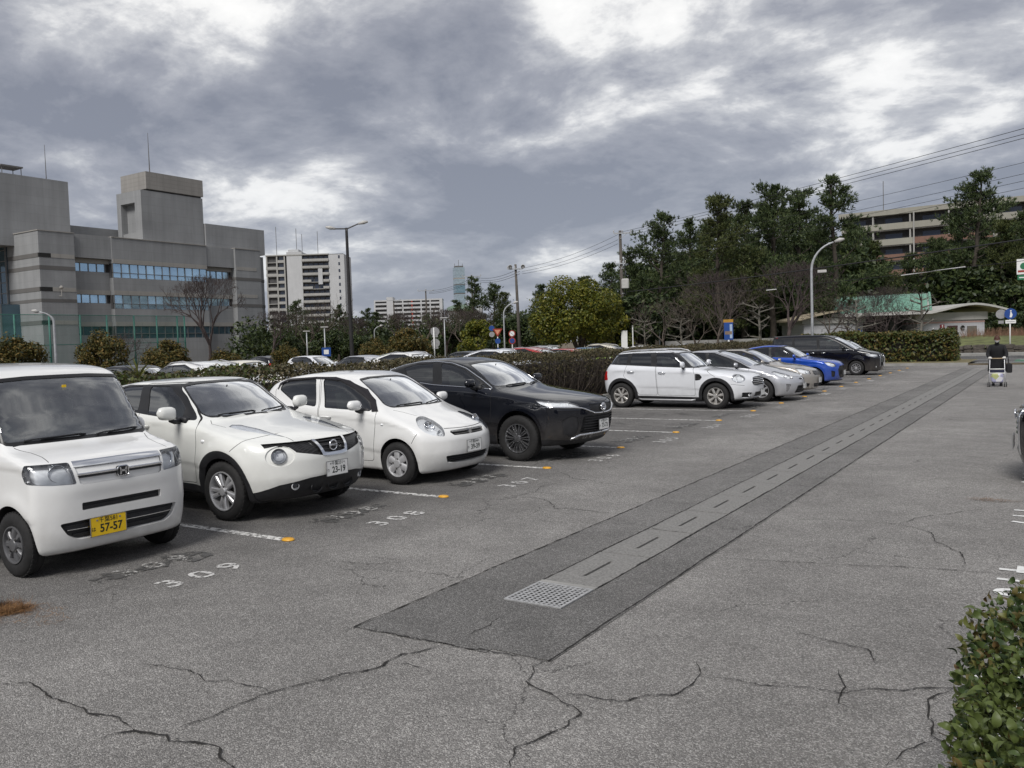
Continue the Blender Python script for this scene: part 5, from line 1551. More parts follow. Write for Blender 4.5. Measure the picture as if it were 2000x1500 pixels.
# ---- dark coupe-like SUV
def build_suv():
    c = begin('suv', 'parked_suv', 'navy', 'sleek black SUV with chrome window line and chrome grille strip, plate 73-73', 'car', POSE['suv'])
    pm = PAINT['navy']; cnd = lambda q: q.y > .3
    arches(c)
    ff = lambda q: q.x < .1 and q.z > 1.1
    windscreen(c, [(-.2, 1.19), (.3, 1.185), (.66, 1.18), (.69, 1.205), (.62, 1.37), (.53, 1.53), (.3, 1.553), (-.2, 1.56)], .02, cond=ff)
    dlo = [(-2.78, 1.47), (-2.53, 1.535), (-2.1, 1.585), (-1.71, 1.592), (-1.389, 1.560), (-1.115, 1.475), (-.81, 1.309), (-.52, 1.133), (-1.11, 1.172), (-1.71, 1.204), (-2.3, 1.28), (-2.6, 1.38)]
    side_windows(c, dlo, [([(-2.40, 1.49), (-2.15, 1.548), (-1.775, 1.562), (-1.73, 1.232), (-2.2, 1.285)], G_PRIV),
                          ([(-1.60, 1.562), (-1.385, 1.535), (-1.125, 1.455), (-.925, 1.340), (-.76, 1.24), (-.80, 1.178), (-1.06, 1.190), (-1.54, 1.216)], G_SIDE),
                          ([(-.72, 1.22), (-.63, 1.165), (-.77, 1.173)], G_PRIV)], r=.02)
    # bright strip round the side windows
    for s in (1, -1):
        q = []
        for (u, v) in rounded(dlo, .05) + [rounded(dlo, .05)[0]]:
            p = c.body.side(u, v); n = c.body.grad(p[None])[0]; p = p + n * .003
            q.append((p[0], s * p[1], p[2]))
        b = MB(); b.tube(q, .009, 6, cap=False); b.build('window_chrome', M_CHROME, c.root, True)
    headlight(c, 45, [(.40, .975), (.2277, .955), (-.085, .942), (-.2326, .887), (-.315, .845), (.0148, .858), (.2058, .858), (.3238, .907)], depth=.035, bowls=[(.80, .63, .892, .026, M_REFL), (.70, .72, .893, .026, M_REFL)])
    p = [c.body.hit((3 * .7 + .0, 3 * .7, 0), (-.707, -.707, 0)) for _ in ()]
    line_front(c, 'lamp_trim', [(.90, .862), (.75, .850), (.60, .842), (.50, .826), (.40, .785), (.267, .738), (.12, .728), (0, .727)], .022, M_CHROME, .004)
    c.part('upper_grille', 'F', rounded([(-.2, .872), (.30, .872), (.384, .874), (.34, .80), (.262, .755), (-.2, .748)], .01), [M_TRIM, M_TRIM], -.012, wallmat=1)
    e = emblem_ring(c, .812, .075, .055, M_CHROME, mat('emblem_blue', (.01, .03, .10), .2, coat=.6), 'ovals', .006)
    c.part('lower_grille', 'F', rounded([(-.2, .702), (.28, .702), (.47, .70), (.50, .66), (.53, .44), (-.2, .432)], .02), [M_BLACK, M_TRIM], -.035, wallmat=1)
    slats(c, [.665, .622, .58, .538, .496, .46], [.46, .46, .46, .46, .46, .46], .016, M_BLACK, -.014)
    for s in (1, -1):
        pass
    c.part('side_intake', 'F', rounded([(.77, .649), (.66, .72), (.58, .69), (.56, .55), (.575, .42), (.64, .38), (.74, .45)], .03), [M_BLACK, M_TRIM], -.010, mode='pair', wallmat=1)
    line_front(c, 'bumper_chrome', [(.62, .345), (.57, .375), (.52, .408), (.3, .416), (0, .418)], .034, M_CHROME, .002)
    c.part('lower_bumper', 'F', [(-.2, .345), (.6, .335), (.8, .345), (1.0, .36), (1.0, -.1), (-.2, -.1)], [M_BLACK, M_BLACK], -.004, cond=lambda q: q.x > .2, thr=-.6)
    c.part('sill_trim', 'S', [(-2.24, .42), (-.44, .40), (-.44, -.1), (-2.24, -.1)], M_BLACK, .004, mode='pair', cond=cnd, thr=-.6)
    number_plate(c, .01, .54, '千葉337', 'み', '73-73', fwd=.02)
    c.seam('T', [(-.46, .72), (0, .755), (.30, .80), (.45, .79), (.62, .72), (.8, .57), (.95, .37), (1.02, .15), (1.03, -.1)], .008, lambda q: q.z > .85)
    doors(c, [[(-1.70, 1.598), (-1.389, 1.572), (-1.1, 1.483), (-.79, 1.315), (-.50, 1.13), (-.495, .97), (-.53, .75), (-.56, .43), (-1.62, .42), (-1.67, .9), (-1.63, 1.2)]], [pm], [(-1.5, 1.04)], M_CHROME)
    c.seam('S', [(.28, .83), (.33, .88), (.34, .96)], .007, cnd)
    wipers(c, [(.12, 1.175, .62, 1.19), (-.5, 1.17, .02, 1.185)])
    mirror_pair(c, -.80, .91, 1.235, (.26, .15, .14), [pm])
    tail_lamps(c, [(.0, 1.0), (.85, 1.0), (.85, 1.06), (.0, 1.06)]); rear_glass(c, [(-.2, 1.22), (.6, 1.22), (.5, 1.5), (-.2, 1.52)])
    cabin(c, .52, (-.42, 1.11), -1.35, -2.15, 1.49, .74)
    return end(c)

# ---- white retro crossover with roof rails
def build_retro():
    c = begin('retro', 'parked_crossover', 'white_cool', 'white retro crossover with black wheel arches and roof rails beyond three empty stalls', 'car', POSE['retro'])
    pm = PAINT['white_cool']; cnd = lambda q: q.y > .3
    arches(c)
    for wx in (0, -c.sp['wb']):
        c.part('arch_trim', 'S', [(wx + .47, .10)] + circ(wx, .345, .47, 28, 0, 180) + [(wx - .47, .10)], M_BLACK, .007, mode='pair', cond=lambda q: q.y > .45)
    ff = lambda q: q.x < .1 and q.z > .98
    windscreen(c, [(-.2, 1.095), (.55, 1.09), (.66, 1.10), (.64, 1.16), (.55, 1.43), (.4, 1.455), (-.2, 1.468)], .02, cond=ff)
    side_windows(c, [(-3.12, 1.19), (-2.95, 1.455), (-2.434, 1.482), (-1.76, 1.486), (-1.16, 1.472), (-.97, 1.39), (-.56, 1.06), (-1.68, 1.110), (-2.46, 1.155)],
                 [([(-3.04, 1.205), (-2.90, 1.43), (-2.48, 1.45), (-2.53, 1.185)], G_PRIV), ([(-2.43, 1.18), (-2.36, 1.45), (-1.82, 1.465), (-1.80, 1.15)], G_PRIV), ([(-1.64, 1.135), (-1.67, 1.466), (-1.22, 1.45), (-.93, 1.18), (-.86, 1.10)], G_SIDE)], r=.02)
    headlight(c, 45, circ(.13, .79, .165, 28, ry=.092), bowls=[(.55, .70, .80, .075, M_REFL)], depth=.05)
    V = circ(.13, .79, .165, 28, ry=.092)
    c.part('lamp_ring', 45, expand(V, .014), M_CHROME, .006, mode='pair')
    c.part('grille', 'F', rounded([(-.2, .806), (.28, .80), (.38, .785), (.47, .68), (.43, .61), (.3, .59), (-.2, .586)], .02), [M_BLACK, M_TRIM], -.02, wallmat=1)
    slats(c, [.775, .728, .682, .636], [.36, .41, .44, .42], .022, M_CHROME, -.006)
    line_front(c, 'grille_surround', [(0, .812), (.28, .807), (.39, .79), (.482, .68), (.44, .602), (.3, .581), (0, .577)], .014, M_CHROME, .003)
    c.part('fog_pod', 'F', rounded([(.70, .285), (.745, .425), (.47, .412), (.45, .27)], .03), [M_BLACK, pm], -.02, mode='pair', wallmat=1)
    fog_lamp(c, .52, .345, .035)
    c.part('lower_intake', 'F', rounded([(-.2, .42), (.36, .42), (.32, .28), (-.2, .27)], .02), [M_BLACK, pm], -.03, wallmat=1)
    c.part('lower_bumper', 'F', [(-.2, .25), (.9, .25), (.9, -.1), (-.2, -.1)], M_ALLOYD, -.004, cond=lambda q: q.x > .2, thr=-.6)
    c.part('sill_trim', 'S', [(-2.2, .33), (-.47, .30), (-.47, -.1), (-2.2, -.1)], M_BLACK, .004, mode='pair', cond=cnd, thr=-.6)
    for s in (1, -1):
        b = MB(); b.tube([(-2.15, s * .86, .25), (-2.05, s * .89, .235), (-.65, s * .89, .225), (-.55, s * .86, .24)], .022, 8); b.build('side_bar', M_ALLOY, c.root, True)
        z0 = c.body.above(-1.9, .60)[2]
        b = MB(); q = []
        for x_, h in ((-2.85, -.005), (-2.7, .03), (-2.4, .045), (-1.9, .05), (-1.5, .045), (-1.3, .03), (-1.18, -.005)):
            q.append((x_, s * .60, c.body.above(x_, .60)[2] + h))
        b.tube(q, [.012, .014, .015, .015, .015, .014, .012], 8); b.build('roof_rail', M_ALLOY, c.root, True)
    c.part('side_vent', 'S', rounded([(-.545, .915), (-.43, .905), (-.36, .83), (-.42, .755), (-.55, .74)], .02), M_TRIM, .004, mode='pair', cond=cnd)
    for z in (.79, .83, .87): 
        for s in (1, -1):
            p = c.body.side(-.47, z); b = MB(); b.box((-.53, min(s * p[1], s * (p[1] + .012)), z - .007), (-.40, max(s * p[1], s * (p[1] + .012)), z + .007)); b.build('side_vent_bar', M_CHROME, c.root)
    number_plate(c, .06, .40, '千葉', 'さ', '1', fwd=.03)
    c.seam('S', [(-.30, 1.02), (-.12, .90), (0, .83)], .007, cnd); c.seam('S', [(.40, .645), (.7, .60)], .007, cnd)
    doors(c, [[(-1.655, 1.495), (-1.2, 1.475), (-1.04, 1.41), (-.64, 1.06), (-.56, .9), (-.57, .34), (-1.62, .345), (-1.645, 1.1)],
              [(-1.675, 1.495), (-1.665, 1.1), (-1.64, .345), (-2.18, .36), (-2.28, .6), (-2.60, .86), (-2.50, 1.17), (-2.40, 1.49)]], [pm], [(-1.48, .955), (-2.38, .985)], M_CHROME)
    wipers(c, [(.12, 1.09, .58, 1.1), (-.48, 1.09, .02, 1.1)])
    mirror_pair(c, -.86, .88, 1.155, (.22, .17, .13), [pm])
    tail_lamps(c, [(.58, .75), (.80, .75), (.80, 1.0), (.60, 1.0)]); rear_glass(c, [(-.2, 1.12), (.58, 1.12), (.5, 1.42), (-.2, 1.44)])
    cabin(c, .48, (-.55, 1.03), -1.4, -2.15, 1.40, .72)
    return end(c)

# ---- cars farther along the row
def build_liftback():
    c = begin('liftback', 'parked_liftback', 'silver', 'silver liftback with long sloping windscreen, next to the white retro crossover', 'car', (-7.02, 24.42))
    pm = PAINT['silver']; cnd = lambda q: q.y > .3
    arches(c)
    windscreen(c, [(-.2, 1.03), (.5, 1.02), (.68, 1.0), (.70, 1.03), (.55, 1.40), (.3, 1.43), (-.2, 1.44)], .02, cond=lambda q: q.x < .1 and q.z > .9)
    side_windows(c, [(-3.05, 1.16), (-2.6, 1.33), (-2.0, 1.425), (-1.4, 1.40), (-.9, 1.22), (-.28, .93), (-1.2, .995), (-2.4, 1.06)],
                 [([(-2.5, 1.09), (-2.55, 1.31), (-2.0, 1.40), (-1.66, 1.395), (-1.62, 1.04)], G_PRIV), ([(-1.54, 1.03), (-1.56, 1.39), (-1.4, 1.375), (-.98, 1.225), (-.80, 1.13), (-.80, .985)], G_SIDE), ([(-.72, .975), (-.72, 1.10), (-.42, .96)], G_SIDE)], r=.02)
    headlight(c, 45, [(.36, .835), (.20, .85), (-.02, .78), (-.20, .68), (-.19, .63), (.02, .65), (.22, .72)], bowls=[(.60, .66, .72, .045, M_REFL), (.74, .55, .69, .04, M_REFL)], depth=.04)
    c.part('upper_grille', 'F', rounded([(-.2, .645), (.22, .64), (.26, .61), (.2, .595), (-.2, .59)], .01), M_TRIM, -.01)
    emblem_ring(c, .63, .06, .045, M_CHROME, None, 'ovals', .01)
    c.part('lower_intake', 'F', rounded([(-.2, .44), (.38, .44), (.46, .24), (-.2, .24)], .03), M_BLACK, -.03)
    slats(c, [.30, .36], .38, .012, M_BLACK, -.012, 'intake_bar')
    c.part('lamp_slot', 'F', rounded([(.60, .48), (.72, .50), (.70, .28), (.66, .28)], .02), M_HOUS, -.015, mode='pair')
    number_plate(c, .0, .43, '千葉', 'せ', '40', fwd=.04)
    doors(c, [[(-1.60, 1.43), (-1.38, 1.415), (-.9, 1.235), (-.34, .95), (-.42, .7), (-.48, .32), (-1.58, .30), (-1.60, 1.0)]], [pm], [(-1.45, .93)])
    c.seam('T', [(-.3, .68), (.1, .64), (.42, .60)], .008, lambda q: q.z > .7); c.seam('F', [(.55, .70), (.3, .675), (-.1, .66)], .007, lambda q: q.x > .4)
    wipers(c, [(.12, 1.02, .58, 1.03), (-.5, 1.02, .0, 1.03)]); mirror_pair(c, -.70, .86, 1.04, (.22, .14, .13), [pm])
    cabin(c, .42, (-.35, .95), -1.35, -2.1, 1.37, .72)
    return end(c)

def build_sedan():
    c = begin('sedan', 'parked_sedan', 'beige_silver', 'beige silver sedan with slatted grille between the silver liftback and the blue hatchback', 'car', (-7.10, 26.95))
    pm = PAINT['beige_silver']; cnd = lambda q: q.y > .3
    arches(c)
    windscreen(c, [(-.2, 1.04), (.55, 1.03), (.68, 1.03), (.53, 1.38), (.3, 1.40), (-.2, 1.41)], .02, cond=lambda q: q.x < .1 and q.z > .9)
    side_windows(c, [(-2.75, 1.10), (-2.35, 1.32), (-1.9, 1.41), (-1.35, 1.39), (-.95, 1.25), (-.42, .96), (-1.3, .985), (-2.3, 1.01)],
                 [([(-2.35, 1.04), (-2.2, 1.33), (-1.9, 1.385), (-1.66, 1.38), (-1.62, 1.01)], G_SIDE), ([(-1.54, 1.01), (-1.56, 1.38), (-1.38, 1.365), (-.98, 1.225), (-.62, 1.02), (-.62, .985)], G_SIDE)], r=.02)
    headlight(c, 40, rounded([(.36, .84), (.15, .83), (-.07, .74), (-.08, .64), (.10, .64), (.30, .70)], .02), bowls=[(.62, .60, .72, .045, M_REFL), (.68, .50, .70, .04, M_REFL)], depth=.04)
    c.part('grille', 'F', rounded([(-.2, .735), (.36, .735), (.40, .66), (.34, .60), (-.2, .59)], .02), M_BLACK, -.02)
    slats(c, [.715, .68, .645, .61], [.36, .38, .38, .34], .014, M_CHROME, -.006)
    c.part('lower_intake', 'F', rounded([(-.2, .36), (.40, .36), (.34, .24), (-.2, .24)], .03), M_BLACK, -.03)
    c.part('fog_pod', 'F', rounded([(.55, .36), (.70, .38), (.66, .27), (.56, .26)], .02), M_BLACK, -.02, mode='pair')
    number_plate(c, .0, .45, '千葉', 'た', '25', fwd=.03)
    c.seam('F', [(.5, .76), (.3, .75), (-.1, .745)], .007, lambda q: q.x > .4)
    wipers(c, [(.12, 1.03, .58, 1.04), (-.5, 1.03, .0, 1.04)]); mirror_pair(c, -.62, .84, 1.03, (.20, .13, .12), [pm])
    cabin(c, .40, (-.35, .96), -1.3, -2.0, 1.35, .70)
    return end(c)

def build_sport():
    c = begin('sport', 'parked_hatchback', 'blue', 'bright blue sporty hatchback with black grille', 'car', (-7.40, 31.95))
    pm = PAINT['blue']; cnd = lambda q: q.y > .3
    arches(c)
    windscreen(c, [(-.2, 1.06), (.55, 1.05), (.68, 1.05), (.56, 1.40), (.3, 1.42), (-.2, 1.43)], .02, cond=lambda q: q.x < .1 and q.z > .9)
    side_windows(c, [(-2.55, 1.12), (-2.3, 1.36), (-1.8, 1.43), (-1.15, 1.42), (-.92, 1.30), (-.45, 1.0), (-1.3, 1.035), (-2.2, 1.08)],
                 [([(-2.3, 1.11), (-2.2, 1.34), (-1.62, 1.40), (-1.6, 1.06)], G_PRIV), ([(-1.52, 1.06), (-1.54, 1.395), (-1.2, 1.385), (-.95, 1.265), (-.66, 1.06), (-.70, 1.03)], G_SIDE)], r=.02)
    headlight(c, 40, rounded([(.40, .84), (.20, .85), (.0, .78), (-.05, .68), (.10, .66), (.30, .72)], .03), bowls=[(.56, .62, .76, .05, M_REFL)], depth=.04)
    c.part('grille', 'F', rounded([(-.2, .70), (.36, .70), (.46, .56), (.42, .36), (.30, .26), (-.2, .26)], .03), M_MESH, -.03)
    c.part('side_intake', 'F', rounded([(.58, .50), (.72, .54), (.70, .32), (.60, .30)], .03), M_BLACK, -.025, mode='pair')
    line_front(c, 'lip_spoiler', [(.70, .19), (.5, .18), (0, .18)], .03, M_BLACK, .008)
    number_plate(c, .0, .45, '千葉', 'ひ', '33', fwd=.05)
    c.seam('T', [(-.3, .66), (.1, .64), (.45, .62)], .008, lambda q: q.z > .7)
    doors(c, [[(-1.58, 1.44), (-1.15, 1.43), (-.9, 1.31), (-.46, 1.0), (-.48, .7), (-.52, .32), (-1.52, .30), (-1.55, 1.05)]], [pm], [(-1.4, .96)])
    wipers(c, [(.12, 1.05, .58, 1.06), (-.5, 1.05, .0, 1.06)]); mirror_pair(c, -.66, .86, 1.07, (.22, .14, .13), [pm])
    cabin(c, .40, (-.35, .98), -1.25, -1.9, 1.38, .70)
    return end(c)

def build_van(label, paint, pose, rz=0.0, group='cars parked in the front row', name='parked_minivan', plate='45'):
    c = begin('van', name, paint, label, 'car', pose, rz, group)
    pm = PAINT[paint]; cnd = lambda q: q.y > .3
    arches(c)
    windscreen(c, [(-.2, 1.16), (.5, 1.15), (.68, 1.15), (.60, 1.64), (.3, 1.67), (-.2, 1.68)], .02, cond=lambda q: q.x < .3 and q.z > 1.05)
    side_windows(c, [(-3.66, 1.20), (-3.60, 1.70), (-1.2, 1.685), (-.85, 1.55), (-.1, 1.10), (-1.5, 1.13)],
                 [([(-3.58, 1.24), (-3.54, 1.64), (-2.72, 1.65), (-2.70, 1.20)], G_PRIV), ([(-2.60, 1.20), (-2.62, 1.65), (-1.66, 1.65), (-1.62, 1.17)], G_PRIV),
                  ([(-1.52, 1.17), (-1.54, 1.65), (-1.22, 1.64), (-.86, 1.50), (-.68, 1.39), (-.70, 1.14)], G_SIDE), ([(-.62, 1.14), (-.62, 1.35), (-.28, 1.14)], G_SIDE)], r=.02)
    headlight(c, 40, rounded([(.40, .93), (.20, .93), (-.08, .90), (-.12, .80), (.10, .76), (.34, .83)], .02), bowls=[(.72, .62, .84, .045, M_REFL), (.80, .52, .84, .04, M_REFL)], depth=.04)
    c.part('grille', 'F', rounded([(-.2, .92), (.40, .92), (.44, .84), (.40, .40), (-.2, .38)], .02), M_BLACK, -.025)
    slats(c, [.88, .82, .76, .70, .64, .58], [.40, .41, .41, .41, .40, .40], .022, M_CHROME, -.008)
    for s in (1, -1):
        q = [c.body.front(.455, z) for z in np.linspace(.35, .9, 8)]
        b = MB(); b.tube([(p[0] + .006, s * .455, p[2]) for p in q], .014, 8); b.build('grille_post', M_CHROME, c.root, True)
    emblem_ring(c, .80, .07, .05, M_CHROME, None, 'ovals', .016)
    line_front(c, 'lip_spoiler', [(.80, .19), (.5, .175), (0, .17)], .03, pm, .008)
    fog_lamp(c, .64, .36, .04)
    number_plate(c, .0, .46, '千葉', 'ふ', plate, fwd=.035)
    doors(c, [[(-1.58, 1.70), (-1.2, 1.69), (-.84, 1.56), (-.10, 1.09), (-.38, .7), (-.44, .30), (-1.56, .28), (-1.57, 1.1)], [(-1.60, 1.70), (-1.59, 1.1), (-1.58, .28), (-2.42, .30), (-2.50, .6), (-2.64, .75), (-2.66, 1.70)]], [pm], [(-1.35, 1.0), (-1.80, 1.0)], M_CHROME)
    for s in (1, -1):
        q = []
        for x in np.linspace(-3.5, -.2, 16):
            z = 1.115 + (.02 if x > -1 else .0) * (x + 1) + .015 * (-x - 1) ; p = c.body.side(x, z)
            q.append((p[0], s * (p[1] + .004), p[2]))
        b = MB(); b.tube(q, .010, 6); b.build('belt_chrome', M_CHROME, c.root, True)
    wipers(c, [(.12, 1.14, .58, 1.15), (-.5, 1.14, .0, 1.15)]); mirror_pair(c, -.52, .84, 1.19, (.20, .17, .13), [pm])
    c.part('tail_lamp', 140, rounded([(1.58, .95), (1.80, .95), (1.80, 1.68), (1.62, 1.72)], .03), M_RED, .008, mode='pair')
    rear_glass(c, [(-.2, 1.15), (.62, 1.15), (.55, 1.62), (-.2, 1.64)])
    b = MB(); b.box((-3.82, -.6, 1.74), (-3.55, .6, 1.775), .01); b.build('roof_spoiler', pm, c.root)
    cabin(c, .48, (.0, 1.10), -1.1, -2.0, 1.60, .70)
    return end(c)

for k_ in ('kei', 'crossover', 'hatch', 'suv'): SPEC[k_]['res'] = dict(nt=86, dx=.045, nf=42)
for k_ in ('liftback', 'sedan', 'sport', 'van', 'retro'): SPEC[k_]['res'] = dict(nt=60, dx=.06, nf=32)

def plain_car(kind, name, paint):
    """simpler car for the rows behind: glass all round, lamps, wheels"""
    sp = SPEC[kind]; T = {'hatch': 0, 'suv': 1, 'van': 2, 'kei': 3, 'sedan': 4}[kind]
    old = sp.get('res'); sp['res'] = dict(nt=40, dx=.10, nf=22)
    r = empty(name); c = Car(sp, r); pm = PAINT[paint]
    if old: sp['res'] = old
    arches(c)
    ws = [[(-.2, 1.05), (.58, 1.05), (.50, 1.40), (-.2, 1.43)], [(-.2, 1.19), (.66, 1.19), (.53, 1.53), (-.2, 1.55)], [(-.2, 1.16), (.68, 1.15), (.60, 1.64), (-.2, 1.67)], [(-.2, 1.145), (.65, 1.14), (.60, 1.62), (-.2, 1.64)], [(-.2, 1.04), (.66, 1.03), (.53, 1.38), (-.2, 1.40)]][T]
    windscreen(c, ws, .02, cond=lambda q: q.x < .3 and q.z > .95)
    dl = [([(-2.36, 1.28), (-2.2, 1.44), (-1.6, 1.475), (-1.22, 1.465), (-.9, 1.36), (-.38, .99), (-1.97, 1.08)], -1.48), ([(-2.7, 1.40), (-2.1, 1.58), (-1.39, 1.56), (-1.0, 1.43), (-.55, 1.14), (-1.7, 1.2), (-2.3, 1.28)], -1.67),
          ([(-3.66, 1.20), (-3.60, 1.70), (-1.2, 1.685), (-.85, 1.55), (-.1, 1.10), (-1.5, 1.13)], -1.58), ([(-.20, 1.12), (-.50, 1.60), (-2.72, 1.62), (-2.78, 1.12)], -1.52), ([(-2.75, 1.10), (-2.35, 1.32), (-1.9, 1.41), (-1.35, 1.39), (-.95, 1.25), (-.42, .96), (-1.3, .985)], -1.58)][T]
    poly, xb = dl
    inner = expand(poly, -.03)
    cnd1 = lambda q: q.y > .3 and q.x > xb + .03
    cnd2 = lambda q: q.y > .3 and q.x < xb - .03
    g = c.region('S', inner, lambda q: q.y > .3)
    c.emit('side_window', c.take([f for f in g if f.calc_center_median().x > xb]), [G_SIDE, M_TRIM], -.006, mode='pair', wallmat=1)
    c.emit('side_window', c.take([f for f in g if f.is_valid and f.calc_center_median().x <= xb]), [G_PRIV, M_TRIM], -.006, mode='pair', wallmat=1)
    c.part('window_frame', 'S', poly, M_TRIM, 0.0, mode='pair', cond=lambda q: q.y > .3)
    rg = [[(-.2, 1.05), (.55, 1.05), (.48, 1.38), (-.2, 1.4)], [(-.2, 1.22), (.6, 1.22), (.5, 1.5), (-.2, 1.52)], [(-.2, 1.15), (.62, 1.15), (.55, 1.62), (-.2, 1.64)], [(-.2, 1.12), (.58, 1.12), (.52, 1.58), (-.2, 1.6)], [(-.2, 1.08), (.62, 1.08), (.5, 1.34), (-.2, 1.36)]][T]
    rear_glass(c, rg)
    tail_lamps(c, [(.50, .78), (.75, .80), (.74, 1.05), (.56, 1.05)])
    headlight(c, 40, rounded([(.34, .84), (.18, .85), (.0, .76), (.02, .68), (.30, .74)], .03), depth=.03)
    mirror_pair(c, {0: -.6, 1: -.8, 2: -.5, 3: -.34, 4: -.62}[T], sp['plan_w'] + .02, {0: 1.07, 1: 1.23, 2: 1.19, 3: 1.12, 4: 1.03}[T], (.22, .15, .13), [pm])
    if T == 1:
        for s in (1, -1):
            b = MB(); q = [(x_, s * .60, c.body.above(x_, .60)[2] + h) for x_, h in ((-2.75, 0), (-2.6, .035), (-1.9, .04), (-1.4, .035), (-1.25, 0))]
            b.tube(q, .014, 6); b.build('roof_rail', M_ALLOY, c.root, True)
    z0 = .42
    cabin(c, .45, ({0: -.22, 1: -.42, 2: .0, 3: -.12, 4: -.35}[T], {0: .97, 1: 1.11, 2: 1.1, 3: 1.07, 4: .96}[T]), {0: -1.12, 1: -1.35, 2: -1.1, 3: -.95, 4: -1.3}[T], {0: -1.85, 1: -2.15, 2: -2.0, 3: -1.85, 4: -2.0}[T], {0: 1.37, 1: 1.49, 2: 1.6, 3: 1.6, 4: 1.35}[T], .68)
    bo = c.finish([pm, M_GAP, M_BLACK]); all_wheels(c)
    return r
# ------------------------------------------------------------------ buildings
def wall_mat(name, col, streak=.25, joints=None, rough=.9):
    if name in MATS: return MATS[name]
    m, n, l, b = new_mat(name)
    g = n.new('ShaderNodeNewGeometry')
    mp = n.new('ShaderNodeMapping'); mp.inputs['Scale'].default_value = (1.2, 1.2, .12); l.new(g.outputs['Position'], mp.inputs[0])
    nz = n.new('ShaderNodeTexNoise'); nz.inputs['Scale'].default_value = 1.0; nz.inputs['Detail'].default_value = 7; nz.inputs['Roughness'].default_value = .62; l.new(mp.outputs[0], nz.inputs['Vector'])
    n2 = n.new('ShaderNodeTexNoise'); n2.inputs['Scale'].default_value = .25; n2.inputs['Detail'].default_value = 5; l.new(g.outputs['Position'], n2.inputs['Vector'])
    ad = n.new('ShaderNodeMath'); ad.operation = 'ADD'; l.new(nz.outputs['Fac'], ad.inputs[0]); l.new(n2.outputs['Fac'], ad.inputs[1])
    r = n.new('ShaderNodeValToRGB'); r.color_ramp.elements[0].position = .3; r.color_ramp.elements[1].position = .7
    hf = n.new('ShaderNodeMath'); hf.operation = 'MULTIPLY'; hf.inputs[1].default_value = .5; l.new(ad.outputs[0], hf.inputs[0]); l.new(hf.outputs[0], r.inputs[0])
    r.color_ramp.elements[0].color = (*[c * (1 - streak) for c in col], 1); r.color_ramp.elements[1].color = (*[c * (1 + streak * .6) for c in col], 1)
    out = r.outputs[0]
    if joints:
        sp_ = n.new('ShaderNodeSeparateXYZ'); l.new(g.outputs['Position'], sp_.inputs[0])
        cb = n.new('ShaderNodeCombineXYZ'); s1 = n.new('ShaderNodeMath'); s1.operation = 'ADD'; l.new(sp_.outputs[0], s1.inputs[0]); l.new(sp_.outputs[1], s1.inputs[1])
        l.new(s1.outputs[0], cb.inputs[0]); l.new(sp_.outputs[2], cb.inputs[1])
        br = n.new('ShaderNodeTexBrick'); br.offset = 0.0; br.inputs['Scale'].default_value = 1.0; br.inputs['Brick Width'].default_value = joints[0]; br.inputs['Row Height'].default_value = joints[1]; br.inputs['Mortar Size'].default_value = joints[2]
        br.inputs['Color1'].default_value = (1, 1, 1, 1); br.inputs['Color2'].default_value = (.95, .95, .95, 1); br.inputs['Mortar'].default_value = (.88, .88, .88, 1)
        l.new(cb.outputs[0], br.inputs['Vector'])
        mx = n.new('ShaderNodeMix'); mx.data_type = 'RGBA'; mx.blend_type = 'MULTIPLY'; mx.inputs['Factor'].default_value = 1.0
        l.new(out, mx.inputs['A']); l.new(br.outputs['Color'], mx.inputs['B']); out = mx.outputs['Result']
    l.new(out, b.inputs['Base Color']); b.inputs['Roughness'].default_value = rough
    MATS[name] = m
    return m
B_CONC = wall_mat('tile_grey', (.285, .290, .294), .24, (3.6, 1.2, .03))
B_DARK = wall_mat('tile_dark', (.135, .13, .125), .15)
B_LIGHT = wall_mat('panel_pale', (.34, .325, .30), .15, (1.9, 9, .05))
B_WHITE = wall_mat('render_white', (.47, .475, .48), .12)
B_GREYW = wall_mat('frame_grey', (.36, .355, .335), .18)
B_BRICK = wall_mat('terracotta', (.205, .12, .09), .2, (.8, .3, .02))
B_CREAM = wall_mat('cream_panel', (.31, .30, .255), .15)
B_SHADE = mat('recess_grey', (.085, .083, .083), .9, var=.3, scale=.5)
def bglass(name, col, metal=.75, rough=.06):
    return mat(name, col, rough, metal, var=.12, scale=.35)
B_GLASS = bglass('sky_tinted_glass', (.50, .72, .92))  # blue of the reflected sky is put into the pane colour
B_GLASSD = bglass('dark_green_glass', (.10, .16, .20), .45)
B_GLASSK = bglass('black_glass', (.035, .045, .07), .3)
B_FRAME = mat('window_alu', (.19, .19, .19), .5, .4, var=.1)

class Blk(MB):
    """boxes in the building's own frame"""
    pass

def part_box(name, lo, hi, m, parent):
    b = MB(); b.box(lo, hi); return b.build(name, m, parent)

def window_strip(parent, X, y0, y1, z0, z1, cols, split=None, glass=None, depth=.25, mull=.09, name='window'):
    """one run of windows in a wall that faces +X: frame with panes set back in it"""
    b = MB(); w = (y1 - y0) / cols
    zs = [z0] + ([split] if split else []) + [z1]
    for i in range(cols + 1):
        y = y0 + w * i; b.box((X - depth, y - mull / 2, z0), (X - .03, y + mull / 2, z1))
    for z in zs: b.box((X - depth + .002, y0 - mull / 2, z - mull / 2), (X - .035, y1 + mull / 2, z + mull / 2))
    fr = b.build(name, B_FRAME, parent)
    for i in range(cols):
        for za, zb in zip(zs, zs[1:]):
            xo = X - depth * .55 + RNG.uniform(-.01, .01)
            t = RNG.uniform(-.03, .03)
            q = [(xo, y0 + w * i + mull * .3, za + .02), (xo + t, y0 + w * (i + 1) - mull * .3, za + .02), (xo + t, y0 + w * (i + 1) - mull * .3, zb - .02), (xo, y0 + w * i + mull * .3, zb - .02)]
            mesh_obj('pane', q, [(0, 1, 2, 3)], glass or B_GLASS, fr)
    return fr

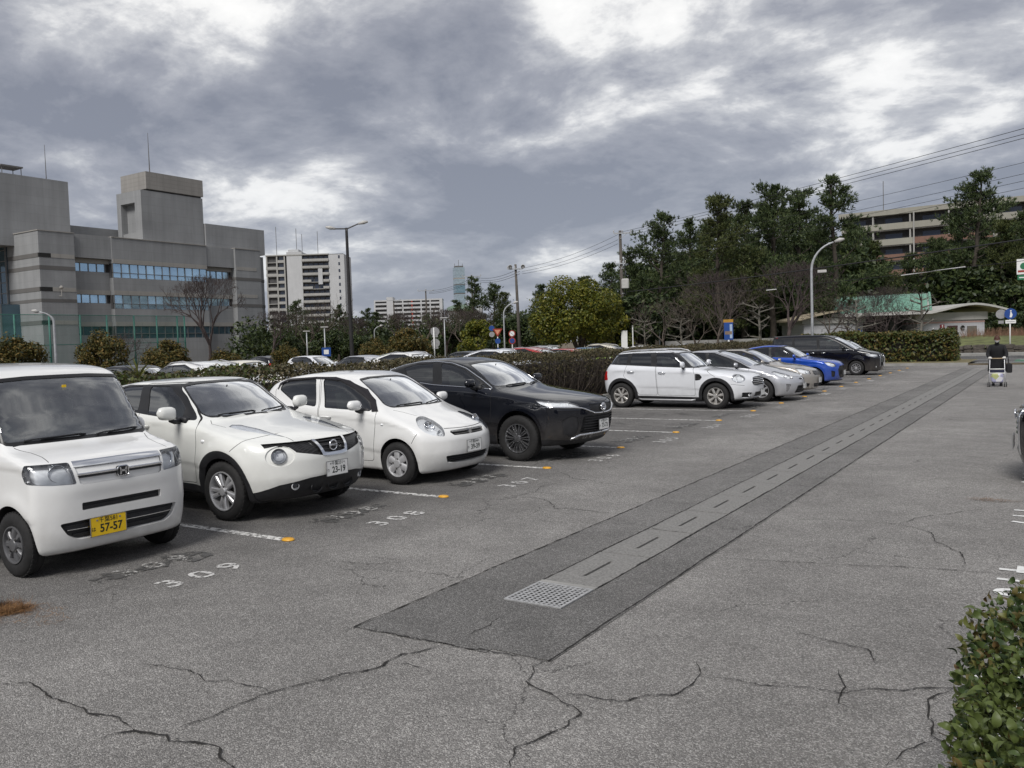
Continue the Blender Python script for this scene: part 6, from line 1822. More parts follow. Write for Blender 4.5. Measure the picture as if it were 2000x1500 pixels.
# ---- grey office block on the left
off = empty('office_building', (-112, 78, 0)); tag(off, 'large grey concrete office building with blue window bands and a square roof tower', 'building')
off_o = Vector((-112, 78, 0))
def ob(name, x0, x1, y0, y1, z0, z1, m=None): return part_box(name, (x0, y0 - 78, z0), (x1, y1 - 78, z1), m or B_CONC, off)
X = 0.0
# proud end block with slots and dark bands
def banded(y0, y1, X, depth, tops, bands, slots, name='wall'):
    ob(name, X - depth, X, y0, y1, 0, 18.5)
    for (z0, z1) in bands: ob('dark_band', X - depth + .1, X + .03, y0 - .03, y1, z0, z1, B_DARK)
zf = (15.05, 10.6, 6.2)
banded(59.75, 64.55, 0, 8, 18.5, ((13.46, 13.98), (9.18, 9.6)), ())
for z in zf:
    ob('dark_band', -7.9, -.2, 59.70, 59.74, z, z + .55, B_DARK)
    ob('pale_band', -.5, .04, 61.3, 64.5, z, z + .55, B_LIGHT); ob('slot', -.5, .035, 59.72, 61.3, z, z + .55, mat('deep_slot', (.02, .02, .02), .95))
ob('coping', -8.05, .08, 59.65, 64.6, 18.5, 18.62, B_LIGHT)
# recessed bay, long bay, recessed bay, proud end
for (y0, y1, xs, cols, split) in ((64.55, 70.1, -1.1, 4, None), (70.1, 85.9, -.25, 12, True), (85.9, 91.2, -1.1, 4, None)):
    lev = [(0, 4.2), (6.0, 8.46) if split else (6.0, 9.22), (10.42, 12.84) if split else (10.42, 13.57), (14.87 if split else 14.75, 18.5)]
    if not split: lev[0] = (0, 4.75)
    for (z0, z1) in lev: ob('wall', xs - 6, xs, y0, y1, z0, z1)
    wins = [(4.2, 6.0), (8.46, 10.42), (12.84, 14.87)] if split else [(4.75, 6.0), (9.22, 10.42), (13.57, 14.75)]
    for k, (z0, z1) in enumerate(wins):
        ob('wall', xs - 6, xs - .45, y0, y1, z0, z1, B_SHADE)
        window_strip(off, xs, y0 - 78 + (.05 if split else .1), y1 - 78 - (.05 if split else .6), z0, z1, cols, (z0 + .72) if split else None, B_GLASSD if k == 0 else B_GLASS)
        ob('pale_band', xs - .3, xs + .05, y0 + .05, y1 - .05, z1, z1 + .62, B_LIGHT)
        if not split: ob('soffit_band', xs, xs + .75, y0, y1, z1 + .64, z1 + 4.3 - .9 if k < 2 else 18.5, B_CONC) if k == 2 else None
    ob('coping', xs - 6, xs + .1, y0, y1, 18.5, 18.62, B_LIGHT)
banded(91.2, 96.3, 0, 8, 18.3, ((13.4, 13.9), (9.1, 9.6)), ())
for z in zf: ob('pale_band', -.5, .04, 91.4, 95.4, z, z + .55, B_LIGHT)
ob('coping', -8, .08, 91.15, 96.35, 18.5, 18.62, B_LIGHT)
ob('wall', -12, -1.6, 96.3, 98.3, 0, 17.7); 
for z in (13.4, 9.1, 4.6): ob('dark_band', -11, -1.55, 96.35, 98.33, z, z + .5, B_DARK)
# left return with glass stair
ob('wall', -30, -8, 60.4, 75, 0, 18.45)
for j, (y, x0, x1, z1) in enumerate(((59.3, -16, -8.02, 17.9), (57.0, -16, -5.5, 9.1))):
    ob('glass_core', x0, x1, y + .3, 61, 0, z1, B_GLASSD)
    nb = 5
    b = MB()
    for i in range(nb + 1): xx = x0 + (x1 - x0) * i / nb; b.box((xx - .07, y + .12 - 78, 0), (xx + .07, y + .32 - 78, z1))
    zz = .6
    while zz < z1: b.box((x0, y + .14 - 78, zz - .06), (x1, y + .3 - 78, zz + .06)); zz += 1.45
    b.build('glass_grid', B_FRAME, off)
    zz = .6
    while zz < z1 - 1.4:
        for i in range(nb):
            xa, xb = x0 + (x1 - x0) * i / nb, x0 + (x1 - x0) * (i + 1) / nb
            mesh_obj('pane', [(xa + .08, y + .2 - 78, zz + .07), (xb - .08, y + .2 - 78, zz + .07), (xb - .08, y + .2 - 78, zz + 1.38), (xa + .08, y + .2 - 78, zz + 1.38)], [(0, 1, 2, 3)], B_GLASSD, off)
        zz += 1.45
# raised volumes
ob('upper_wall', -34, -6.0, 46, 67.6, 17, 26.6); ob('upper_wall', -30, -6.3, 57.0, 59.6, 17.5, 25.2)
ob('roof_vent', -13, -11.2, 61.5, 63.4, 26.6, 27.4, B_LIGHT)
b = MB(); b.box((-13.4, 61.0 - 78, 28.6), (-10.8, 64.0 - 78, 28.8)); [b.box((x - .04, y - 78 - .04, 27.4), (x + .04, y - 78 + .04, 28.6)) for x in (-13.2, -11) for y in (61.2, 63.8)]; b.build('vent_roof', B_DARK, off)
tx0, tx1, ty0, ty1 = -7.6, -1.5, 76.9, 86.6
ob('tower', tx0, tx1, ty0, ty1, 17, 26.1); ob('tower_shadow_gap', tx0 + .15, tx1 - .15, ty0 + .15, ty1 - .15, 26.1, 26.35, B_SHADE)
ob('tower_crown', tx0 - .1, tx1 + .1, ty0 - .1, ty1 + .1, 26.35, 28.9, wall_mat('louvre_panel', (.30, .285, .265), .2, (1.2, .6, .06)))
b = MB(); y = ty0 - 78
for lo, hi in (((tx0 + 1.0, y - .02, 18.0), (tx0 + 1.6, y + .0, 24.2)),): pass
ob('tower_frame', tx0, tx0 + 1.0, ty0 - 1.0, ty0, 17, 26.1); ob('tower_frame', tx1 - 1.6, tx1, ty0 - 1.0, ty0, 17, 26.1); ob('tower_frame', tx0 + 1.0, tx1 - 1.6, ty0 - 1.0, ty0, 24.4, 26.1); ob('tower_frame', tx0 + 1.0, tx1 - 1.6, ty0 - .8, ty0, 17, 20.0)
ob('upper_wall', -9.5, -1.2, 86.7, 98.4, 18, 22.2); ob('upper_wall', -22, -9, 66, 77, 17, 21.0); ob('roof_house', -20, -12, 66.5, 70.5, 21, 23.6)
ob('air_unit', -8.6, -7.7, 66.3, 67.6, 18.5, 20.2, B_LIGHT)
for (x, y, z0, z1) in ((-8, 82, 28.9, 36.5), (-15, 69.5, 23.6, 33.5), (-16, 66.9, 23.6, 28.0)):
    b = MB(); b.tube([(x, y - 78, z0), (x, y - 78, z1)], [.10, .03], 6); b.build('antenna', B_DARK, off)
b = MB(); b.tube([(.5, 62.2 - 78, 10.0), (.5, 62.2 - 78, 11.0)], .05, 6); b.tube([(0, 62.2 - 78, 10.0), (.5, 62.2 - 78, 10.0)], .05, 6); b.lathe([(.05, .9), (.22, 1.0), (.24, 1.2), (.1, 1.35)], 10, 'z', (.5, 62.2 - 78, 10.0)); b.build('wall_lamp', B_LIGHT, off)

# ---- white apartment tower far behind
RX = Vector((.8389, .5443, 0)).normalized(); RY = Vector((-.5443, .8389, 0)).normalized()
def frame_at(p, name, label, cat, yaw=0.0):
    e = empty(name, p, math.atan2(RX.y, RX.x) + yaw); tag(e, label, cat); return e
apt = frame_at((-296, 257.5, 0), 'apartment_tower', 'white apartment tower with dark balconies behind the street lamp', 'building')
def pb(name, lo, hi, m): return part_box(name, lo, hi, m, apt)
pb('core', (.6, 1.2, 0), (34.2, 16, 44.0), B_SHADE)
pb('wall', (9.3, 0, 0), (16.1, 16.1, 45.2), B_WHITE); pb('wall', (27.9, .1, 0), (34.8, 16.2, 43.6), B_WHITE); pb('roof_slab', (0, -.2, 43.6), (27.9, 16, 44.1), B_GREYW)
pb('stair_gap', (8.2, .5, 0), (9.3, 8, 43.6), mat('deep_slot', (.02, .02, .02), .95))
for k in range(14):
    z = 1.2 + 3.05 * k
    if k % 3 != 1: pb('left_balcony', (.0, .0, z), (4.6, 1.3, z + 1.1), B_GREYW)
    pb('floor_edge', (0, .1, z - .28), (8.2, 1.25, z - .02), B_GREYW)
    pb('left_balcony', (5.2, .15, z), (8.0, 1.3, z + .9), B_GREYW)
    pb('window', (5.6, 1.1, z + 1.0), (7.6, 1.22, z + 2.5), B_GLASSK)
    if k not in (9, 10):
        pb('balcony', (16.1, -.5, z), (27.9, -.35, z + 1.05), B_GREYW if k != 3 else B_BRICK)
    else: pb('balcony', (16.1, -.5, z), (20.6 + (k - 9) * -.6, -.35, z + 1.05), B_GREYW); pb('balcony', (25.3, -.5, z), (27.9, -.35, z + 1.05), B_GREYW)
    pb('floor_edge', (16.1, -.3, z - .25), (27.9, 1.2, z - .03), B_GREYW)
    for i in range(5): pb('window', (16.6 + 2.3 * i, 1.05, z + .1), (18.4 + 2.3 * i, 1.17, z + 2.2), B_GLASSK)
    pb('small_window', (32.2, -.02, z + 1.0), (32.9, .08, z + 2.3), B_GLASSK)
for x in (0.1, 4.6, 8.0): pb('frame_post', (x, .05, 0), (x + .55, 1.35, 44), B_GREYW)
pb('roof_box', (9.4, 3, 45.2), (14, 9, 46.6), B_WHITE)
pb('white_panel', (23.2, -.6, 30.5), (25.1, -.3, 37.5), B_WHITE)
for x in (4, 13, 15.5, 22.5):
    b = MB(); b.tube([(x, 4, 44), (x, 4, 57 - (x % 4))], .12, 5); b.build('antenna', B_DARK, apt)

# ---- glass tower on the skyline
pt = frame_at((-807, 1094, 0), 'glass_tower', 'slender blue glass observation tower on the skyline', 'tower', math.radians(20))
T_G = bglass('tower_glass', (.36, .44, .48), .4, .2)
for (z0, z1, m) in ((0, 82, T_G), (82, 84, B_DARK), (84, 96, bglass('tower_glass_dark', (.20, .31, .36), .5, .15)), (96, 98, B_DARK), (98, 106, T_G), (106, 108, B_LIGHT), (108, 124.5, T_G)):
    part_box('glass_band', (-7.6, -7.6, z0), (7.6, 7.6, z1), m, pt)
for z in range(8, 124, 8): part_box('floor_line', (-7.75, -7.75, z), (7.75, 7.75, z + .6), T_G, pt)
part_box('crown', (-6.0, -6, 124.5), (6.0, 6, 127), B_DARK, pt)
for x in (-6.5, 0, 6.5):
    b = MB(); b.tube([(x, 0, 125), (x, 0, 131 if x else 137)], .35, 5); b.build('antenna', B_DARK, pt)

# ---- low apartment slabs far off
fa = frame_at((-409, 452, 0), 'apartment_slab', 'pale long apartment slab far behind the bare trees', 'building')
part_box('core', (.5, 1, 0), (48, 12, 34), B_SHADE, fa)
for (x0, x1, z1) in ((0, 1, 34), (9, 13.5, 37), (46.5, 48.5, 35)): part_box('wall', (x0, -.3, 0), (x1, 12.2, z1), B_WHITE, fa)
part_box('roof_slab', (0, -.2, 34), (48.5, 12.2, 35), B_WHITE, fa)
for k in range(11):
    z = 1.5 + 3.0 * k
    part_box('balcony', (1, -.5, z), (9, 1, z + 1.3), B_WHITE, fa); part_box('balcony', (13.5, -.5, z), (46.5, 1, z + 1.3), B_WHITE, fa)
for x in (20, 26.5, 33, 39.5): part_box('divider', (x, -.45, 0), (x + .9, 1, 34), B_WHITE if x != 26.5 else mat('red_panel', (.34, .05, .03), .7), fa)
fb = frame_at((-366, 482, 0), 'low_hall', 'long low building with green vaulted roof below the glass tower', 'building')
part_box('wall', (0, 0, 0), (20, 20, 26), B_WHITE, fb)
b = MB(); prof = [(-1, 26)] + [(-1 + 22 * i / 10, 26 + 4.5 * math.sin(math.pi * (.15 + .85 * i / 10))) for i in range(11)] + [(21, 26)]
b.prism(prof, -1, 21, 'y'); b.build('roof', mat('roof_green', (.20, .28, .22), .6), fb)
for i in range(6): part_box('window', (1 + 3.1 * i, -.06, 21), (3.2 + 3.1 * i, .1, 23.2), B_GLASSK, fb)
part_box('roof', (20, 2, 20), (24, 18, 29), B_WHITE, fb)

# ---- apartment block on the right behind the pines
ra = empty('apartment_block', (-36, 175, 0)); tag(ra, 'cream and terracotta balcony apartment block behind the tall pines', 'building')
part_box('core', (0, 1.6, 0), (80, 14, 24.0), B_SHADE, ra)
part_box('parapet', (-.5, -.1, 23.9), (80.5, 14.5, 24.9), B_CREAM, ra)
for k in range(8):
    z = .6 + 2.93 * k
    m = B_CREAM if k >= 7 else B_BRICK
    for x0 in range(0, 80, 13):
        mm = B_CREAM if k >= 7 or (k == 6 and x0 > 20) else (B_BRICK if x0 < 20 else wall_mat('taupe_panel', (.25, .22, .20), .15))
        if k == 6 and x0 <= 20: mm = B_CREAM if x0 == 0 else B_BRICK
        part_box('balcony', (x0, -.05, z), (x0 + 12.95, .12, z + 1.15), mm, ra)
        part_box('balcony_floor', (x0, .12, z - .18), (x0 + 12.95, 1.7, z + .0), B_GREYW, ra)
    for i in range(12):
        part_box('window', (1.2 + 6.5 * i, 1.5, z + .2), (4.2 + 6.5 * i, 1.62, z + 2.2), B_GLASSK, ra)
        part_box('divider', (5.6 + 6.5 * i, .1, z + .02), (5.85 + 6.5 * i, 1.6, z + 2.7), B_GREYW, ra)
for i in range(7): b = MB(); b.tube([(12.9 + 13 * i - .0, -.25, 0), (12.9 + 13 * i, -.25, 24)], .14, 6); b.build('downpipe', B_GREYW, ra)
b = MB(); b.tube([(7, 4, 24), (7, 4, 31)], .07, 5); b.build('antenna', B_DARK, ra)

# ---- park toilet block with the green vaulted roof
tb = frame_at((-10.4, 79.4, .55), 'toilet_block', 'single storey park toilet block with green vaulted metal roof', 'building')
T_W = wall_mat('toilet_tile', (.44, .44, .46), .1, (.5, .25, .02)); T_FA = mat('fascia_white', (.42, .41, .39), .7, var=.15, scale=.8)
T_GR = mat('copper_green', (.145, .29, .22), .55, var=.16, scale=.9); T_TAN = mat('soffit_tan', (.36, .31, .22), .8, var=.15)
def tp(name, lo, hi, m): return part_box(name, lo, hi, m, tb)
tp('wall', (.4, .6, -.4), (6.2, 6, 2.1), T_W); tp('fascia', (.2, .45, 2.1), (6.4, 6.1, 2.75), T_FA)
tp('pink_band', (.38, .58, 1.85), (6.22, 6.02, 2.0), mat('pink_tile', (.42, .27, .24), .7))
tp('door', (3.0, .52, -.4), (3.85, .64, 1.62), mat('door_maroon', (.05, .02, .018), .6)); tp('door', (4.7, .52, -.4), (5.5, .62, 1.55), mat('door_taupe', (.13, .115, .095), .6))
b = MB(); prof = []
for i in range(15):
    u = i / 14; x = -.2 + 7.8 * u; z = 2.62 + .72 * math.sin(math.pi * min(1, max(0, (u * 1.02 - .12) / .95)) ** 1.0) * (.35 + .65 * min(1, u * 1.6)) ; prof.append((x, z))
prof2 = [(x, z + .17) for x, z in prof]
b.prism(prof + prof2[::-1], -.6, 6.6, 'y'); b.build('arched_roof', T_FA, tb)
b = MB(); b.prism([(x, z - .02) for x, z in prof] + [(x, z - .06) for x, z in prof[::-1]], -.45, 6.4, 'y'); b.build('soffit', T_TAN, tb)
sgn = tp('toilet_sign', (2.35, .50, 1.2), (2.7, .58, 1.75), mat('sign_maroon', (.22, .03, .04), .5))
b = MB(); b.lathe([(.055, 0), (.055, .02)], 12, 'y', (2.525, .47, 1.66), True); b.prism([(2.525 - .09, 1.28), (2.525 + .09, 1.28), (2.525 + .03, 1.58), (2.525 - .03, 1.58)], .47, .49, 'y'); b.build('pictogram', M_PLATE, sgn)
b = MB(); b.lathe([(.16, -.1), (.18, 0), (.12, .08), (.02, .1)], 14, 'y', (4.25, .5, 1.45)); b.build('wall_lamp', B_DARK, tb)
# middle and left part
tp('wall', (-9.2, 1.0, -.5), (-6.6, 7, 2.15), T_W); tp('wall', (-6.6, 1.0, -.5), (-4.1, 7, 2.2), wall_mat('toilet_tile_b', (.36, .36, .38), .12, (.5, .25, .02))); tp('wall', (-4.1, 3.5, -.5), (.4, 7, 2.4), B_SHADE)
tp('wall', (-1.6, 1.3, -.5), (-1.0, 3.5, 2.2), B_SHADE)
tp('fascia', (-9.4, .8, 2.15), (-3.9, 7.2, 2.6), B_GREYW)
sg = tp('toilet_sign', (-4.55, .90, 1.0), (-4.2, .99, 1.6), mat('sign_blue', (.015, .06, .22), .5))
b = MB(); b.lathe([(.055, 0), (.055, .02)], 12, 'y', (-4.375, .87, 1.5), True); b.box((-4.43, .87, 1.1), (-4.32, .89, 1.42)); b.build('pictogram', M_PLATE, sg)
tp('accessible_sign', (-8.0, .93, .9), (-7.7, .99, 1.2), MATS['sign_blue'])
b = MB(); b.prism([(-9.9, 2.55), (-9.2, 2.75), (-7.5, 3.1), (-6.0, 3.3), (-6.0, 3.15), (-7.5, 2.95), (-9.2, 2.6), (-9.9, 2.4)], .2, 7, 'y'); b.build('tan_roof', T_TAN, tb)
# barrel roof: seams are separate ribs
gv = empty("green_vault", (-6.7, .9, 2.55), math.radians(-24), tb)
L_, D_, R_ = 7.6, 8.4, 2.1
NA = 16
def arc(u): return (D_ * u, R_ * 4 * u * (1 - u) - .12)
vs_, fs = [], []
for i in range(NA + 1):
    y, z = arc(i / NA * .92 + .04)
    for xx in (0, L_): vs_.append((xx, y, z))
for i in range(NA): fs.append((2 * i, 2 * i + 1, 2 * i + 3, 2 * i + 2))
rf = mesh_obj('roof_sheet', vs_, fs, T_GR, gv, True)
for k in range(17):
    xx = L_ * k / 16; b = MB(); b.tube([(xx, arc(i / NA * .92 + .04)[0], arc(i / NA * .92 + .04)[1] + .02) for i in range(NA + 1)], .035 if 0 < k < 16 else .10, 5); b.build('roof_seam', T_GR, gv)
b = MB(); b.prism([arc(i / NA * .92 + .04) for i in range(NA + 1)], L_ - .25, L_ - .12, 'x'); b.build('gable', T_FA, gv)
b = MB(); b.box((-.1, -.02, .1), (L_ + .1, .22, .38)); b.build('eave', T_FA, gv)
# ------------------------------------------------------------------ plants
F_PINE = foliage_mat('pine_needles', [(.018, .030, .013), (.040, .064, .024), (.070, .098, .034), (.115, .14, .055)], .6, .12)
F_PINE2 = foliage_mat('pine_needles_warm', [(.026, .036, .013), (.062, .080, .024), (.115, .125, .040)], .6, .12)
F_CAMPHOR = foliage_mat('camphor_leaves', [(.040, .058, .010), (.090, .108, .014), (.155, .160, .020), (.215, .19, .028)], .5, .3)
F_BUSH = foliage_mat('bush_leaves', [(.030, .038, .012), (.07, .070, .018), (.12, .095, .024), (.19, .12, .03)], .6, .25)
F_EVER = foliage_mat('evergreen_leaves', [(.015, .026, .010), (.035, .055, .018), (.075, .095, .028)], .5, .15)
F_HEDGE = foliage_mat('hedge_leaves', [(.030, .030, .014), (.060, .055, .022), (.10, .085, .040), (.13, .10, .055)], .6, .15)
F_HEDGEG = foliage_mat('hedge_leaves_green', [(.025, .038, .012), (.06, .085, .022), (.12, .135, .04)], .5, .2)
F_HEDGER = foliage_mat('hedge_leaves_olive', [(.028, .034, .010), (.075, .075, .018), (.14, .115, .03), (.19, .13, .045)], .5, .2)
M_BARK = mat('bark', (.055, .045, .036), .95, var=.4, scale=4, bump=.8, bscale=18)
M_BARKG = mat('bark_grey', (.13, .12, .10), .95, var=.35, scale=5, bump=.6, bscale=22)
M_TWIG = mat('twig', (.085, .068, .055), .95, var=.35, scale=12)
M_TWIGD = mat('twig_dark', (.060, .045, .042), .95, var=.35, scale=3)

def np_mesh(name, V, F, m):
    me = bpy.data.meshes.new(name)
    V = np.asarray(V, np.float32); F = np.asarray(F, np.int32); k = F.shape[1]
    me.vertices.add(len(V)); me.vertices.foreach_set('co', V.ravel())
    me.loops.add(F.size); me.loops.foreach_set('vertex_index', F.ravel())
    me.polygons.add(len(F)); me.polygons.foreach_set('loop_start', np.arange(len(F), dtype=np.int32) * k); me.polygons.foreach_set('loop_total', np.full(len(F), k, np.int32))
    me.materials.append(m); me.update(calc_edges=True); me.validate()
    return me

def unit(v): return v / np.maximum(np.linalg.norm(v, axis=1, keepdims=True), 1e-9)

def leaves(C, size, rng, up=.3, out=None, asp=.5):
    """rhombic leaf faces at points C, scattered orientation biased by `out`"""
    n = len(C)
    nrm = rng.normal(size=(n, 3)); nrm[:, 2] += up
    if out is not None: nrm = unit(nrm) + out
    nrm = unit(nrm)
    t = unit(np.cross(nrm, rng.normal(size=(n, 3)))); b = np.cross(nrm, t)
    s = (size * rng.uniform(.6, 1.3, n))[:, None]
    V = np.stack([C - t * s, C - b * s * asp + nrm * s * .12, C + t * s, C + b * s * asp + nrm * s * .12], 1).reshape(-1, 3)
    F = np.arange(4 * n).reshape(n, 4)
    return V, F

def tufts(C, D, length, rng, blades=6, width=.05):
    """needle tufts: narrow blades fanning out of points C round directions D"""
    n = len(C)
    C2 = np.repeat(C, blades, 0); D2 = np.repeat(D, blades, 0)
    d = unit(D2 + rng.normal(size=D2.shape) * .55)
    L = (length * rng.uniform(.6, 1.2, len(C2)))[:, None]
    s = unit(np.cross(d, rng.normal(size=d.shape))) * width
    V = np.stack([C2 - s * .6, C2 + s * .6, C2 + d * L * .6 + s, C2 + d * L], 1).reshape(-1, 3)
    F = np.arange(len(V)).reshape(-1, 4)
    return V, F

def tubes(segs, n=4):
    """segs: list of (p, q, r0, r1) -> mesh arrays"""
    P = np.array([s[0] for s in segs], float); Q = np.array([s[1] for s in segs], float); r0 = np.array([s[2] for s in segs])[:, None]; r1 = np.array([s[3] for s in segs])[:, None]
    d = unit(Q - P); a = unit(np.cross(d, np.where(np.abs(d[:, 2:3]) > .9, [[1., 0, 0]], [[0, 0, 1.]]))); b = np.cross(d, a)
    ring = []
    for c, r in ((P, r0), (Q, r1)):
        for k in range(n):
            t = 2 * math.pi * k / n; ring.append(c + (a * math.cos(t) + b * math.sin(t)) * r)
    V = np.stack(ring, 1).reshape(-1, 3); m = len(segs)
    base = (np.arange(m) * 2 * n)[:, None]
    F = np.concatenate([base + np.array([[k, (k + 1) % n, n + (k + 1) % n, n + k]]) for k in range(n)], 0)
    return V, F

def pine_data(seed, h=13.0, spread=3.6, lean=.5, low=.38, warm=False):
    rng = np.random.default_rng(seed)
    pts = []; x = y = 0.0; dx, dy = rng.normal(0, lean * .08, 2)
    for i in range(13):
        t = i / 12; pts.append(np.array([x, y, h * t])); x += dx * h / 12 + rng.normal(0, .06); y += dy * h / 12 + rng.normal(0, .06)
    seg = [(pts[i], pts[i + 1], .022 * h * (1 - i / 13) ** .8, .022 * h * (1 - (i + 1) / 13.3) ** .8) for i in range(12)]
    C, D = [], []
    nb = int(rng.integers(26, 33))
    for k in range(nb):
        t = low + (1 - low) * (k + rng.random()) / nb
        i = min(11, int(t * 12)); p = pts[i] + (pts[i + 1] - pts[i]) * (t * 12 - i)
        a = k * 2.4 + rng.normal(0, .5); u = (t - low) / (1 - low)
        L = spread * ((1 - u) ** .8 * .95 + .17) * rng.uniform(.5, 1.35) * (.75 + .25 * min(1, u * 4))
        d = np.array([math.cos(a), math.sin(a), rng.uniform(.05, .4) + .5 * u]); q = p.copy(); prev = p
        m = 5
        for j in range(m):
            q = prev + d / np.linalg.norm(d) * L / m
            seg.append((prev, q, .05 * (1 - j / m) + .012, .05 * (1 - (j + 1) / m) + .012)); d = d + np.array([rng.normal(0, .12), rng.normal(0, .12), .10]); prev = q
            if j >= 2 or (j == 1 and u > .6):
                nc = int(rng.integers(14, 22) * (.6 + .4 * L))
                r = .26 + .17 * L
                off = rng.normal(size=(nc, 3)) * np.array([r * .62, r * .62, r * .26]); 
                C.append(q + off); D.append(unit(off * np.array([.6, .6, .3]) + np.array([0, 0, .55]) + d * .3))
    C = np.concatenate(C); D = np.concatenate(D)
    Vf, Ff = tufts(C, D, .32, rng, 7, .040)
    return np_mesh('trunk', *tubes(seg, 6), M_BARK), np_mesh('crown', Vf, Ff, F_PINE2 if warm else F_PINE)

def crown_data(seed, h, rx, rz, z0, m, leaf=.2, n=7000, lobes=26, trunk_m=None, fork=5, rough=.55):
    """broadleaf tree: forked limbs, leaf clumps in many lobes of the crown"""
    rng = np.random.default_rng(seed); cz = z0 + rz
    seg = [(np.array([0, 0, 0.]), np.array([.05, .05, z0 * .8]), .03 * h, .024 * h)]
    C, O = [], []
    for k in range(lobes):
        a = rng.uniform(0, 2 * math.pi); e = math.asin(rng.uniform(-.75, 1)); r = rng.uniform(.45, .80) ** .7
        c = np.array([rx * r * math.cos(a) * math.cos(e), rx * r * math.sin(a) * math.cos(e), cz + rz * r * math.sin(e)])
        if k < fork * 2:
            mid = np.array([c[0] * .35, c[1] * .35, z0 * .8 + (c[2] - z0 * .8) * .5]) + rng.normal(0, .1, 3)
            seg += [(seg[0][1], mid, .018 * h, .010 * h), (mid, c, .010 * h, .003 * h)]
            for _ in range(3): e2 = c + rng.normal(0, rx * .2, 3); seg.append((mid + (c - mid) * .6, e2, .005 * h, .0015 * h))
        lr = rng.uniform(.22, .42) * rx
        nn = int(n / lobes); q = unit(rng.normal(size=(nn, 3))); rad = rng.uniform(.55, 1.0, (nn, 1)) ** .5
        p = q * rad * np.array([lr, lr, lr * .8 * rz / rx + .15 * lr])
        p += rng.normal(0, lr * .10 * rough, p.shape)
        C.append(c + p); O.append(q * .9 + np.array([0, 0, .35]))
    C = np.concatenate(C); O = np.concatenate(O); keep = C[:, 2] > z0 * .55; C, O = C[keep], O[keep]
    V, F = leaves(C, np.full(len(C), leaf), rng, .2, O)
    return np_mesh('trunk', *tubes(seg, 6), trunk_m or M_BARK), np_mesh('crown', V, F, m)

def bare_data(seed, h, spread, m, depth=6, tr=.02, ang=.55, split=(2, 3), trunk=.22, upb=.18, twist=.0):
    rng = np.random.default_rng(seed); seg = []
    def grow(p, d, L, r, k):
        d = d / np.linalg.norm(d); q = p; n = 3
        for i in range(n):
            d = d + rng.normal(0, .10, 3); d = d / np.linalg.norm(d); q2 = q + d * L / n
            ra, rb = r * (1 - .35 * i / n), r * (1 - .35 * (i + 1) / n); seg.append((q, q2, max(ra, .013), max(rb, .011))); q = q2
        if k == 0: return
        ns = int(rng.integers(split[0], split[1] + 1)) + (1 if k >= depth - 1 else 0)
        a0 = rng.uniform(0, 6.28)
        for s in range(ns):
            a = a0 + 6.28 * s / ns + rng.normal(0, .4)
            o = np.cross(d, [math.cos(a), math.sin(a), .3]); o = o / max(1e-6, np.linalg.norm(o))
            grow(q, d * math.cos(ang) + o * math.sin(ang) * spread + np.array([0, 0, upb]), L * rng.uniform(.62, .85), r * rng.uniform(.52, .68), k - 1)
    grow(np.zeros(3), np.array([0, 0, 1.]), h * trunk, h * tr, depth)
    V = np.array([s[1] for s in seg]); sc = h / V[:, 2].max()
    seg = [(a * sc, b * sc, c, d) for a, b, c, d in seg]
    big = [s for s in seg if s[2] > h * tr * .33]; small = [s for s in seg if s[2] <= h * tr * .33]
    return np_mesh('trunk', *tubes(big, 6), m), np_mesh('branches', *tubes(small, 3), m)

def pollard_data(seed, h, m):
    """street tree pruned back to knuckles"""
    rng = np.random.default_rng(seed); seg = []; p = np.zeros(3)
    for i in range(5): q = np.array([rng.normal(0, .03), rng.normal(0, .03), h * .82 * (i + 1) / 5]); seg.append((p, q, .12 - i * .012, .108 - i * .012)); p = q
    tw = []
    for k in range(9):
        a = 2.4 * k; z = h * (.38 + .44 * k / 8); L = rng.uniform(.5, 1.1); c = np.array([0, 0, z])
        e = c + np.array([math.cos(a) * L, math.sin(a) * L, rng.uniform(.1, .5)]); seg.append((c, e, .06, .035)); seg.append((e, e + np.array([math.cos(a) * .15, math.sin(a) * .15, .1]), .07, .05))
        for _ in range(5): d = rng.normal(0, 1, 3); d[2] = abs(d[2]) * .6; d /= np.linalg.norm(d); tw.append((e, e + d * rng.uniform(.3, .8), .018, .006))
    for _ in range(8): d = rng.normal(0, 1, 3); d[2] = abs(d[2]) * .7; d /= np.linalg.norm(d); tw.append((p, p + d * rng.uniform(.3, .9), .03, .008))
    return np_mesh('trunk', *tubes(seg, 6), m), np_mesh('branches', *tubes(tw, 4), m)

def plant(name, data, loc, label, cat, group=None, rz=None, s=1.0, sz=None, parts=('trunk', 'crown')):
    e = empty(name, loc, RNG.uniform(0, 6.28) if rz is None else rz); e.scale = (s, s, sz or s)
    tag(e, label, cat, group)
    for n_, d in zip(parts, data):
        o = link(bpy.data.objects.new(n_, d), e)
        if n_ != 'trunk': o['kind'] = 'stuff'
    return e

def at_px(px, D):
    """ground point in the direction of a column of the photograph, D metres along the view axis"""
    d = _XR * ((px - 1000) / 1650.0) + _FW; p = d * D
    return Vector((p.x, p.y, 0.0))
def z_px(px, py, D):
    d = _XR * ((px - 1000) / 1650.0) - _UP * ((py - 750) / 1650.0) + _FW
    return 1.87 + d.z * D

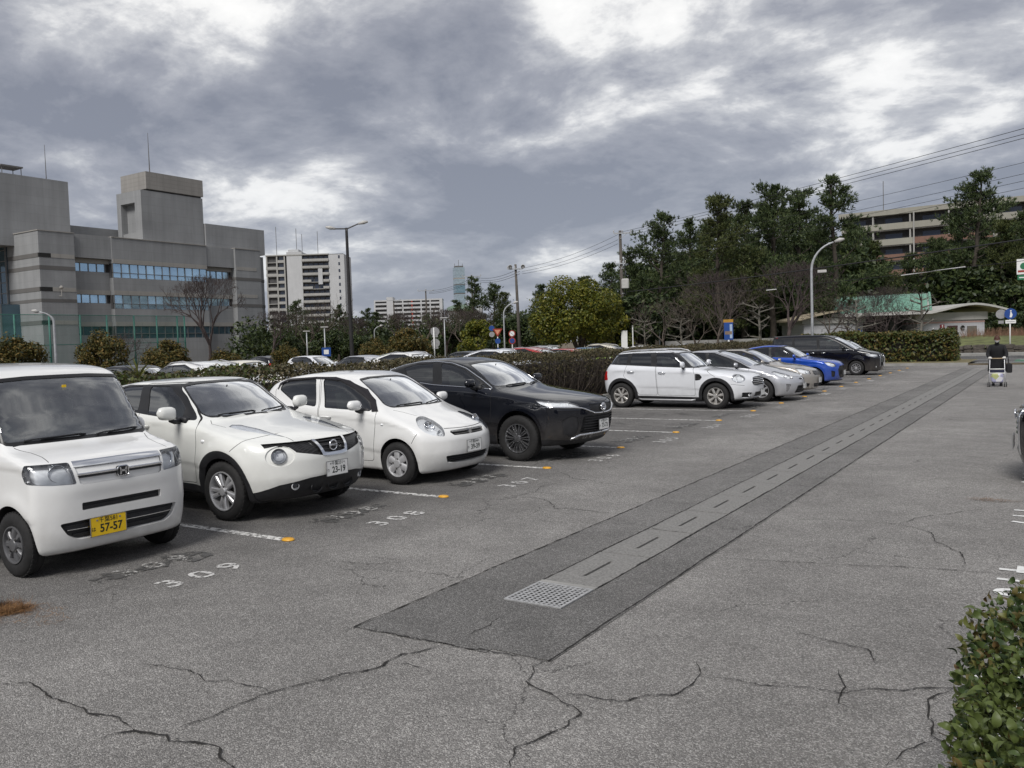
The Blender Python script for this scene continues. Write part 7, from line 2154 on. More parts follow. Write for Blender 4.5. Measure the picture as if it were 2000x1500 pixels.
# ---- pines on the right
PINES = [pine_data(100 + k, 13.0, (3.4, 4.0, 3.0, 3.7, 3.3)[k], low=(.16, .22, .26, .14, .18)[k], warm=(k == 3)) for k in range(5)]
pl = [(1195, 520, 88, 0, 'short pine just left of the tall utility pole'), (1238, 500, 82, 2, 'thin pine close behind the tall utility pole'), (1285, 428, 80, 1, 'pine with spiky top next right of the utility pole'), (1345, 440, 86, 4, 'pine second right of the utility pole'),
      (1405, 396, 76, 3, 'broad pine with flat lumpy top left of the tallest group'), (1455, 405, 82, 0, 'pine filling the middle of the dark pine group'), (1512, 372, 78, 1, 'tall pine at the crest of the pine group'), (1560, 378, 84, 2, 'pine behind the curved street lamp arm'),
      (1640, 360, 76, 4, 'tall pine with open crown left of the apartment block'), (1700, 478, 96, 3, 'low spreading pine in front of the apartment block'), (1775, 500, 98, 0, 'pine below the terracotta balconies'), (1895, 352, 92, 1, 'tallest tapered pine at the right, before the apartment block'),
      (1955, 440, 90, 3, 'pine behind the right end of the toilet block'), (2005, 425, 92, 4, 'pine cut by the right picture edge'), (1835, 470, 94, 2, 'pine between the apartment balconies and the tapered pine'), (1600, 455, 90, 0, 'shaded pine behind the curved lamp'), (1330, 500, 94, 3, 'shaded pine low in the group by the pole'), (1480, 470, 94, 4, 'shaded pine low in the middle of the group'), (1375, 450, 96, 1, 'back pine between the broad pine and the pole side'), (1428, 430, 98, 2, 'back pine just right of the broad flat-topped pine'), (1535, 420, 96, 3, 'back pine filling between the two crest pines'), (1590, 425, 98, 1, 'back pine right of the crest above the curved lamp'), (1675, 445, 100, 0, 'back pine at the left edge of the apartment block'), (1740, 520, 104, 4, 'back pine under the terracotta balconies'), (1870, 430, 104, 0, 'back pine just left of the tapered pine'), (1925, 440, 106, 2, 'back pine just right of the tapered pine'), (1985, 460, 100, 1, 'back pine low at the right edge')]
for (px, py, D, k, lab) in pl:
    p = at_px(px, D); hh = z_px(px, py, D)
    plant('pine_tree', PINES[k], p, lab, 'tree', 'pines beyond the car park', s=hh / 13.0 * (1.08 if hh < 9 else 1.0), sz=hh / 13.0)
# far pines over the middle
for (px, py, D, k, lab) in [(580, 592, 120, 1, 'small conifer before the white apartment tower'), (712, 606, 125, 2, 'dark conifer right of the double street lamp'), (738, 612, 130, 0, 'dark conifer beside the far apartment slab'), (925, 548, 110, 4, 'pine below the glass tower'), (965, 560, 115, 1, 'pine left of the lamp bracket pole'), (905, 590, 120, 2, 'small pine beside the green vaulted hall'),
                            (990, 575, 112, 3, 'pine behind the lamp bracket pole'), (1060, 560, 100, 0, 'pine behind the round camphor tree'), (1150, 545, 98, 3, 'pine tips rising right of the camphor crown'), (775, 618, 125, 3, 'low conifer under the apartment slab'), (665, 600, 118, 4, 'conifer behind the lamp post')]:
    p = at_px(px, D); hh = z_px(px, py, D)
    plant('pine_tree', PINES[k], p, lab, 'tree', 'pines along the street', s=max(hh / 13.0, .62), sz=hh / 13.0)

# ---- camphor and other broadleaf trees
cam_d = crown_data(7, 6.6, 3.3, 2.75, 1.1, F_CAMPHOR, .12, 26000, 52)
plant('camphor_tree', cam_d, at_px(1132, 60), 'round yellow green camphor tree behind the parked rows', 'tree', rz=.4, s=z_px(1130, 538, 60) / 6.6 * .95)
ev_d = crown_data(9, 6.0, 3.0, 2.3, 1.2, F_EVER, .2, 7000, 26)
ev2_d = crown_data(19, 6.0, 2.6, 2.4, 1.0, F_EVER, .2, 6000, 22)
br_d = crown_data(12, 4.0, 2.0, 1.6, .7, F_CAMPHOR, .16, 4500, 18)
for (px, py, D, d, s_, nm, lab) in [(935, 625, 85, br_d, 4.0, 'young_tree', 'yellowish young tree behind the road signs'), (1010, 610, 90, ev_d, 6.0, 'evergreen_tree', 'dark evergreen behind the lamp bracket pole'), (1075, 605, 84, ev2_d, 6.0, 'evergreen_tree', 'evergreen left behind the camphor tree'), (880, 628, 110, ev_d, 6.0, 'evergreen_tree', 'low evergreen below the glass tower'),
                                (640, 640, 100, ev2_d, 6.0, 'evergreen_tree', 'dark evergreen left of the double street lamp'), (560, 650, 105, ev_d, 6.0, 'evergreen_tree', 'low evergreen at the foot of the white apartment tower'), (700, 650, 100, ev_d, 6.0, 'evergreen_tree', 'low evergreen at the foot of the double street lamp'),
                                (1930, 505, 92, ev_d, 6.0, 'evergreen_tree', 'broad evergreen above the arched toilet roof'), (1985, 540, 84, ev2_d, 6.0, 'evergreen_tree', 'evergreen at the right edge behind the cycle sign'), (1960, 625, 80, ev2_d, 6.0, 'evergreen_shrub', 'low clipped evergreen right of the toilet block'),
                                (1250, 560, 72, ev2_d, 6.0, 'evergreen_tree', 'green tree touching the tall utility pole'), (1190, 590, 72, br_d, 4.0, 'young_tree', 'green tree between camphor tree and utility pole')]:
    p = at_px(px, D); plant(nm, d, p, lab, 'tree', s=max(.6, z_px(px, py, D) / s_))
# dark undergrowth under the pines: one mass
rng = np.random.default_rng(77); C = []
for k in range(380):
    px = rng.uniform(1180, 2080); D = rng.uniform(88, 112) if px < 1600 or px > 1960 else rng.uniform(92, 118)
    p = at_px(px, D); r = rng.uniform(1.6, 3.2); q = unit(rng.normal(size=(420, 3))) * rng.uniform(.5, 1, (420, 1)) ** .5 * np.array([r, r, r * 1.0])
    q += np.array([p.x, p.y, rng.uniform(.8, 10.0 if 1250 < px < 1690 or px > 1850 else 6.0)]); C.append(q)
for k in range(120):
    px = rng.uniform(480, 1080); D = rng.uniform(118, 150); p = at_px(px, D); r = rng.uniform(1.8, 3.0)
    q = unit(rng.normal(size=(260, 3))) * rng.uniform(.5, 1, (260, 1)) ** .5 * r + np.array([p.x, p.y, rng.uniform(.6, 4.4)]); C.append(q)
C = np.concatenate(C); C = C[C[:, 2] > .1]
wood = link(bpy.data.objects.new('undergrowth', np_mesh('undergrowth', *leaves(C, np.full(len(C), .34), rng, .3), F_EVER)))
tag(wood, 'dark leafy undergrowth between the trunks of the pines', 'undergrowth', kind='stuff')

# ---- bushes
bu = [crown_data(30 + k, 3.2, 1.35, 1.45, .25, F_BUSH, .085, 9000, 30, rough=1.6) for k in range(3)]
for (px, py, D, wpx, k, lab) in [(35, 655, 46, 100, 0, 'wide bronze bush at the far left behind the kei wagon'), (203, 650, 46, 92, 1, 'tall bronze bush left of the curved grey lamp post'), (325, 664, 47, 88, 2, 'bronze bush before the green net fence end'), (560, 671, 50, 60, 0, 'small round yellow green bush behind the silver roofs'),
                                 (735, 662, 52, 60, 1, 'green bush left of the yellow bush pair'), (803, 640, 54, 84, 2, 'large yellow green bush beside the round sign backs'), (440, 682, 48, 70, 0, 'low olive bush under the big bare tree')]:
    p = at_px(px, D); hh = z_px(px, py, D); w = wpx * D / 1650 / 2.7
    plant('bush', bu[k], p, lab, 'bush', 'bushes behind the second car row', s=w, sz=hh / 3.2)

# ---- bare trees
bareA = bare_data(3, 9.0, 1.0, M_TWIGD, 7, .026, .46, (2, 3), .17)
bareB = bare_data(5, 7.0, 1.2, M_TWIG, 6, .018, .55, (2, 3), .2)
bareC = bare_data(8, 6.0, 1.35, M_TWIGD, 6, .022, .62, (2, 3), .16, .08)
plant('bare_tree', bareA, at_px(408, 75), 'large leafless tree in front of the grey office building', 'tree', rz=1.0, s=z_px(408, 533, 75) / 9.0 * .84, sz=z_px(408, 533, 75) / 9.0, parts=('trunk', 'branches'))
for (px, py, D, d, h0, lab) in [(640, 575, 105, bareB, 7.0, 'leafless tree before the white apartment tower'), (600, 600, 110, bareB, 7.0, 'leafless tree left of the double street lamp'), (535, 600, 100, bareA, 9.0, 'leafless tree at the right corner of the office building'), (830, 585, 112, bareB, 7.0, 'leafless tree before the far apartment slab'), (870, 600, 105, bareA, 9.0, 'leafless tree right of the far slab'),
                               (905, 590, 100, bareB, 7.0, 'leafless tree under the glass tower'), (780, 605, 115, bareA, 9.0, 'leafless tree left of the far slab'), (955, 600, 98, bareA, 9.0, 'leafless tree behind the road signs'), (1400, 540, 64, bareB, 7.0, 'pale leafless tree with leaning trunk beyond the retro crossover'), (1440, 520, 70, bareA, 9.0, 'leafless tree at the centre of the pine group'),
                               (1300, 570, 66, bareB, 7.0, 'leafless tree right of the tall utility pole'), (1545, 500, 64, bareA, 9.0, 'leafless tree left of the curved street lamp'), (1655, 575, 60, bareC, 6.0, 'dark spreading leafless tree before the toilet block left wing'), (1735, 570, 60, bareC, 6.0, 'dark spreading leafless tree before the green roof'), (1620, 560, 72, bareB, 7.0, 'leafless tree behind the curved street lamp post'),
                               (1700, 555, 74, bareA, 9.0, 'leafless tree behind the left of the green roof'), (1840, 560, 96, bareB, 7.0, 'leafless tree above the arched roof'), (1360, 585, 60, bareB, 7.0, 'slim leafless tree left of the bus sign'), (240, 640, 70, bareC, 6.0, 'leafless shrub tree behind the net fence'), (690, 615, 110, bareA, 9.0, 'leafless tree behind the lamp post')]:
    p = at_px(px, D); plant('bare_tree', d, p, lab, 'tree', 'leafless trees', s=z_px(px, py, D) / h0, parts=('trunk', 'branches'))
pol = [pollard_data(60 + k, 4.4, M_BARKG) for k in range(2)]
for (px, py, D, k, lab) in [(1262, 612, 60, 0, 'pruned pale trunk with stubby branches right of the utility pole'), (1332, 605, 60, 1, 'pruned pale trunk second from the utility pole'), (1486, 580, 58, 0, 'pruned pale trunk beside the bus sign'), (1675, 578, 58, 1, 'pruned trunk before the toilet sign'), (1800, 562, 58, 0, 'stout pruned trunk before the arched toilet roof')]:
    p = at_px(px, D); plant('pollarded_tree', pol[k], p, lab, 'tree', 'pruned street trees', s=z_px(px, py, D) / 4.4, parts=('trunk', 'branches'))

# ---- hedges
def hedge(name, label, x0, x1, y0, y1, h, mats, leaf, n, twigs, seed, z0=0.0, bare=.0, wob=.12, core=True, ends=True):
    rng = np.random.default_rng(seed)
    e = empty(name, (0, 0, 0)); tag(e, label, 'hedge')
    dx, dy = x1 - x0, y1 - y0
    def surf(n_, inset):
        k = rng.random(n_); A = np.array([dx * dy, dy * h, dx * h * .7]); A = A / A.sum()
        u, v, w = rng.random(n_), rng.random(n_), rng.random(n_)
        P = np.zeros((n_, 3)); N = np.zeros((n_, 3))
        t = k < A[0]; s = (k >= A[0]) & (k < A[0] + A[1]); q = k >= A[0] + A[1]
        P[t] = np.stack([x0 + dx * u[t], y0 + dy * v[t], np.full(t.sum(), h)], 1); N[t, 2] = 1
        sd = np.where(w[s] < .7, 1, 0); P[s] = np.stack([np.where(sd == 1, x1, x0), y0 + dy * v[s], h * u[s]], 1); N[s, 0] = np.where(sd == 1, 1, -1)
        sd = np.where(w[q] < .5, 1, 0); P[q] = np.stack([x0 + dx * u[q], np.where(sd == 1, y1, y0), h * v[q]], 1); N[q, 1] = np.where(sd == 1, 1, -1)
        P -= N * (rng.random((n_, 1)) ** 1.5 * inset)
        # rounded shoulders and an uneven clip line
        P[:, 2] *= 1 + wob * .5 * (np.sin(P[:, 1] * 1.3 + P[:, 0]) * .4 + np.sin(P[:, 1] * 3.1) * .25 + np.sin(P[:, 0] * 2.2) * .3)
        c = np.clip((P[:, 2] / h - .75) / .25, 0, 1) ** 2 * .14
        P[:, 0] += np.where(P[:, 0] > (x0 + x1) / 2, -1, 1) * c
        P += rng.normal(0, wob * .25, P.shape)
        return P, N
    P, N = surf(n, .22)
    if bare > 0: keep = rng.random(len(P)) < np.clip((P[:, 2] / h - bare) / .3, .06, 1); P, N = P[keep], N[keep]
    P[:, 2] = np.maximum(P[:, 2], .03) + z0
    for i, m in enumerate(mats):
        s = (np.arange(len(P)) % len(mats)) == i
        link(bpy.data.objects.new('foliage', np_mesh('foliage', *leaves(P[s], np.full(s.sum(), leaf), rng, .3, N[s] * .8), m)), e)['kind'] = 'stuff'
    seg = []
    for _ in range(twigs):
        y = rng.uniform(y0, y1); x = rng.uniform(x0 + .25 * dx, x1 - .1 * dx); p = np.array([x, y, z0]); d = np.array([rng.normal(.25, .35), rng.normal(0, .4), 1.0])
        r = rng.uniform(.008, .018)
        for j in range(4):
            q = p + d / np.linalg.norm(d) * h * .25 * rng.uniform(.8, 1.25); q[0] = min(q[0], x1 + .02); seg.append((p, q, r, r * .75)); r *= .75
            d2 = d + rng.normal(0, .5, 3); q2 = p + d2 / np.linalg.norm(d2) * h * .28; q2[0] = min(q2[0], x1 + .03); seg.append((p, q2, r * .7, r * .3)); d = d + rng.normal(0, .25, 3); d[2] = abs(d[2]); p = q
    if seg: link(bpy.data.objects.new('twigs', np_mesh('twigs', *tubes(seg, 3), M_TWIG)), e)['kind'] = 'stuff'
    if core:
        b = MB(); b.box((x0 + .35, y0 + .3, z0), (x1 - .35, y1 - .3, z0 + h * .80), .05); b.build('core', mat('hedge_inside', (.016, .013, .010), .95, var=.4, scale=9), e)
    return e
hedge('clipped_hedge', 'long brownish twiggy hedge behind the front row of cars', -14.4, -12.6, 11.2, 46.5, 1.50, [F_HEDGE], .042, 62000, 2600, 3, bare=.42)
hedge('clipped_hedge', 'short greener hedge behind the white crossover', -14.4, -12.6, 2.5, 11.2, 1.53, [F_HEDGEG, F_HEDGE], .05, 12000, 200, 4, bare=.2)
hedge('clipped_hedge', 'dense leafy hedge on the verge beside the black minivan', -13.5, -4.9, 52.0, 54.6, 1.62, [F_HEDGER, F_HEDGEG], .10, 17000, 0, 5, .11, wob=.2)
b = MB(); b.box((-14.6, 2.2, -.2), (-12.4, 46.8, .07)); tag(b.build('planting_strip', M_EARTH), kind='structure')
for x in (-14.75, -12.4):
    b = MB(); b.box((x, 2.2, -.2), (x + .15, 46.8, .12)); tag(b.build('kerb', M_CONC), kind='structure')
# reddish scrub and grass tufts on the bank
rng = np.random.default_rng(9); seg = []
for _ in range(1300):
    px = rng.uniform(1880, 2060); D = rng.uniform(68, 76); p = at_px(px, D); a = np.array([p.x, p.y, .75]); d = rng.normal(0, .35, 3); d[2] = 1; seg.append((a, a + d * rng.uniform(.5, 1.2), .014, .006))
o = link(bpy.data.objects.new('dry_scrub', np_mesh('dry_scrub', *tubes(seg, 3), mat('dry_stems', (.20, .115, .075), .95, var=.35, scale=3)))); tag(o, 'reddish dry scrub on the grass bank behind the walking person', 'scrub', kind='stuff')
# spiky plant in the hedge
sp_e = empty('spiky_plant', (-13.2, 8.6, 1.0)); tag(sp_e, 'small spiky palm-like plant growing out of the hedge', 'plant')
lf = np_mesh('frond', np.array([(0, 0, 0), (.16, .016, .07), (.36, .0, .07), (.16, -.016, .07)]), np.array([(0, 1, 2, 3)]), foliage_mat('frond_green', [(.10, .12, .03), (.18, .18, .05)], .5, .2))
for k in range(22): o = link(bpy.data.objects.new('frond', lf), sp_e); o.rotation_euler = (RNG.uniform(-.3, .3), RNG.uniform(-1.2, .1), k * 2.4); o.scale = (RNG.uniform(.8, 1.2),) * 3; o.location = (0, 0, .45)

# ---- shrub in the near right corner
F_SHRUB = foliage_mat('shrub_leaves', [(.022, .038, .014), (.045, .074, .024), (.075, .108, .034), (.10, .13, .036), (.14, .14, .04), (.12, .075, .03)], .45, .22)
sh = empty('leafy_shrub', (.72, 3.05, 0)); tag(sh, 'close-up shrub with small oval green leaves in the lower right corner', 'shrub')
rng = np.random.default_rng(21)
LV = []
for q in range(4):                                  # four leaf shapes, folded along the midrib and curled
    L, w, cu = rng.uniform(.024, .034), rng.uniform(.0078, .0108), rng.uniform(.003, .009)
    ts = np.linspace(0, 1, 7); V = []
    for t in ts:
        ww = w * math.sin(math.pi * min(1, t * .93 + .05)) ** .62 * (1 if t < .97 else .25); z = -cu * (2 * t - .7) ** 2
        V += [(L * t, -ww, z + ww * .28), (L * t, 0, z), (L * t, ww, z + ww * .28)]
    Fq = []
    for i in range(6): Fq += [(3 * i, 3 * i + 1, 3 * i + 4, 3 * i + 3), (3 * i + 1, 3 * i + 2, 3 * i + 5, 3 * i + 4)]
    LV.append((np.array(V), np.array(Fq)))
RX_, RY_, RZ_, CZ = 1.03, 1.16, .68, .39
def shell(n_):
    q = rng.normal(size=(n_, 3)); q = unit(q); e = 2.8
    k = (np.abs(q[:, 0]) ** e + np.abs(q[:, 1]) ** e + np.abs(q[:, 2]) ** e) ** (-1 / e)
    s = q * k[:, None]; return s * np.array([RX_, RY_, RZ_]), unit(q / np.array([RX_, RY_, RZ_]))
P, N = shell(70000); P = P * (1 - .16 * rng.random((len(P), 1)) ** 1.6) + rng.normal(0, .022, P.shape); P[:, 2] += CZ
P *= 1 + .05 * (np.sin(P[:, :1] * 7 + P[:, 1:2] * 5) + np.sin(P[:, 2:3] * 9)) * .5
W = P + np.array([.72, 3.05, 0]); vis = (W[:, 2] > .02) & ((np.array([0, 0, 1.87]) - W) * N).sum(1).__gt__(-.15)
P, N = P[vis][:38000], N[vis][:38000]
n_ = len(P)
def leaf_frames(N, n_):
    f = unit(N * .55 + rng.normal(0, .62, (n_, 3)) + np.array([0, 0, .45])); s = unit(np.cross(f, rng.normal(size=(n_, 3)) + np.array([0, 0, .6]))); u = np.cross(s, f); return f, s, u
f_, s_, u_ = leaf_frames(N, n_)
Wd = P + np.array([.72, 3.05, 0]); dist = np.linalg.norm(Wd - np.array([0, 0, 1.87]), axis=1)
dirs = Wd - np.array([0, 0, 1.87]); zc_ = dirs @ np.array(_FW); pxs = 1000 + 1650 * (dirs @ np.array(_XR)) / zc_; pys = 750 - 1650 * (dirs @ np.array(_UP)) / zc_
inv = (pxs < 1990) & (pys < 1490); order = np.argsort(np.where(inv, dist - .6 * (N @ unit(-dirs[:1])[0]), 99)); near = set(order[:300].tolist())
lm = []
for (V, Fq) in LV:
    me = np_mesh('leaf', V, Fq, F_SHRUB); me.polygons.foreach_set('use_smooth', [True] * len(me.polygons)); lm.append(me)
VV, FF = [], []; base = 0
for i in range(n_):
    k = i % 4; sc = .65 + .7 * ((i * 7919) % 97) / 97
    if i in near:
        o = link(bpy.data.objects.new('leaf', lm[k]), sh)
        o.matrix_local = Matrix(((f_[i][0] * sc, s_[i][0] * sc, u_[i][0] * sc, P[i][0]), (f_[i][1] * sc, s_[i][1] * sc, u_[i][1] * sc, P[i][1]), (f_[i][2] * sc, s_[i][2] * sc, u_[i][2] * sc, P[i][2]), (0, 0, 0, 1)))
    else:
        V, Fq = LV[k]; VV.append((V[:, :1] * f_[i] + V[:, 1:2] * s_[i] + V[:, 2:] * u_[i]) * sc + P[i]); FF.append(Fq + base); base += len(V)
fo = link(bpy.data.objects.new('foliage', np_mesh('foliage', np.concatenate(VV), np.concatenate(FF), F_SHRUB)), sh); fo['kind'] = 'stuff'; fo.data.polygons.foreach_set('use_smooth', [True] * len(fo.data.polygons))
seg = []
for _ in range(260):
    d = unit(rng.normal(size=(1, 3)))[0]; d[2] = abs(d[2]); a = np.array([0, 0, .1]) + rng.normal(0, .25, 3) * np.array([1, 1, .2]); e_ = a + d * np.array([RX_, RY_, RZ_]) * .92; mid = (a + e_) / 2 + rng.normal(0, .08, 3)
    seg += [(a, mid, .007, .004), (mid, e_, .004, .0018)]
link(bpy.data.objects.new('twigs', np_mesh('twigs', *tubes(seg, 4), M_TWIG)), sh)['kind'] = 'stuff'
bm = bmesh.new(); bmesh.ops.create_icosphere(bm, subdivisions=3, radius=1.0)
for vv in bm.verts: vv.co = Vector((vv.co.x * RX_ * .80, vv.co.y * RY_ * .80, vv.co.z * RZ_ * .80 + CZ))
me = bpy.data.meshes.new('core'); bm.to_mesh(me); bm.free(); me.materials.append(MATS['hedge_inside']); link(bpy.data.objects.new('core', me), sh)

# ---- kerb end with pine needle litter, lower left
kb = empty('planter_kerb', (-7.36, 2.99, 0)); tag(kb, 'rounded stone kerb end with straw litter at the left edge', 'kerb')
b = MB(); b.box((-3.5, -.35, 0), (.72, .12, .16), .04); b.build('kerb_stone', M_CONCD, kb)
b = MB(); b.box((-3.4, -1.6, 0), (.55, -.36, .12)); b.build('soil', M_EARTH, kb)
def litter(cx, cy, rx, ry, n_, name, z=.01, parent=None):
    a = rng.uniform(0, 6.28, n_); r = rng.random(n_) ** .6; C = np.stack([cx + rx * r * np.cos(a), cy + ry * r * np.sin(a), z + rng.random(n_) * .03 * (1 - r)], 1)
    d = rng.normal(size=(n_, 3)); d[:, 2] *= .18; d = unit(d); L = rng.uniform(.04, .10, (n_, 1)); s = unit(np.cross(d, [0, 0, 1.])) * .0013
    return np.stack([C - s, C + s, C + d * L + s * .5, C + d * L - s * .5], 1).reshape(-1, 3)
V = np.concatenate([litter(-6.55 + rng.normal(0, .13), 3.04 + rng.normal(0, .09), rng.uniform(.04, .14), rng.uniform(.03, .09), 190, '', .01) for _ in range(15)] + [litter(-6.36, 2.84, .12, .05, 260, ''), litter(-6.3, 3.15, .4, .2, 200, '', .008)])
o = link(bpy.data.objects.new('straw_litter', np_mesh('straw_litter', V, np.arange(len(V)).reshape(-1, 4), foliage_mat('straw', [(.10, .05, .022), (.20, .10, .04), (.33, .19, .08)], .8, .1)))); tag(o, 'orange brown pine straw lying on the asphalt at the left edge', 'litter', kind='stuff')
V = np.concatenate([litter(-.62, 10.4, .24, .08, 170, '', .01)])
o = link(bpy.data.objects.new('straw_litter', np_mesh('straw_litter', V, np.arange(len(V)).reshape(-1, 4), MATS['straw']))); tag(o, 'small wisp of straw on the asphalt near the right edge', 'litter', kind='stuff')
# ------------------------------------------------------------------ street furniture
M_POLEC = mat('pole_concrete', (.085, .075, .065), .9, var=.25, scale=2)
M_POLED = mat('pole_dark', (.028, .026, .026), .45, .3, var=.2)
M_GALV = mat('pole_galvanised', (.40, .41, .42), .5, .35, var=.15)
M_LAMP = mat('lamp_housing_grey', (.45, .44, .42), .5, var=.1)
M_WIRE = mat('cable_black', (.02, .02, .021), .7)
M_SIGNW = mat('sign_white', (.74, .74, .72), .5, var=.06); M_SIGNG = mat('sign_back_grey', (.30, .30, .30), .5, .3); M_SIGNB = mat('sign_blue_face', (.010, .055, .24), .45, var=.08); M_SIGNR = mat('sign_red_face', (.28, .03, .02), .45); M_SIGNO = mat('sign_orange_face', (.40, .21, .02), .5)

def yaw_to_cam(p): return math.atan2(-p[0], p[1])       # rotation that turns local -y towards the camera

# double-armed dark lamp post
p = at_px(690, 45)
e = empty('street_lamp', p, yaw_to_cam(p)); tag(e, 'tall dark lamp post with two arms behind the parked cars', 'street lamp')
top = z_px(680, 447, 45)
b = MB(); b.tube([(0, 0, 0), (0, 0, 1.2), (-.03, 0, top - .2), (-.03, 0, top)], [.13, .11, .075, .07], 12); b.build('post', M_POLED, e, True)
for s, dx, dz in ((-1, -.62, -.05), (1, .62, .22)):
    b = MB(); b.tube([(0, 0, top - .05), (dx, 0, top + dz)], .035, 8); a = b.build('arm', M_POLED, e)
    b = MB(); b.tube([(dx * .95, 0, top + dz * .95), (dx + s * .25, 0, top + dz + .06), (dx + s * .48, 0, top + dz + .10)], [.05, .10, .05], 8); h = b.build('lamp_head', M_LAMP, a, True)
b = MB(); b.lathe([(.2, 0), (.2, .04), (.14, .06)], 12, 'z'); b.build('base_plate', M_POLED, e)

def curved_lamp(px_base, D, px_tip, py_tip, shoulder, label, m, r=.06, rust=False):
    p = at_px(px_base, D); e = empty('street_lamp', p, yaw_to_cam(p)); tag(e, label, 'street lamp')
    tip_x = (px_tip - px_base) * D / 1650; tz = z_px(px_tip, py_tip, D); sz = tz * shoulder
    b = MB(); b.tube([(0, 0, 0), (0, 0, sz * .5), (0, 0, sz)] + [(tip_x * (1 - math.cos(t)) , 0, sz + (tz - sz) * math.sin(t)) for t in np.linspace(.2, 1.35, 8)], [r * 1.25, r * 1.1, r] + [r * (1 - .05 * i) for i in range(8)], 10)
    b.build('post', m, e, True)
    b = MB(); s = 1 if tip_x > 0 else -1; b.tube([(tip_x * .82, 0, tz - .02), (tip_x * 1.0, 0, tz + .06), (tip_x + s * .22, 0, tz + .09)], [.06, .12, .05], 8); b.build('lamp_head', M_LAMP, e, True)
    return e
w = curved_lamp(1588, 45, 1640, 474, .78, 'tall pale curved street lamp rising behind the black minivan', M_GALV, .065)
b = MB(); b.box((.3, -.08, 5.05), (.75, .08, 5.2), .02); b.build('signal_box', M_LAMP, w)
curved_lamp(112, 55, 82, 610, .86, 'grey curved lamp post in front of the office building', M_GALV, .075)
curved_lamp(988, 70, 1012, 592, .82, 'pale curved lamp left of the lamp bracket pole', M_GALV, .06)
curved_lamp(1290, 72, 1268, 585, .8, 'slim curved lamp among the bare trees right of the utility pole', M_GALV, .05)
curved_lamp(735, 95, 748, 637, .85, 'small far curved lamp near the double street lamp', M_GALV, .05)
for (px, py, D, lab) in ((638, 640, 80, 'thin grey lamp mast left of the double street lamp'), (603, 648, 85, 'thin lamp mast before the apartment tower'), (872, 622, 85, 'thin grey lamp mast right of the round sign backs'), (1068, 650, 90, 'short pale mast behind the camphor tree')):
    p = at_px(px, D); e = empty('lamp_mast', p, yaw_to_cam(p)); tag(e, lab, 'street lamp'); zt = z_px(px, py, D)
    b = MB(); b.tube([(0, 0, 0), (0, 0, zt)], [.08, .05], 8); b.build('post', M_GALV, e, True); b = MB(); b.box((-.35, -.12, zt), (.35, .12, zt + .1), .03); b.build('lamp_head', M_LAMP, e)

# utility poles
def utility_pole(px, D, ytop, label, arms, lean=0.0, extras=None, r=.17):
    p = at_px(px, D); e = empty('utility_pole', p, yaw_to_cam(p)); tag(e, label, 'utility pole'); zt = z_px(px, ytop, D)
    b = MB(); b.tube([(0, 0, 0), (lean * .5, 0, zt * .5), (lean, 0, zt)], [r * 1.15, r, r * .72], 12); b.build('post', M_POLEC, e, True)
    for (dz, x0, x1) in arms:
        b = MB(); b.box((x0 + lean, -.25, zt - dz - .05), (x1 + lean, -.15, zt - dz + .05)); b.bar((x1 * .7 + lean, -.2, zt - dz), (lean, -.18, zt - dz - .5), .04, .03); a = b.build('cross_arm', M_GALV, e)
        for x in np.linspace(x0, x1, 3):
            b = MB(); b.lathe([(.03, 0), (.05, .05), (.03, .10), (.05, .16), (.03, .22), (.001, .24)], 8, 'z', (x + lean, -.2, zt - dz + .05)); b.build('insulator', M_LAMP, a)
    if extras: extras(e, zt)
    return e, zt
def ex1(e, zt):
    b = MB(); b.box((-.1, -.6, zt * .55), (.55, -.12, zt * .55 + .9), .08); b.build('transformer', M_LAMP, e)
    for k in range(7): b = MB(); b.lathe([(.185, 0), (.185, .06)], 12, 'z', (0, 0, 1.5 + k * 1.1), True); b.build('band', M_GALV, e)
    b = MB(); b.tube([(.22, -.1, 0), (.22, -.1, zt * .8)], .045, 6); b.build('cable_riser', M_WIRE, e); b = MB(); b.box((.25, -.3, 5.1), (1.0, -.1, 5.25), .03); b.build('lamp_head', M_LAMP, e)
pole2, z2 = utility_pole(1221, 75, 452, 'tall banded utility pole with cross arm at the edge of the pines', [(.25, -.55, .95), (2.9, -.5, .4)], -.12, ex1)
def ex2(e, zt):
    for s in (-1, 1): b = MB(); b.lathe([(.16, -.1), (.2, .0), (.14, .12), (.02, .14)], 12, 'y', (s * .6 - .1, -.3, zt - .25)); b.build('floodlight', M_LAMP, e, True)
pole1, z1 = utility_pole(1018, 80, 517, 'slim utility pole with two floodlights on a bracket', [(.45, -.75, .65)], -.2, ex2, .15)
pole0, z0_ = utility_pole(928, 120, 538, 'farther utility pole rising over the pine below the glass tower', [(.2, -1.3, 1.3)], 0, None, .14)
polem, zm_ = utility_pole(838, 130, 566, 'far utility pole before the long apartment slab', [(.2, -1.2, 1.2)], 0, None, .14)
utility_pole(775, 140, 585, 'farthest small utility pole left of the apartment slab', [(.2, -1.1, 1.1)], 0, None, .13)

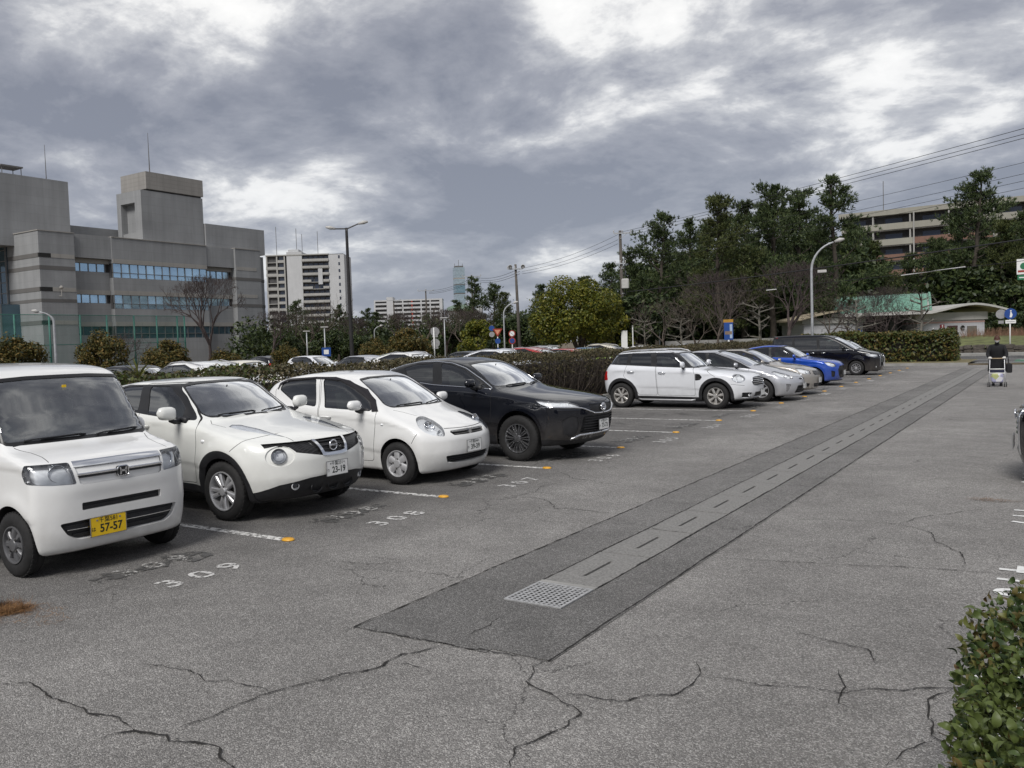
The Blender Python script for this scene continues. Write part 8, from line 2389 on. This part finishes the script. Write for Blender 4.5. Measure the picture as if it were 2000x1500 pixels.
def wire(name, a, c, sag, label, r=.012, group='overhead lines'):
    a, c = Vector(a), Vector(c); q = []
    for t in np.linspace(0, 1, 25): v = a.lerp(c, t); v.z -= sag * 4 * t * (1 - t); q.append(v)
    b = MB(); b.tube(q, r, 5); o = b.build(name, M_WIRE, None, True); tag(o, label, 'cable', group); return o
def P3(px, py, D): p = at_px(px, D); d = _XR * ((px - 1000) / 1650.0) - _UP * ((py - 750) / 1650.0) + _FW; return CAM_POS + d * D
for i, (y0, y1, x0, lab) in enumerate([(455, 243, 1205, 'topmost power line running from the tall pole to the upper right corner'), (456, 254, 1218, 'second power line from the top at the upper right corner'), (457, 262, 1238, 'third power line from the top at the upper right corner')]):
    a, c = P3(x0, y0, 75), P3(2000, y1, 38); wire('power_line', a, c + (c - a) * .3, .25, lab, .014)
for i, (y0, y1, lab) in enumerate([(487, 308, 'upper of the thin lines crossing the pine tops'), (500, 330, 'second of the thin lines crossing the pine tops'), (508, 344, 'third of the thin lines crossing the pines'), (515, 358, 'lowest of the thin lines crossing the pines')]):
    a, c = P3(1219, y0, 75), P3(2000, y1, 38); wire('power_line', a, c + (c - a) * .3, .3, lab, .010)
a, c = P3(1225, 570, 75), P3(2000, 461, 38); wire('telephone_cable', a, c + (c - a) * .3, .2, 'thick cable crossing low in front of the pines', .035)
a, c = P3(1225, 588, 75), P3(2000, 503, 38); wire('telephone_cable', a, c + (c - a) * .3, .2, 'thin low cable under the thick one across the trees', .014)
a, c = P3(1760, 538, 46), P3(1885, 521, 42); b = MB(); b.tube([a, c], .022, 6); tag(b.build('cable_guard', M_SIGNW), 'white guard tube on the low cable before the trees', 'cable guard')
a, c = P3(1497, 567, 60), P3(1516, 565, 59); b = MB(); b.tube([a, c], .03, 6); tag(b.build('cable_guard', M_SIGNW), 'short white guard tube on the low cable left of the curved lamp', 'cable guard')
for i, (dy, lab) in enumerate([(0, 'upper line between the tall pole and the floodlight pole'), (10, 'middle line between the tall pole and the floodlight pole'), (18, 'lower line between the tall pole and the floodlight pole')]):
    wire('power_line', P3(1207, 458 + dy, 75), P3(1020, 524 + dy * .6, 80), .35, lab, .014)
    wire('power_line', P3(1015, 524 + dy * .6, 80), P3(928, 541 + dy * .4, 120), .5, lab.replace('the tall pole and the floodlight pole', 'the floodlight pole and the farther pole'), .02)
    wire('power_line', P3(926, 541 + dy * .4, 120), P3(838, 568 + dy * .3, 130), .4, lab.replace('the tall pole and the floodlight pole', 'the two far poles'), .02)
for (y0, y1, lab) in ((545, 600, 'upper faint line sloping down left of the tall pole'), (556, 606, 'lower faint line sloping down left of the tall pole')): wire('power_line', P3(1210, y0, 76), P3(1025, y1, 100), .2, lab, .012)

# signs
def sign_post(px, D, h, label, r=.035, m=None, name='road_sign'):
    p = at_px(px, D); e = empty(name, p, yaw_to_cam(p)); tag(e, label, 'sign'); b = MB(); b.tube([(0, 0, 0), (0, 0, h)], r, 8); b.build('post', m or M_SIGNW, e, True); return e
def disc(e, x, z, r, m, name='disc', y=-.05, t=.012): b = MB(); b.lathe([(r, 0), (r, t)], 24, 'y', (x, y, z), True); return b.build(name, m, e)
def board(e, x0, x1, z0, z1, m, name='board', y=-.05, t=.012): b = MB(); b.box((x0, y, z0), (x1, y + t, z1)); return b.build(name, m, e)
def sign_text(e, txt, x, z, size, m, y=-.058):
    me = text_mesh(txt, size); me.materials.clear(); me.materials.append(m); o = link(bpy.data.objects.new('lettering', me), e); o.rotation_euler = (math.pi / 2, 0, 0); o.location = (x, y, z); return o
D = 60; hz_ = z_px(1973, 604, D)
e = sign_post(1973, D, hz_, 'blue round cycle and pedestrian path sign on a white post at the right', .045)
d = disc(e, .03, hz_ - .32, .38, M_SIGNB, 'blue_disc', -.07)
b = MB(); b.lathe([(.05, 0), (.05, .006)], 12, 'y', (.05, -.078, hz_ - .12), True); b.prism([(-.02, hz_ - .58), (.10, hz_ - .58), (.16, hz_ - .40), (.08, hz_ - .18), (.02, hz_ - .20)], -.078, -.072, 'y'); b.build('pictogram', M_SIGNW, d)
board(e, -.28, .36, hz_ - 1.0, hz_ - .76, M_SIGNW, 'plate', -.07); board(e, -.22, .30, hz_ - .90, hz_ - .86, M_SIGNG, 'plate_text', -.076, .004)
disc(e, -.55, hz_ - .32, .33, M_SIGNG, 'sign_back', .06); board(e, -.72, -.38, hz_ - 1.0, hz_ - .78, M_SIGNG, 'sign_back', .06)
e = sign_post(1425, 52, z_px(1425, 640, 52) , 'blue and orange bus parking sign on a white post among bare trees', .05)
zt = z_px(1425, 624, 52)
board(e, -.27, .27, zt - 1.25, zt - .18, M_SIGNB); board(e, -.30, .28, zt - .18, zt, M_SIGNO, 'top_board'); board(e, .07, .22, zt - 1.15, zt - .3, mat('sign_pale_blue', (.35, .45, .6), .5), 'pale_strip', -.056); board(e, -.22, .20, zt - .92, zt - .72, mat('sign_brown', (.20, .14, .10), .5), 'bus_mark', -.060)
e = sign_post(851, 55, z_px(851, 640, 55), 'two grey round sign backs on a white post before the bushes', .04)
zt = z_px(851, 640, 55)
for k in (0, 1): disc(e, .07, zt - .25 - k * .75, .29, M_SIGNG, 'sign_back', .05); board(e, -.12, .25, zt - .62 - k * .75, zt - .50 - k * .75, M_SIGNG, 'plate_back', .05)
e = sign_post(975, 62, z_px(975, 642, 62), 'pole with red inverted triangle and small round signs', .035); zt = z_px(975, 642, 62)
b = MB(); b.prism([(-.36, zt), (.36, zt), (0, zt - .6)], -.06, -.05, 'y'); b.build('triangle', M_SIGNR, e); b = MB(); b.prism([(-.22, zt - .08), (.22, zt - .08), (0, zt - .44)], -.066, -.060, 'y'); b.build('triangle_field', mat('sign_salmon', (.55, .25, .15), .5), e)
disc(e, 0, zt - .9, .2, M_SIGNB, 'small_disc'); b = MB(); b.prism([(-.25, zt - 1.75), (.25, zt - 1.75), (0, zt - 1.35)], -.06, -.05, 'y'); b.build('blue_triangle', M_SIGNB, e); disc(e, -.42, zt + .05, .2, M_SIGNB, 'small_disc', .03); disc(e, -.42, zt - .4, .2, M_SIGNG, 'small_disc', .03)
e = sign_post(1003, 62, z_px(1003, 645, 62), 'two round red rimmed blue signs on a post by the floodlight pole', .035); zt = z_px(1003, 645, 62)
for k, m in ((0, M_SIGNW), (1, M_SIGNB)):
    disc(e, 0, zt - .25 - k * .52, .25, M_SIGNR, 'disc_rim'); disc(e, 0, zt - .25 - k * .52, .18, m, 'disc_field', -.062); b = MB(); b.bar((-.14, -.07, zt - .12 - k * .52), (.14, -.07, zt - .38 - k * .52), .01, .05, (0, 1, 0)); b.build('slash', M_SIGNR if k else M_SIGNB, e)
e = sign_post(640, 58, 1.9, 'small blue accessible parking sign behind the second row', .03, M_GALV); board(e, -.3, .3, 1.35, 1.95, M_SIGNB); board(e, -.16, .16, 1.5, 1.8, M_SIGNW, 'pictogram', -.056)
p = at_px(1224, 70); e = empty('notice_board', p, yaw_to_cam(p)); tag(e, 'notice board on white posts above a brown base at the utility pole', 'notice board')
b = MB(); b.box((-.35, -.2, 0), (.8, .2, 1.0), .02); b.build('base', mat('base_brown', (.16, .10, .06), .8), e); b = MB(); b.box((-.35, -.05, 1.0), (.15, .05, 2.6)); b.build('panel', M_SIGNW, e); b = MB(); b.tube([(.6, 0, 1.0), (.6, 0, 3.0)], .05, 8); b.build('post', M_SIGNW, e)
# advertising board at the right edge
p = at_px(2014, 50); e = empty('advertising_board', p, yaw_to_cam(p)); tag(e, 'white and green roadside board on a pole cut by the right edge', 'sign')
zt = z_px(2005, 506, 50); b = MB(); b.tube([(.25, 0, 0), (.25, 0, zt)], .08, 8); b.build('post', M_GALV, e)
board(e, -.72, 1.2, zt - .90, zt, M_SIGNW, 'upper_board', -.12, .04); board(e, -.68, 1.2, zt - 1.22, zt - .95, mat('sign_green', (.02, .16, .07), .5), 'lower_board', -.12, .04)
b = MB(); b.lathe([(.2, 0), (.2, .006)], 16, 'y', (-.35, -.13, zt - .42), True); b.build('logo', MATS['sign_green'], e); board(e, -.66, .3, zt - .78, zt - .66, M_SIGNR, 'text_line', -.128, .004); board(e, -.6, .3, zt - 1.12, zt - 1.06, M_SIGNW, 'text_line', -.128, .004)

# green net fence before the office building
fe = empty('net_fence', (0, 0, 0)); tag(fe, 'tall green sports court net fence in front of the office building', 'fence')
M_FGREEN = mat('fence_green', (.03, .13, .10), .6, var=.2); m, n, l, bs = new_mat('green_net'); bs.inputs['Base Color'].default_value = (.03, .16, .12, 1); bs.inputs['Roughness'].default_value = .8
tr = n.new('ShaderNodeBsdfTransparent'); mx = n.new('ShaderNodeMixShader'); nz = n.new('ShaderNodeTexNoise'); nz.inputs['Scale'].default_value = .8; g_ = n.new('ShaderNodeNewGeometry'); l.new(g_.outputs['Position'], nz.inputs['Vector'])
mr = n.new('ShaderNodeMapRange'); mr.inputs['To Min'].default_value = .16; mr.inputs['To Max'].default_value = .34; l.new(nz.outputs['Fac'], mr.inputs[0]); l.new(mr.outputs[0], mx.inputs[0]); l.new(tr.outputs[0], mx.inputs[1]); l.new(bs.outputs[0], mx.inputs[2]); l.new(mx.outputs[0], n['Material Output'].inputs['Surface'])
fx = [(-40, 74), (35, 76), (103, 78), (163, 81), (215, 84), (268, 88), (312, 91), (352, 95), (366, 97)]
tops = [z_px(px, 614 + (px / 400.0) * 4, D) for px, D in fx]
for (px, D), zt in zip(fx, tops):
    p = at_px(px, D); b = MB(); b.tube([(p.x, p.y, 0), (p.x, p.y, zt)], .085, 8); b.build('post', M_FGREEN, fe, True)
for i in range(len(fx) - 1):
    a, c = at_px(*fx[i]), at_px(*fx[i + 1]); za, zc_2 = tops[i], tops[i + 1]
    for k in (1.0, .52, .1):
        b = MB(); b.tube([(a.x, a.y, za * k), (c.x, c.y, zc_2 * k)], .035, 6); b.build('rail', M_FGREEN, fe)
    mesh_obj('net_panel', [(a.x, a.y, .2), (c.x, c.y, .2), (c.x, c.y, zc_2), (a.x, a.y, za)], [(0, 1, 2, 3)], m, fe)
wl_ = [(px, 78) for px in (30, 240)]
# low white wall beside the toilet block
lw = empty('low_wall', (0, 0, 0)); tag(lw, 'low pale concrete wall under the trees left of the toilet block', 'wall')
pa = [at_px(px, 72) for px in (1300, 1360, 1420, 1480, 1540, 1600)]
for a, c in zip(pa, pa[1:]):
    b = MB(); d_ = (c - a); b.bar(a + d_ * .01 + Vector((0, 0, .8)), c - d_ * .01 + Vector((0, 0, .8)), .25, 1.6); b.build('wall_panel', M_CONC, lw)
# white truck bed behind the verge hedge
p = at_px(1815, 66); e = empty('parked_truck', p, yaw_to_cam(p)); tag(e, 'white flat truck bed showing over the verge hedge', 'truck')
b = MB(); b.box((-1.3, -.8, .9), (1.5, .8, 1.0)); b.build('bed', M_SIGNW, e); b = MB(); b.box((-1.3, -.8, 1.0), (1.5, -.74, 1.55)); b.build('side_board', M_SIGNW, e); b = MB(); b.box((-2.6, -.8, .5), (-1.35, .8, 1.45), .12); b.build('cab', M_SIGNW, e)
for x in (-2.0, .9):
    for s in (-1, 1): b = MB(); b.lathe([(.1, -.1), (.28, -.1), (.30, -.06), (.30, .06), (.28, .1), (.1, .1)], 20, 'y', (x, s * .68, .30), True); b.build('wheel', M_TYRE, e)
b = MB(); b.box((-2.6, -.6, .45), (1.5, .6, .6)); b.build('chassis', M_BLACK, e)
b = MB(); b.tube([(.3, -.7, 1.5), (.3, -.7, 2.0)], .03, 6); b.build('stake', M_SIGNW, e)

# ------------------------------------------------------------------ person with a walking frame
pp = Vector((-1.72, 31.2, 0)); per = empty('person', pp, math.atan2(-pp.x, pp.y) + .0); tag(per, 'person in black coat and white mask leaning on a wheeled walker', 'person')
M_COAT = mat('coat_black', (.010, .010, .012), .85, var=.3, scale=8, bump=.3, bscale=30); M_SKIN = mat('skin', (.42, .24, .17), .6, var=.08); M_HAIR = mat('hair_brown', (.065, .022, .012), .6, var=.35, scale=30, bump=.5, bscale=80); M_GLOVE = mat('glove_white', (.72, .70, .66), .8, var=.06); M_MASK = mat('mask_white', (.78, .78, .76), .8, var=.04)
def skin_body(name, joints, edges, mat_, parent, sub=2, root=0):
    me = bpy.data.meshes.new(name); me.from_pydata([j[0] for j in joints], edges, []); o = bpy.data.objects.new(name, me); link(o, parent); me.materials.append(mat_)
    sm = o.modifiers.new('skin', 'SKIN'); 
    for i, j in enumerate(joints): d = me.skin_vertices[0].data[i]; d.radius = j[1]; d.use_root = (i == root)
    ss = o.modifiers.new('sub', 'SUBSURF'); ss.levels = sub; ss.render_levels = sub
    dg = bpy.context.evaluated_depsgraph_get(); ev = o.evaluated_get(dg); m2 = bpy.data.meshes.new_from_object(ev); o.modifiers.clear(); o.data = m2; m2.polygons.foreach_set('use_smooth', [True] * len(m2.polygons)); m2.materials.clear(); m2.materials.append(mat_)
    return o
# local frame: -y faces the camera; she leans forward over the frame
J = [((0, .30, .80), (.15, .12)), ((0, .20, 1.02), (.16, .12)), ((0, .08, 1.22), (.17, .12)), ((0, .02, 1.32), (.08, .07)), ((0, -.03, 1.40), (.055, .055)), ((0, -.08, 1.46), (.085, .095)), ((0, -.09, 1.54), (.075, .09)),
     ((.19, .05, 1.26), (.075, .07)), ((.27, .02, 1.02), (.06, .06)), ((.22, -.20, .93), (.042, .042)), ((-.19, .05, 1.26), (.075, .07)), ((-.27, .02, 1.02), (.06, .06)), ((-.22, -.20, .93), (.042, .042)),
     ((.10, .30, .74), (.10, .10)), ((.11, .22, .43), (.065, .07)), ((.11, .28, .09), (.045, .05)), ((.11, .14, .045), (.045, .035)), ((-.10, .30, .74), (.10, .10)), ((-.11, .34, .43), (.065, .07)), ((-.11, .42, .09), (.045, .05)), ((-.11, .28, .045), (.045, .035))]
E = [(0, 1), (1, 2), (2, 3), (3, 4), (4, 5), (5, 6), (2, 7), (7, 8), (8, 9), (2, 10), (10, 11), (11, 12), (0, 13), (13, 14), (14, 15), (15, 16), (0, 17), (17, 18), (18, 19), (19, 20)]
body_o = skin_body('body', J, E, M_COAT, per)
# coat: flared body panel over the hips, collar
b = MB(); rings = []
for (y, z, rx, ry) in ((.06, 1.30, .14, .11), (.07, 1.26, .215, .14), (.12, 1.12, .225, .16), (.20, .98, .225, .17), (.27, .80, .24, .19), (.30, .60, .26, .21), (.31, .46, .27, .22)):
    rings.append([(rx * math.cos(t) * (1 + .03 * math.sin(5 * t)), y + ry * math.sin(t), z) for t in np.linspace(0, 2 * math.pi, 20, endpoint=False)])
b.add([q for r in rings for q in r], [(i * 20 + k, i * 20 + (k + 1) % 20, (i + 1) * 20 + (k + 1) % 20, (i + 1) * 20 + k) for i in range(6) for k in range(20)]); b.build('coat', M_COAT, per, True)
# head: face with brow, nose, mask, ears; hair cap
hc = Vector((0, -.095, 1.50))
bm = bmesh.new(); bmesh.ops.create_uvsphere(bm, u_segments=20, v_segments=14, radius=1)
for v in bm.verts:
    x, y, z = v.co; k = 1 - .22 * max(0, -z) - .06 * max(0, y)
    v.co = Vector((x * .074 * k, y * .09 * (1 - .15 * max(0, -z)), z * .112))
    if y < -.75 and abs(x) < .28 and -.25 < z < .2: v.co.y -= .016
    if y < -.6 and .1 < z < .35 and .25 < abs(x) < .6: v.co.y += .008
me = bpy.data.meshes.new('head'); bm.to_mesh(me); bm.free(); me.materials.append(M_SKIN); me.polygons.foreach_set('use_smooth', [True] * len(me.polygons))
hd = link(bpy.data.objects.new('head', me), per); hd.location = hc; hd.rotation_euler = (.45, 0, 0)
for s in (-1, 1):
    b = MB(); b.lathe([(.001, 0), (.010, .002), (.011, .006), (.001, .009)], 10, 'y', (s * .030, -.090, .014)); b.build('eye', M_TRIM, hd, True)
    b = MB(); b.tube([(s * .074, .0, -.02), (s * .082, .008, .0), (s * .074, .012, .02)], [.010, .014, .008], 6); b.build('ear', M_SKIN, hd, True)
bm = bmesh.new(); bmesh.ops.create_uvsphere(bm, u_segments=24, v_segments=16, radius=1)
bmesh.ops.delete(bm, geom=[v for v in bm.verts if v.co.z < -.55 or (v.co.y < -.35 and v.co.z < .28)], context='VERTS')
for v in bm.verts: q = 1 + RNG.normal(0, .03); v.co = Vector((v.co.x * .088 * q, v.co.y * .106 * q, v.co.z * .128 * q))
me = bpy.data.meshes.new('hair'); bm.to_mesh(me); bm.free(); me.materials.append(M_HAIR); me.polygons.foreach_set('use_smooth', [True] * len(me.polygons)); link(bpy.data.objects.new('hair', me), hd)
bm = bmesh.new(); bmesh.ops.create_uvsphere(bm, u_segments=24, v_segments=16, radius=1)
bmesh.ops.delete(bm, geom=[v for v in bm.verts if v.co.y > -.1 or v.co.z > .02 or v.co.z < -.95], context='VERTS')
for v in bm.verts: v.co = Vector((v.co.x * .078 * (1 - .1 * max(0, -v.co.z)), v.co.y * .103, v.co.z * .112))
me = bpy.data.meshes.new('mask'); bm.to_mesh(me); bm.free(); me.materials.append(M_MASK); me.polygons.foreach_set('use_smooth', [True] * len(me.polygons)); link(bpy.data.objects.new('face_mask', me), hd)
for s in (-1, 1):                                     # gloved hands closed round the push bar
    h = empty('hand', (s * .20, -.25, .92), 0, per)
    b = MB(); b.box((-.04, -.035, -.012), (.04, .045, .028), .010); b.build('palm', M_GLOVE, h, True)
    for k, (x, L) in enumerate(((-.030, .9), (-.010, 1.0), (.010, .96), (.030, .78))):
        b = MB(); b.tube([(x, -.03, .015), (x, -.062 * L, .006), (x, -.066 * L, -.022), (x, -.040, -.036)], [.0095, .0095, .009, .0075], 6); b.build('finger', M_GLOVE, h, True)
    b = MB(); b.tube([(-s * .040, .02, .0), (-s * .056, -.012, -.008), (-s * .045, -.042, -.022)], [.011, .010, .008], 6); b.build('thumb', M_GLOVE, h, True)
for s, y in ((1, .12), (-1, .26)):
    b = MB(); b.box((s * .11 - .045, y - .10, 0), (s * .11 + .045, y + .15, .07), .02); b.build('shoe', M_TRIM, per)
# shoulder bag
b = MB(); b.box((.25, .02, .42), (.42, .20, .72), .03); hb = b.build('handbag', M_COAT, None); hb.parent = None; hb.location = pp; hb.rotation_euler = (0, 0, per.rotation_euler[2]); tag(hb, 'black handbag hanging at the side of the walking person', 'bag')
b = MB(); b.tube([(.335, .05, .70), (.30, .06, .95), (.31, .17, .70)], .008, 6); b.build('strap', M_COAT, hb)
# walking frame
wf = empty('walker', pp, per.rotation_euler[2]); tag(wf, 'wheeled walker with patterned bag pushed by the person in black', 'walker')
for s in (-1, 1):
    b = MB(); b.tube([(s * .20, -.24, .90), (s * .20, -.28, .84), (s * .21, -.36, .45), (s * .22, -.52, .13)], .013, 8); b.build('side_tube', M_ALLOY, wf, True)
    b = MB(); b.tube([(s * .21, -.36, .47), (s * .23, -.18, .12)], .012, 8); b.build('rear_tube', M_ALLOY, wf, True)
    for y in (-.52, -.18):
        for dx in (-.025, .025): b = MB(); b.lathe([(.03, -.011), (.062, -.011), (.068, -.006), (.068, .006), (.062, .011), (.03, .011)], 18, 'y', (0, 0, 0), True); o = b.build('wheel', M_TYRE, wf, True); o.rotation_euler = (0, 0, math.pi / 2); o.location = (s * .23 + dx, y, .068)
b = MB(); b.tube([(-.20, -.27, .895), (.20, -.27, .895)], .014, 8); b.build('push_bar', mat('bar_tan', (.40, .30, .18), .6), wf, True)
for z, y in ((.56, -.38), (.43, -.41)): b = MB(); b.tube([(-.21, y, z), (.21, y, z)], .016, 8); b.build('cross_bar', M_SIGNW, wf, True)
b = MB(); b.box((-.20, -.40, .45), (.20, -.16, .52), .02); b.build('seat', mat('seat_navy', (.012, .014, .04), .8), wf)
m, n, l, bs = new_mat('bag_print'); vo = n.new('ShaderNodeTexVoronoi'); vo.inputs['Scale'].default_value = 7; t_ = n.new('ShaderNodeTexCoord'); l.new(t_.outputs['Object'], vo.inputs['Vector']); r_ = n.new('ShaderNodeValToRGB'); r_.color_ramp.interpolation = 'CONSTANT'
el = r_.color_ramp.elements
for p_, c_ in ((.25, (.35, .35, .42)), (.5, (.52, .52, .54)), (.75, (.36, .38, .17))): q = el.new(p_); q.color = (*c_, 1)
el[0].color = (.30, .30, .42, 1); el[-1].color = (.44, .44, .50, 1); sc_ = n.new('ShaderNodeSeparateColor'); l.new(vo.outputs['Color'], sc_.inputs[0]); l.new(sc_.outputs[0], r_.inputs[0]); l.new(r_.outputs[0], bs.inputs['Base Color']); bs.inputs['Roughness'].default_value = .8
b = MB(); b.box((-.17, -.50, .13), (.17, -.28, .42), .04); b.build('bag', m, wf)

# ------------------------------------------------------------------ all cars
build_kei(); build_crossover(); build_hatch(); build_suv(); build_retro(); build_liftback(); build_sedan(); build_sport()
van = build_van('black minivan with chrome slatted grille at the far end of the row', 'black', POSE['van'])
v2 = copy_tree(van); v2.location = (.50, 12.15, 0); v2.rotation_euler = (0, 0, math.pi); tag(v2, 'black van corner cut by the right picture edge', 'car', 'cars parked on the right'); v2.name = 'parked_van'
PLAIN = {}
def bg_car(kind, paint, x, y, label, rz=0.0, group='cars in the rows behind the hedge', off=1.5):
    if kind not in PLAIN: r = plain_car(kind, 'parked_car', paint); PLAIN[kind] = r; first = True
    else: r = copy_tree(PLAIN[kind]); first = False
    r.location = (x + off * math.cos(rz), y + off * math.sin(rz), 0); r.rotation_euler = (0, 0, rz)
    tag(r, label, 'car', group)
    if not first:
        for o in r.children:
            if o.type == 'MESH':
                for i, s in enumerate(o.material_slots):
                    if o.data.materials[i] and o.data.materials[i].name.startswith('paint_'): s.link = 'OBJECT'; s.material = PAINT[paint]
    return r
for (k, c, x, y, rz, lab) in [('hatch', 'black', -26.9, 17.4, 0, 'black car roof between the kei wagon and the crossover roofs'), ('suv', 'white_pearl', -19.6, 14.4, math.pi, 'white roof just behind the greener hedge'), ('hatch', 'cream', -27.2, 22.3, 0, 'broad cream car roof above the white crossover'), ('hatch', 'black', -43.8, 37.7, math.pi, 'small dark car roof beside the round bush'),
                              ('hatch', 'white_cool', -34.8, 33.2, 0, 'white car roof left of the double street lamp foot'), ('hatch', 'silver', -26.9, 28.8, math.pi, 'pale silver car roof above the small hatchback'), ('hatch', 'lime', -27.9, 32.5, 0, 'lime green car roof behind the black SUV'), ('suv', 'white_pearl', -21.2, 25.6, 0, 'white wagon roof right of the lime green one'), ('hatch', 'navy', -25.5, 35.0, math.pi, 'dark navy car roof below the round sign backs'),
                              ('suv', 'white_cool', -18.6, 28.0, 0, 'white car with dark windows above the black SUV roof'), ('suv', 'red', -21.6, 34.1, math.pi, 'red car below the red rimmed signs'), ('sedan', 'grey', -17.3, 30.5, 0, 'grey sedan roof just over the brown hedge'), ('suv', 'silver', -25.4, 43.3, 0, 'silver wagon with roof rails before the camphor tree'), ('hatch', 'red', -20.8, 36.7, math.pi, 'small red car roof before the silver wagon'),
                              ('hatch', 'sky_blue', -20.7, 39.2, 0, 'mid blue car roof under the camphor tree'), ('hatch', 'lime', -17.2, 33.1, math.pi, 'yellow green car roof left of the retro crossover'), ('hatch', 'white_pearl', -18.5, 41.6, 0, 'white car roof at the foot of the utility pole'), ('sedan', 'grey', -17.2, 44.4, math.pi, 'grey sedan roof behind the retro crossover'), ('hatch', 'silver', -18.1, 47.2, 0, 'silver car roof behind the sedan'), ('suv', 'cream', -24.5, 47.5, math.pi, 'beige wagon roof left of the black minivan')]:
    bg_car(k, c, x, y, lab, rz)
bg_car('hatch', 'white_pearl', -9.4, 44.45, 'white car nose showing just beyond the black minivan', 0, 'cars parked in the front row')
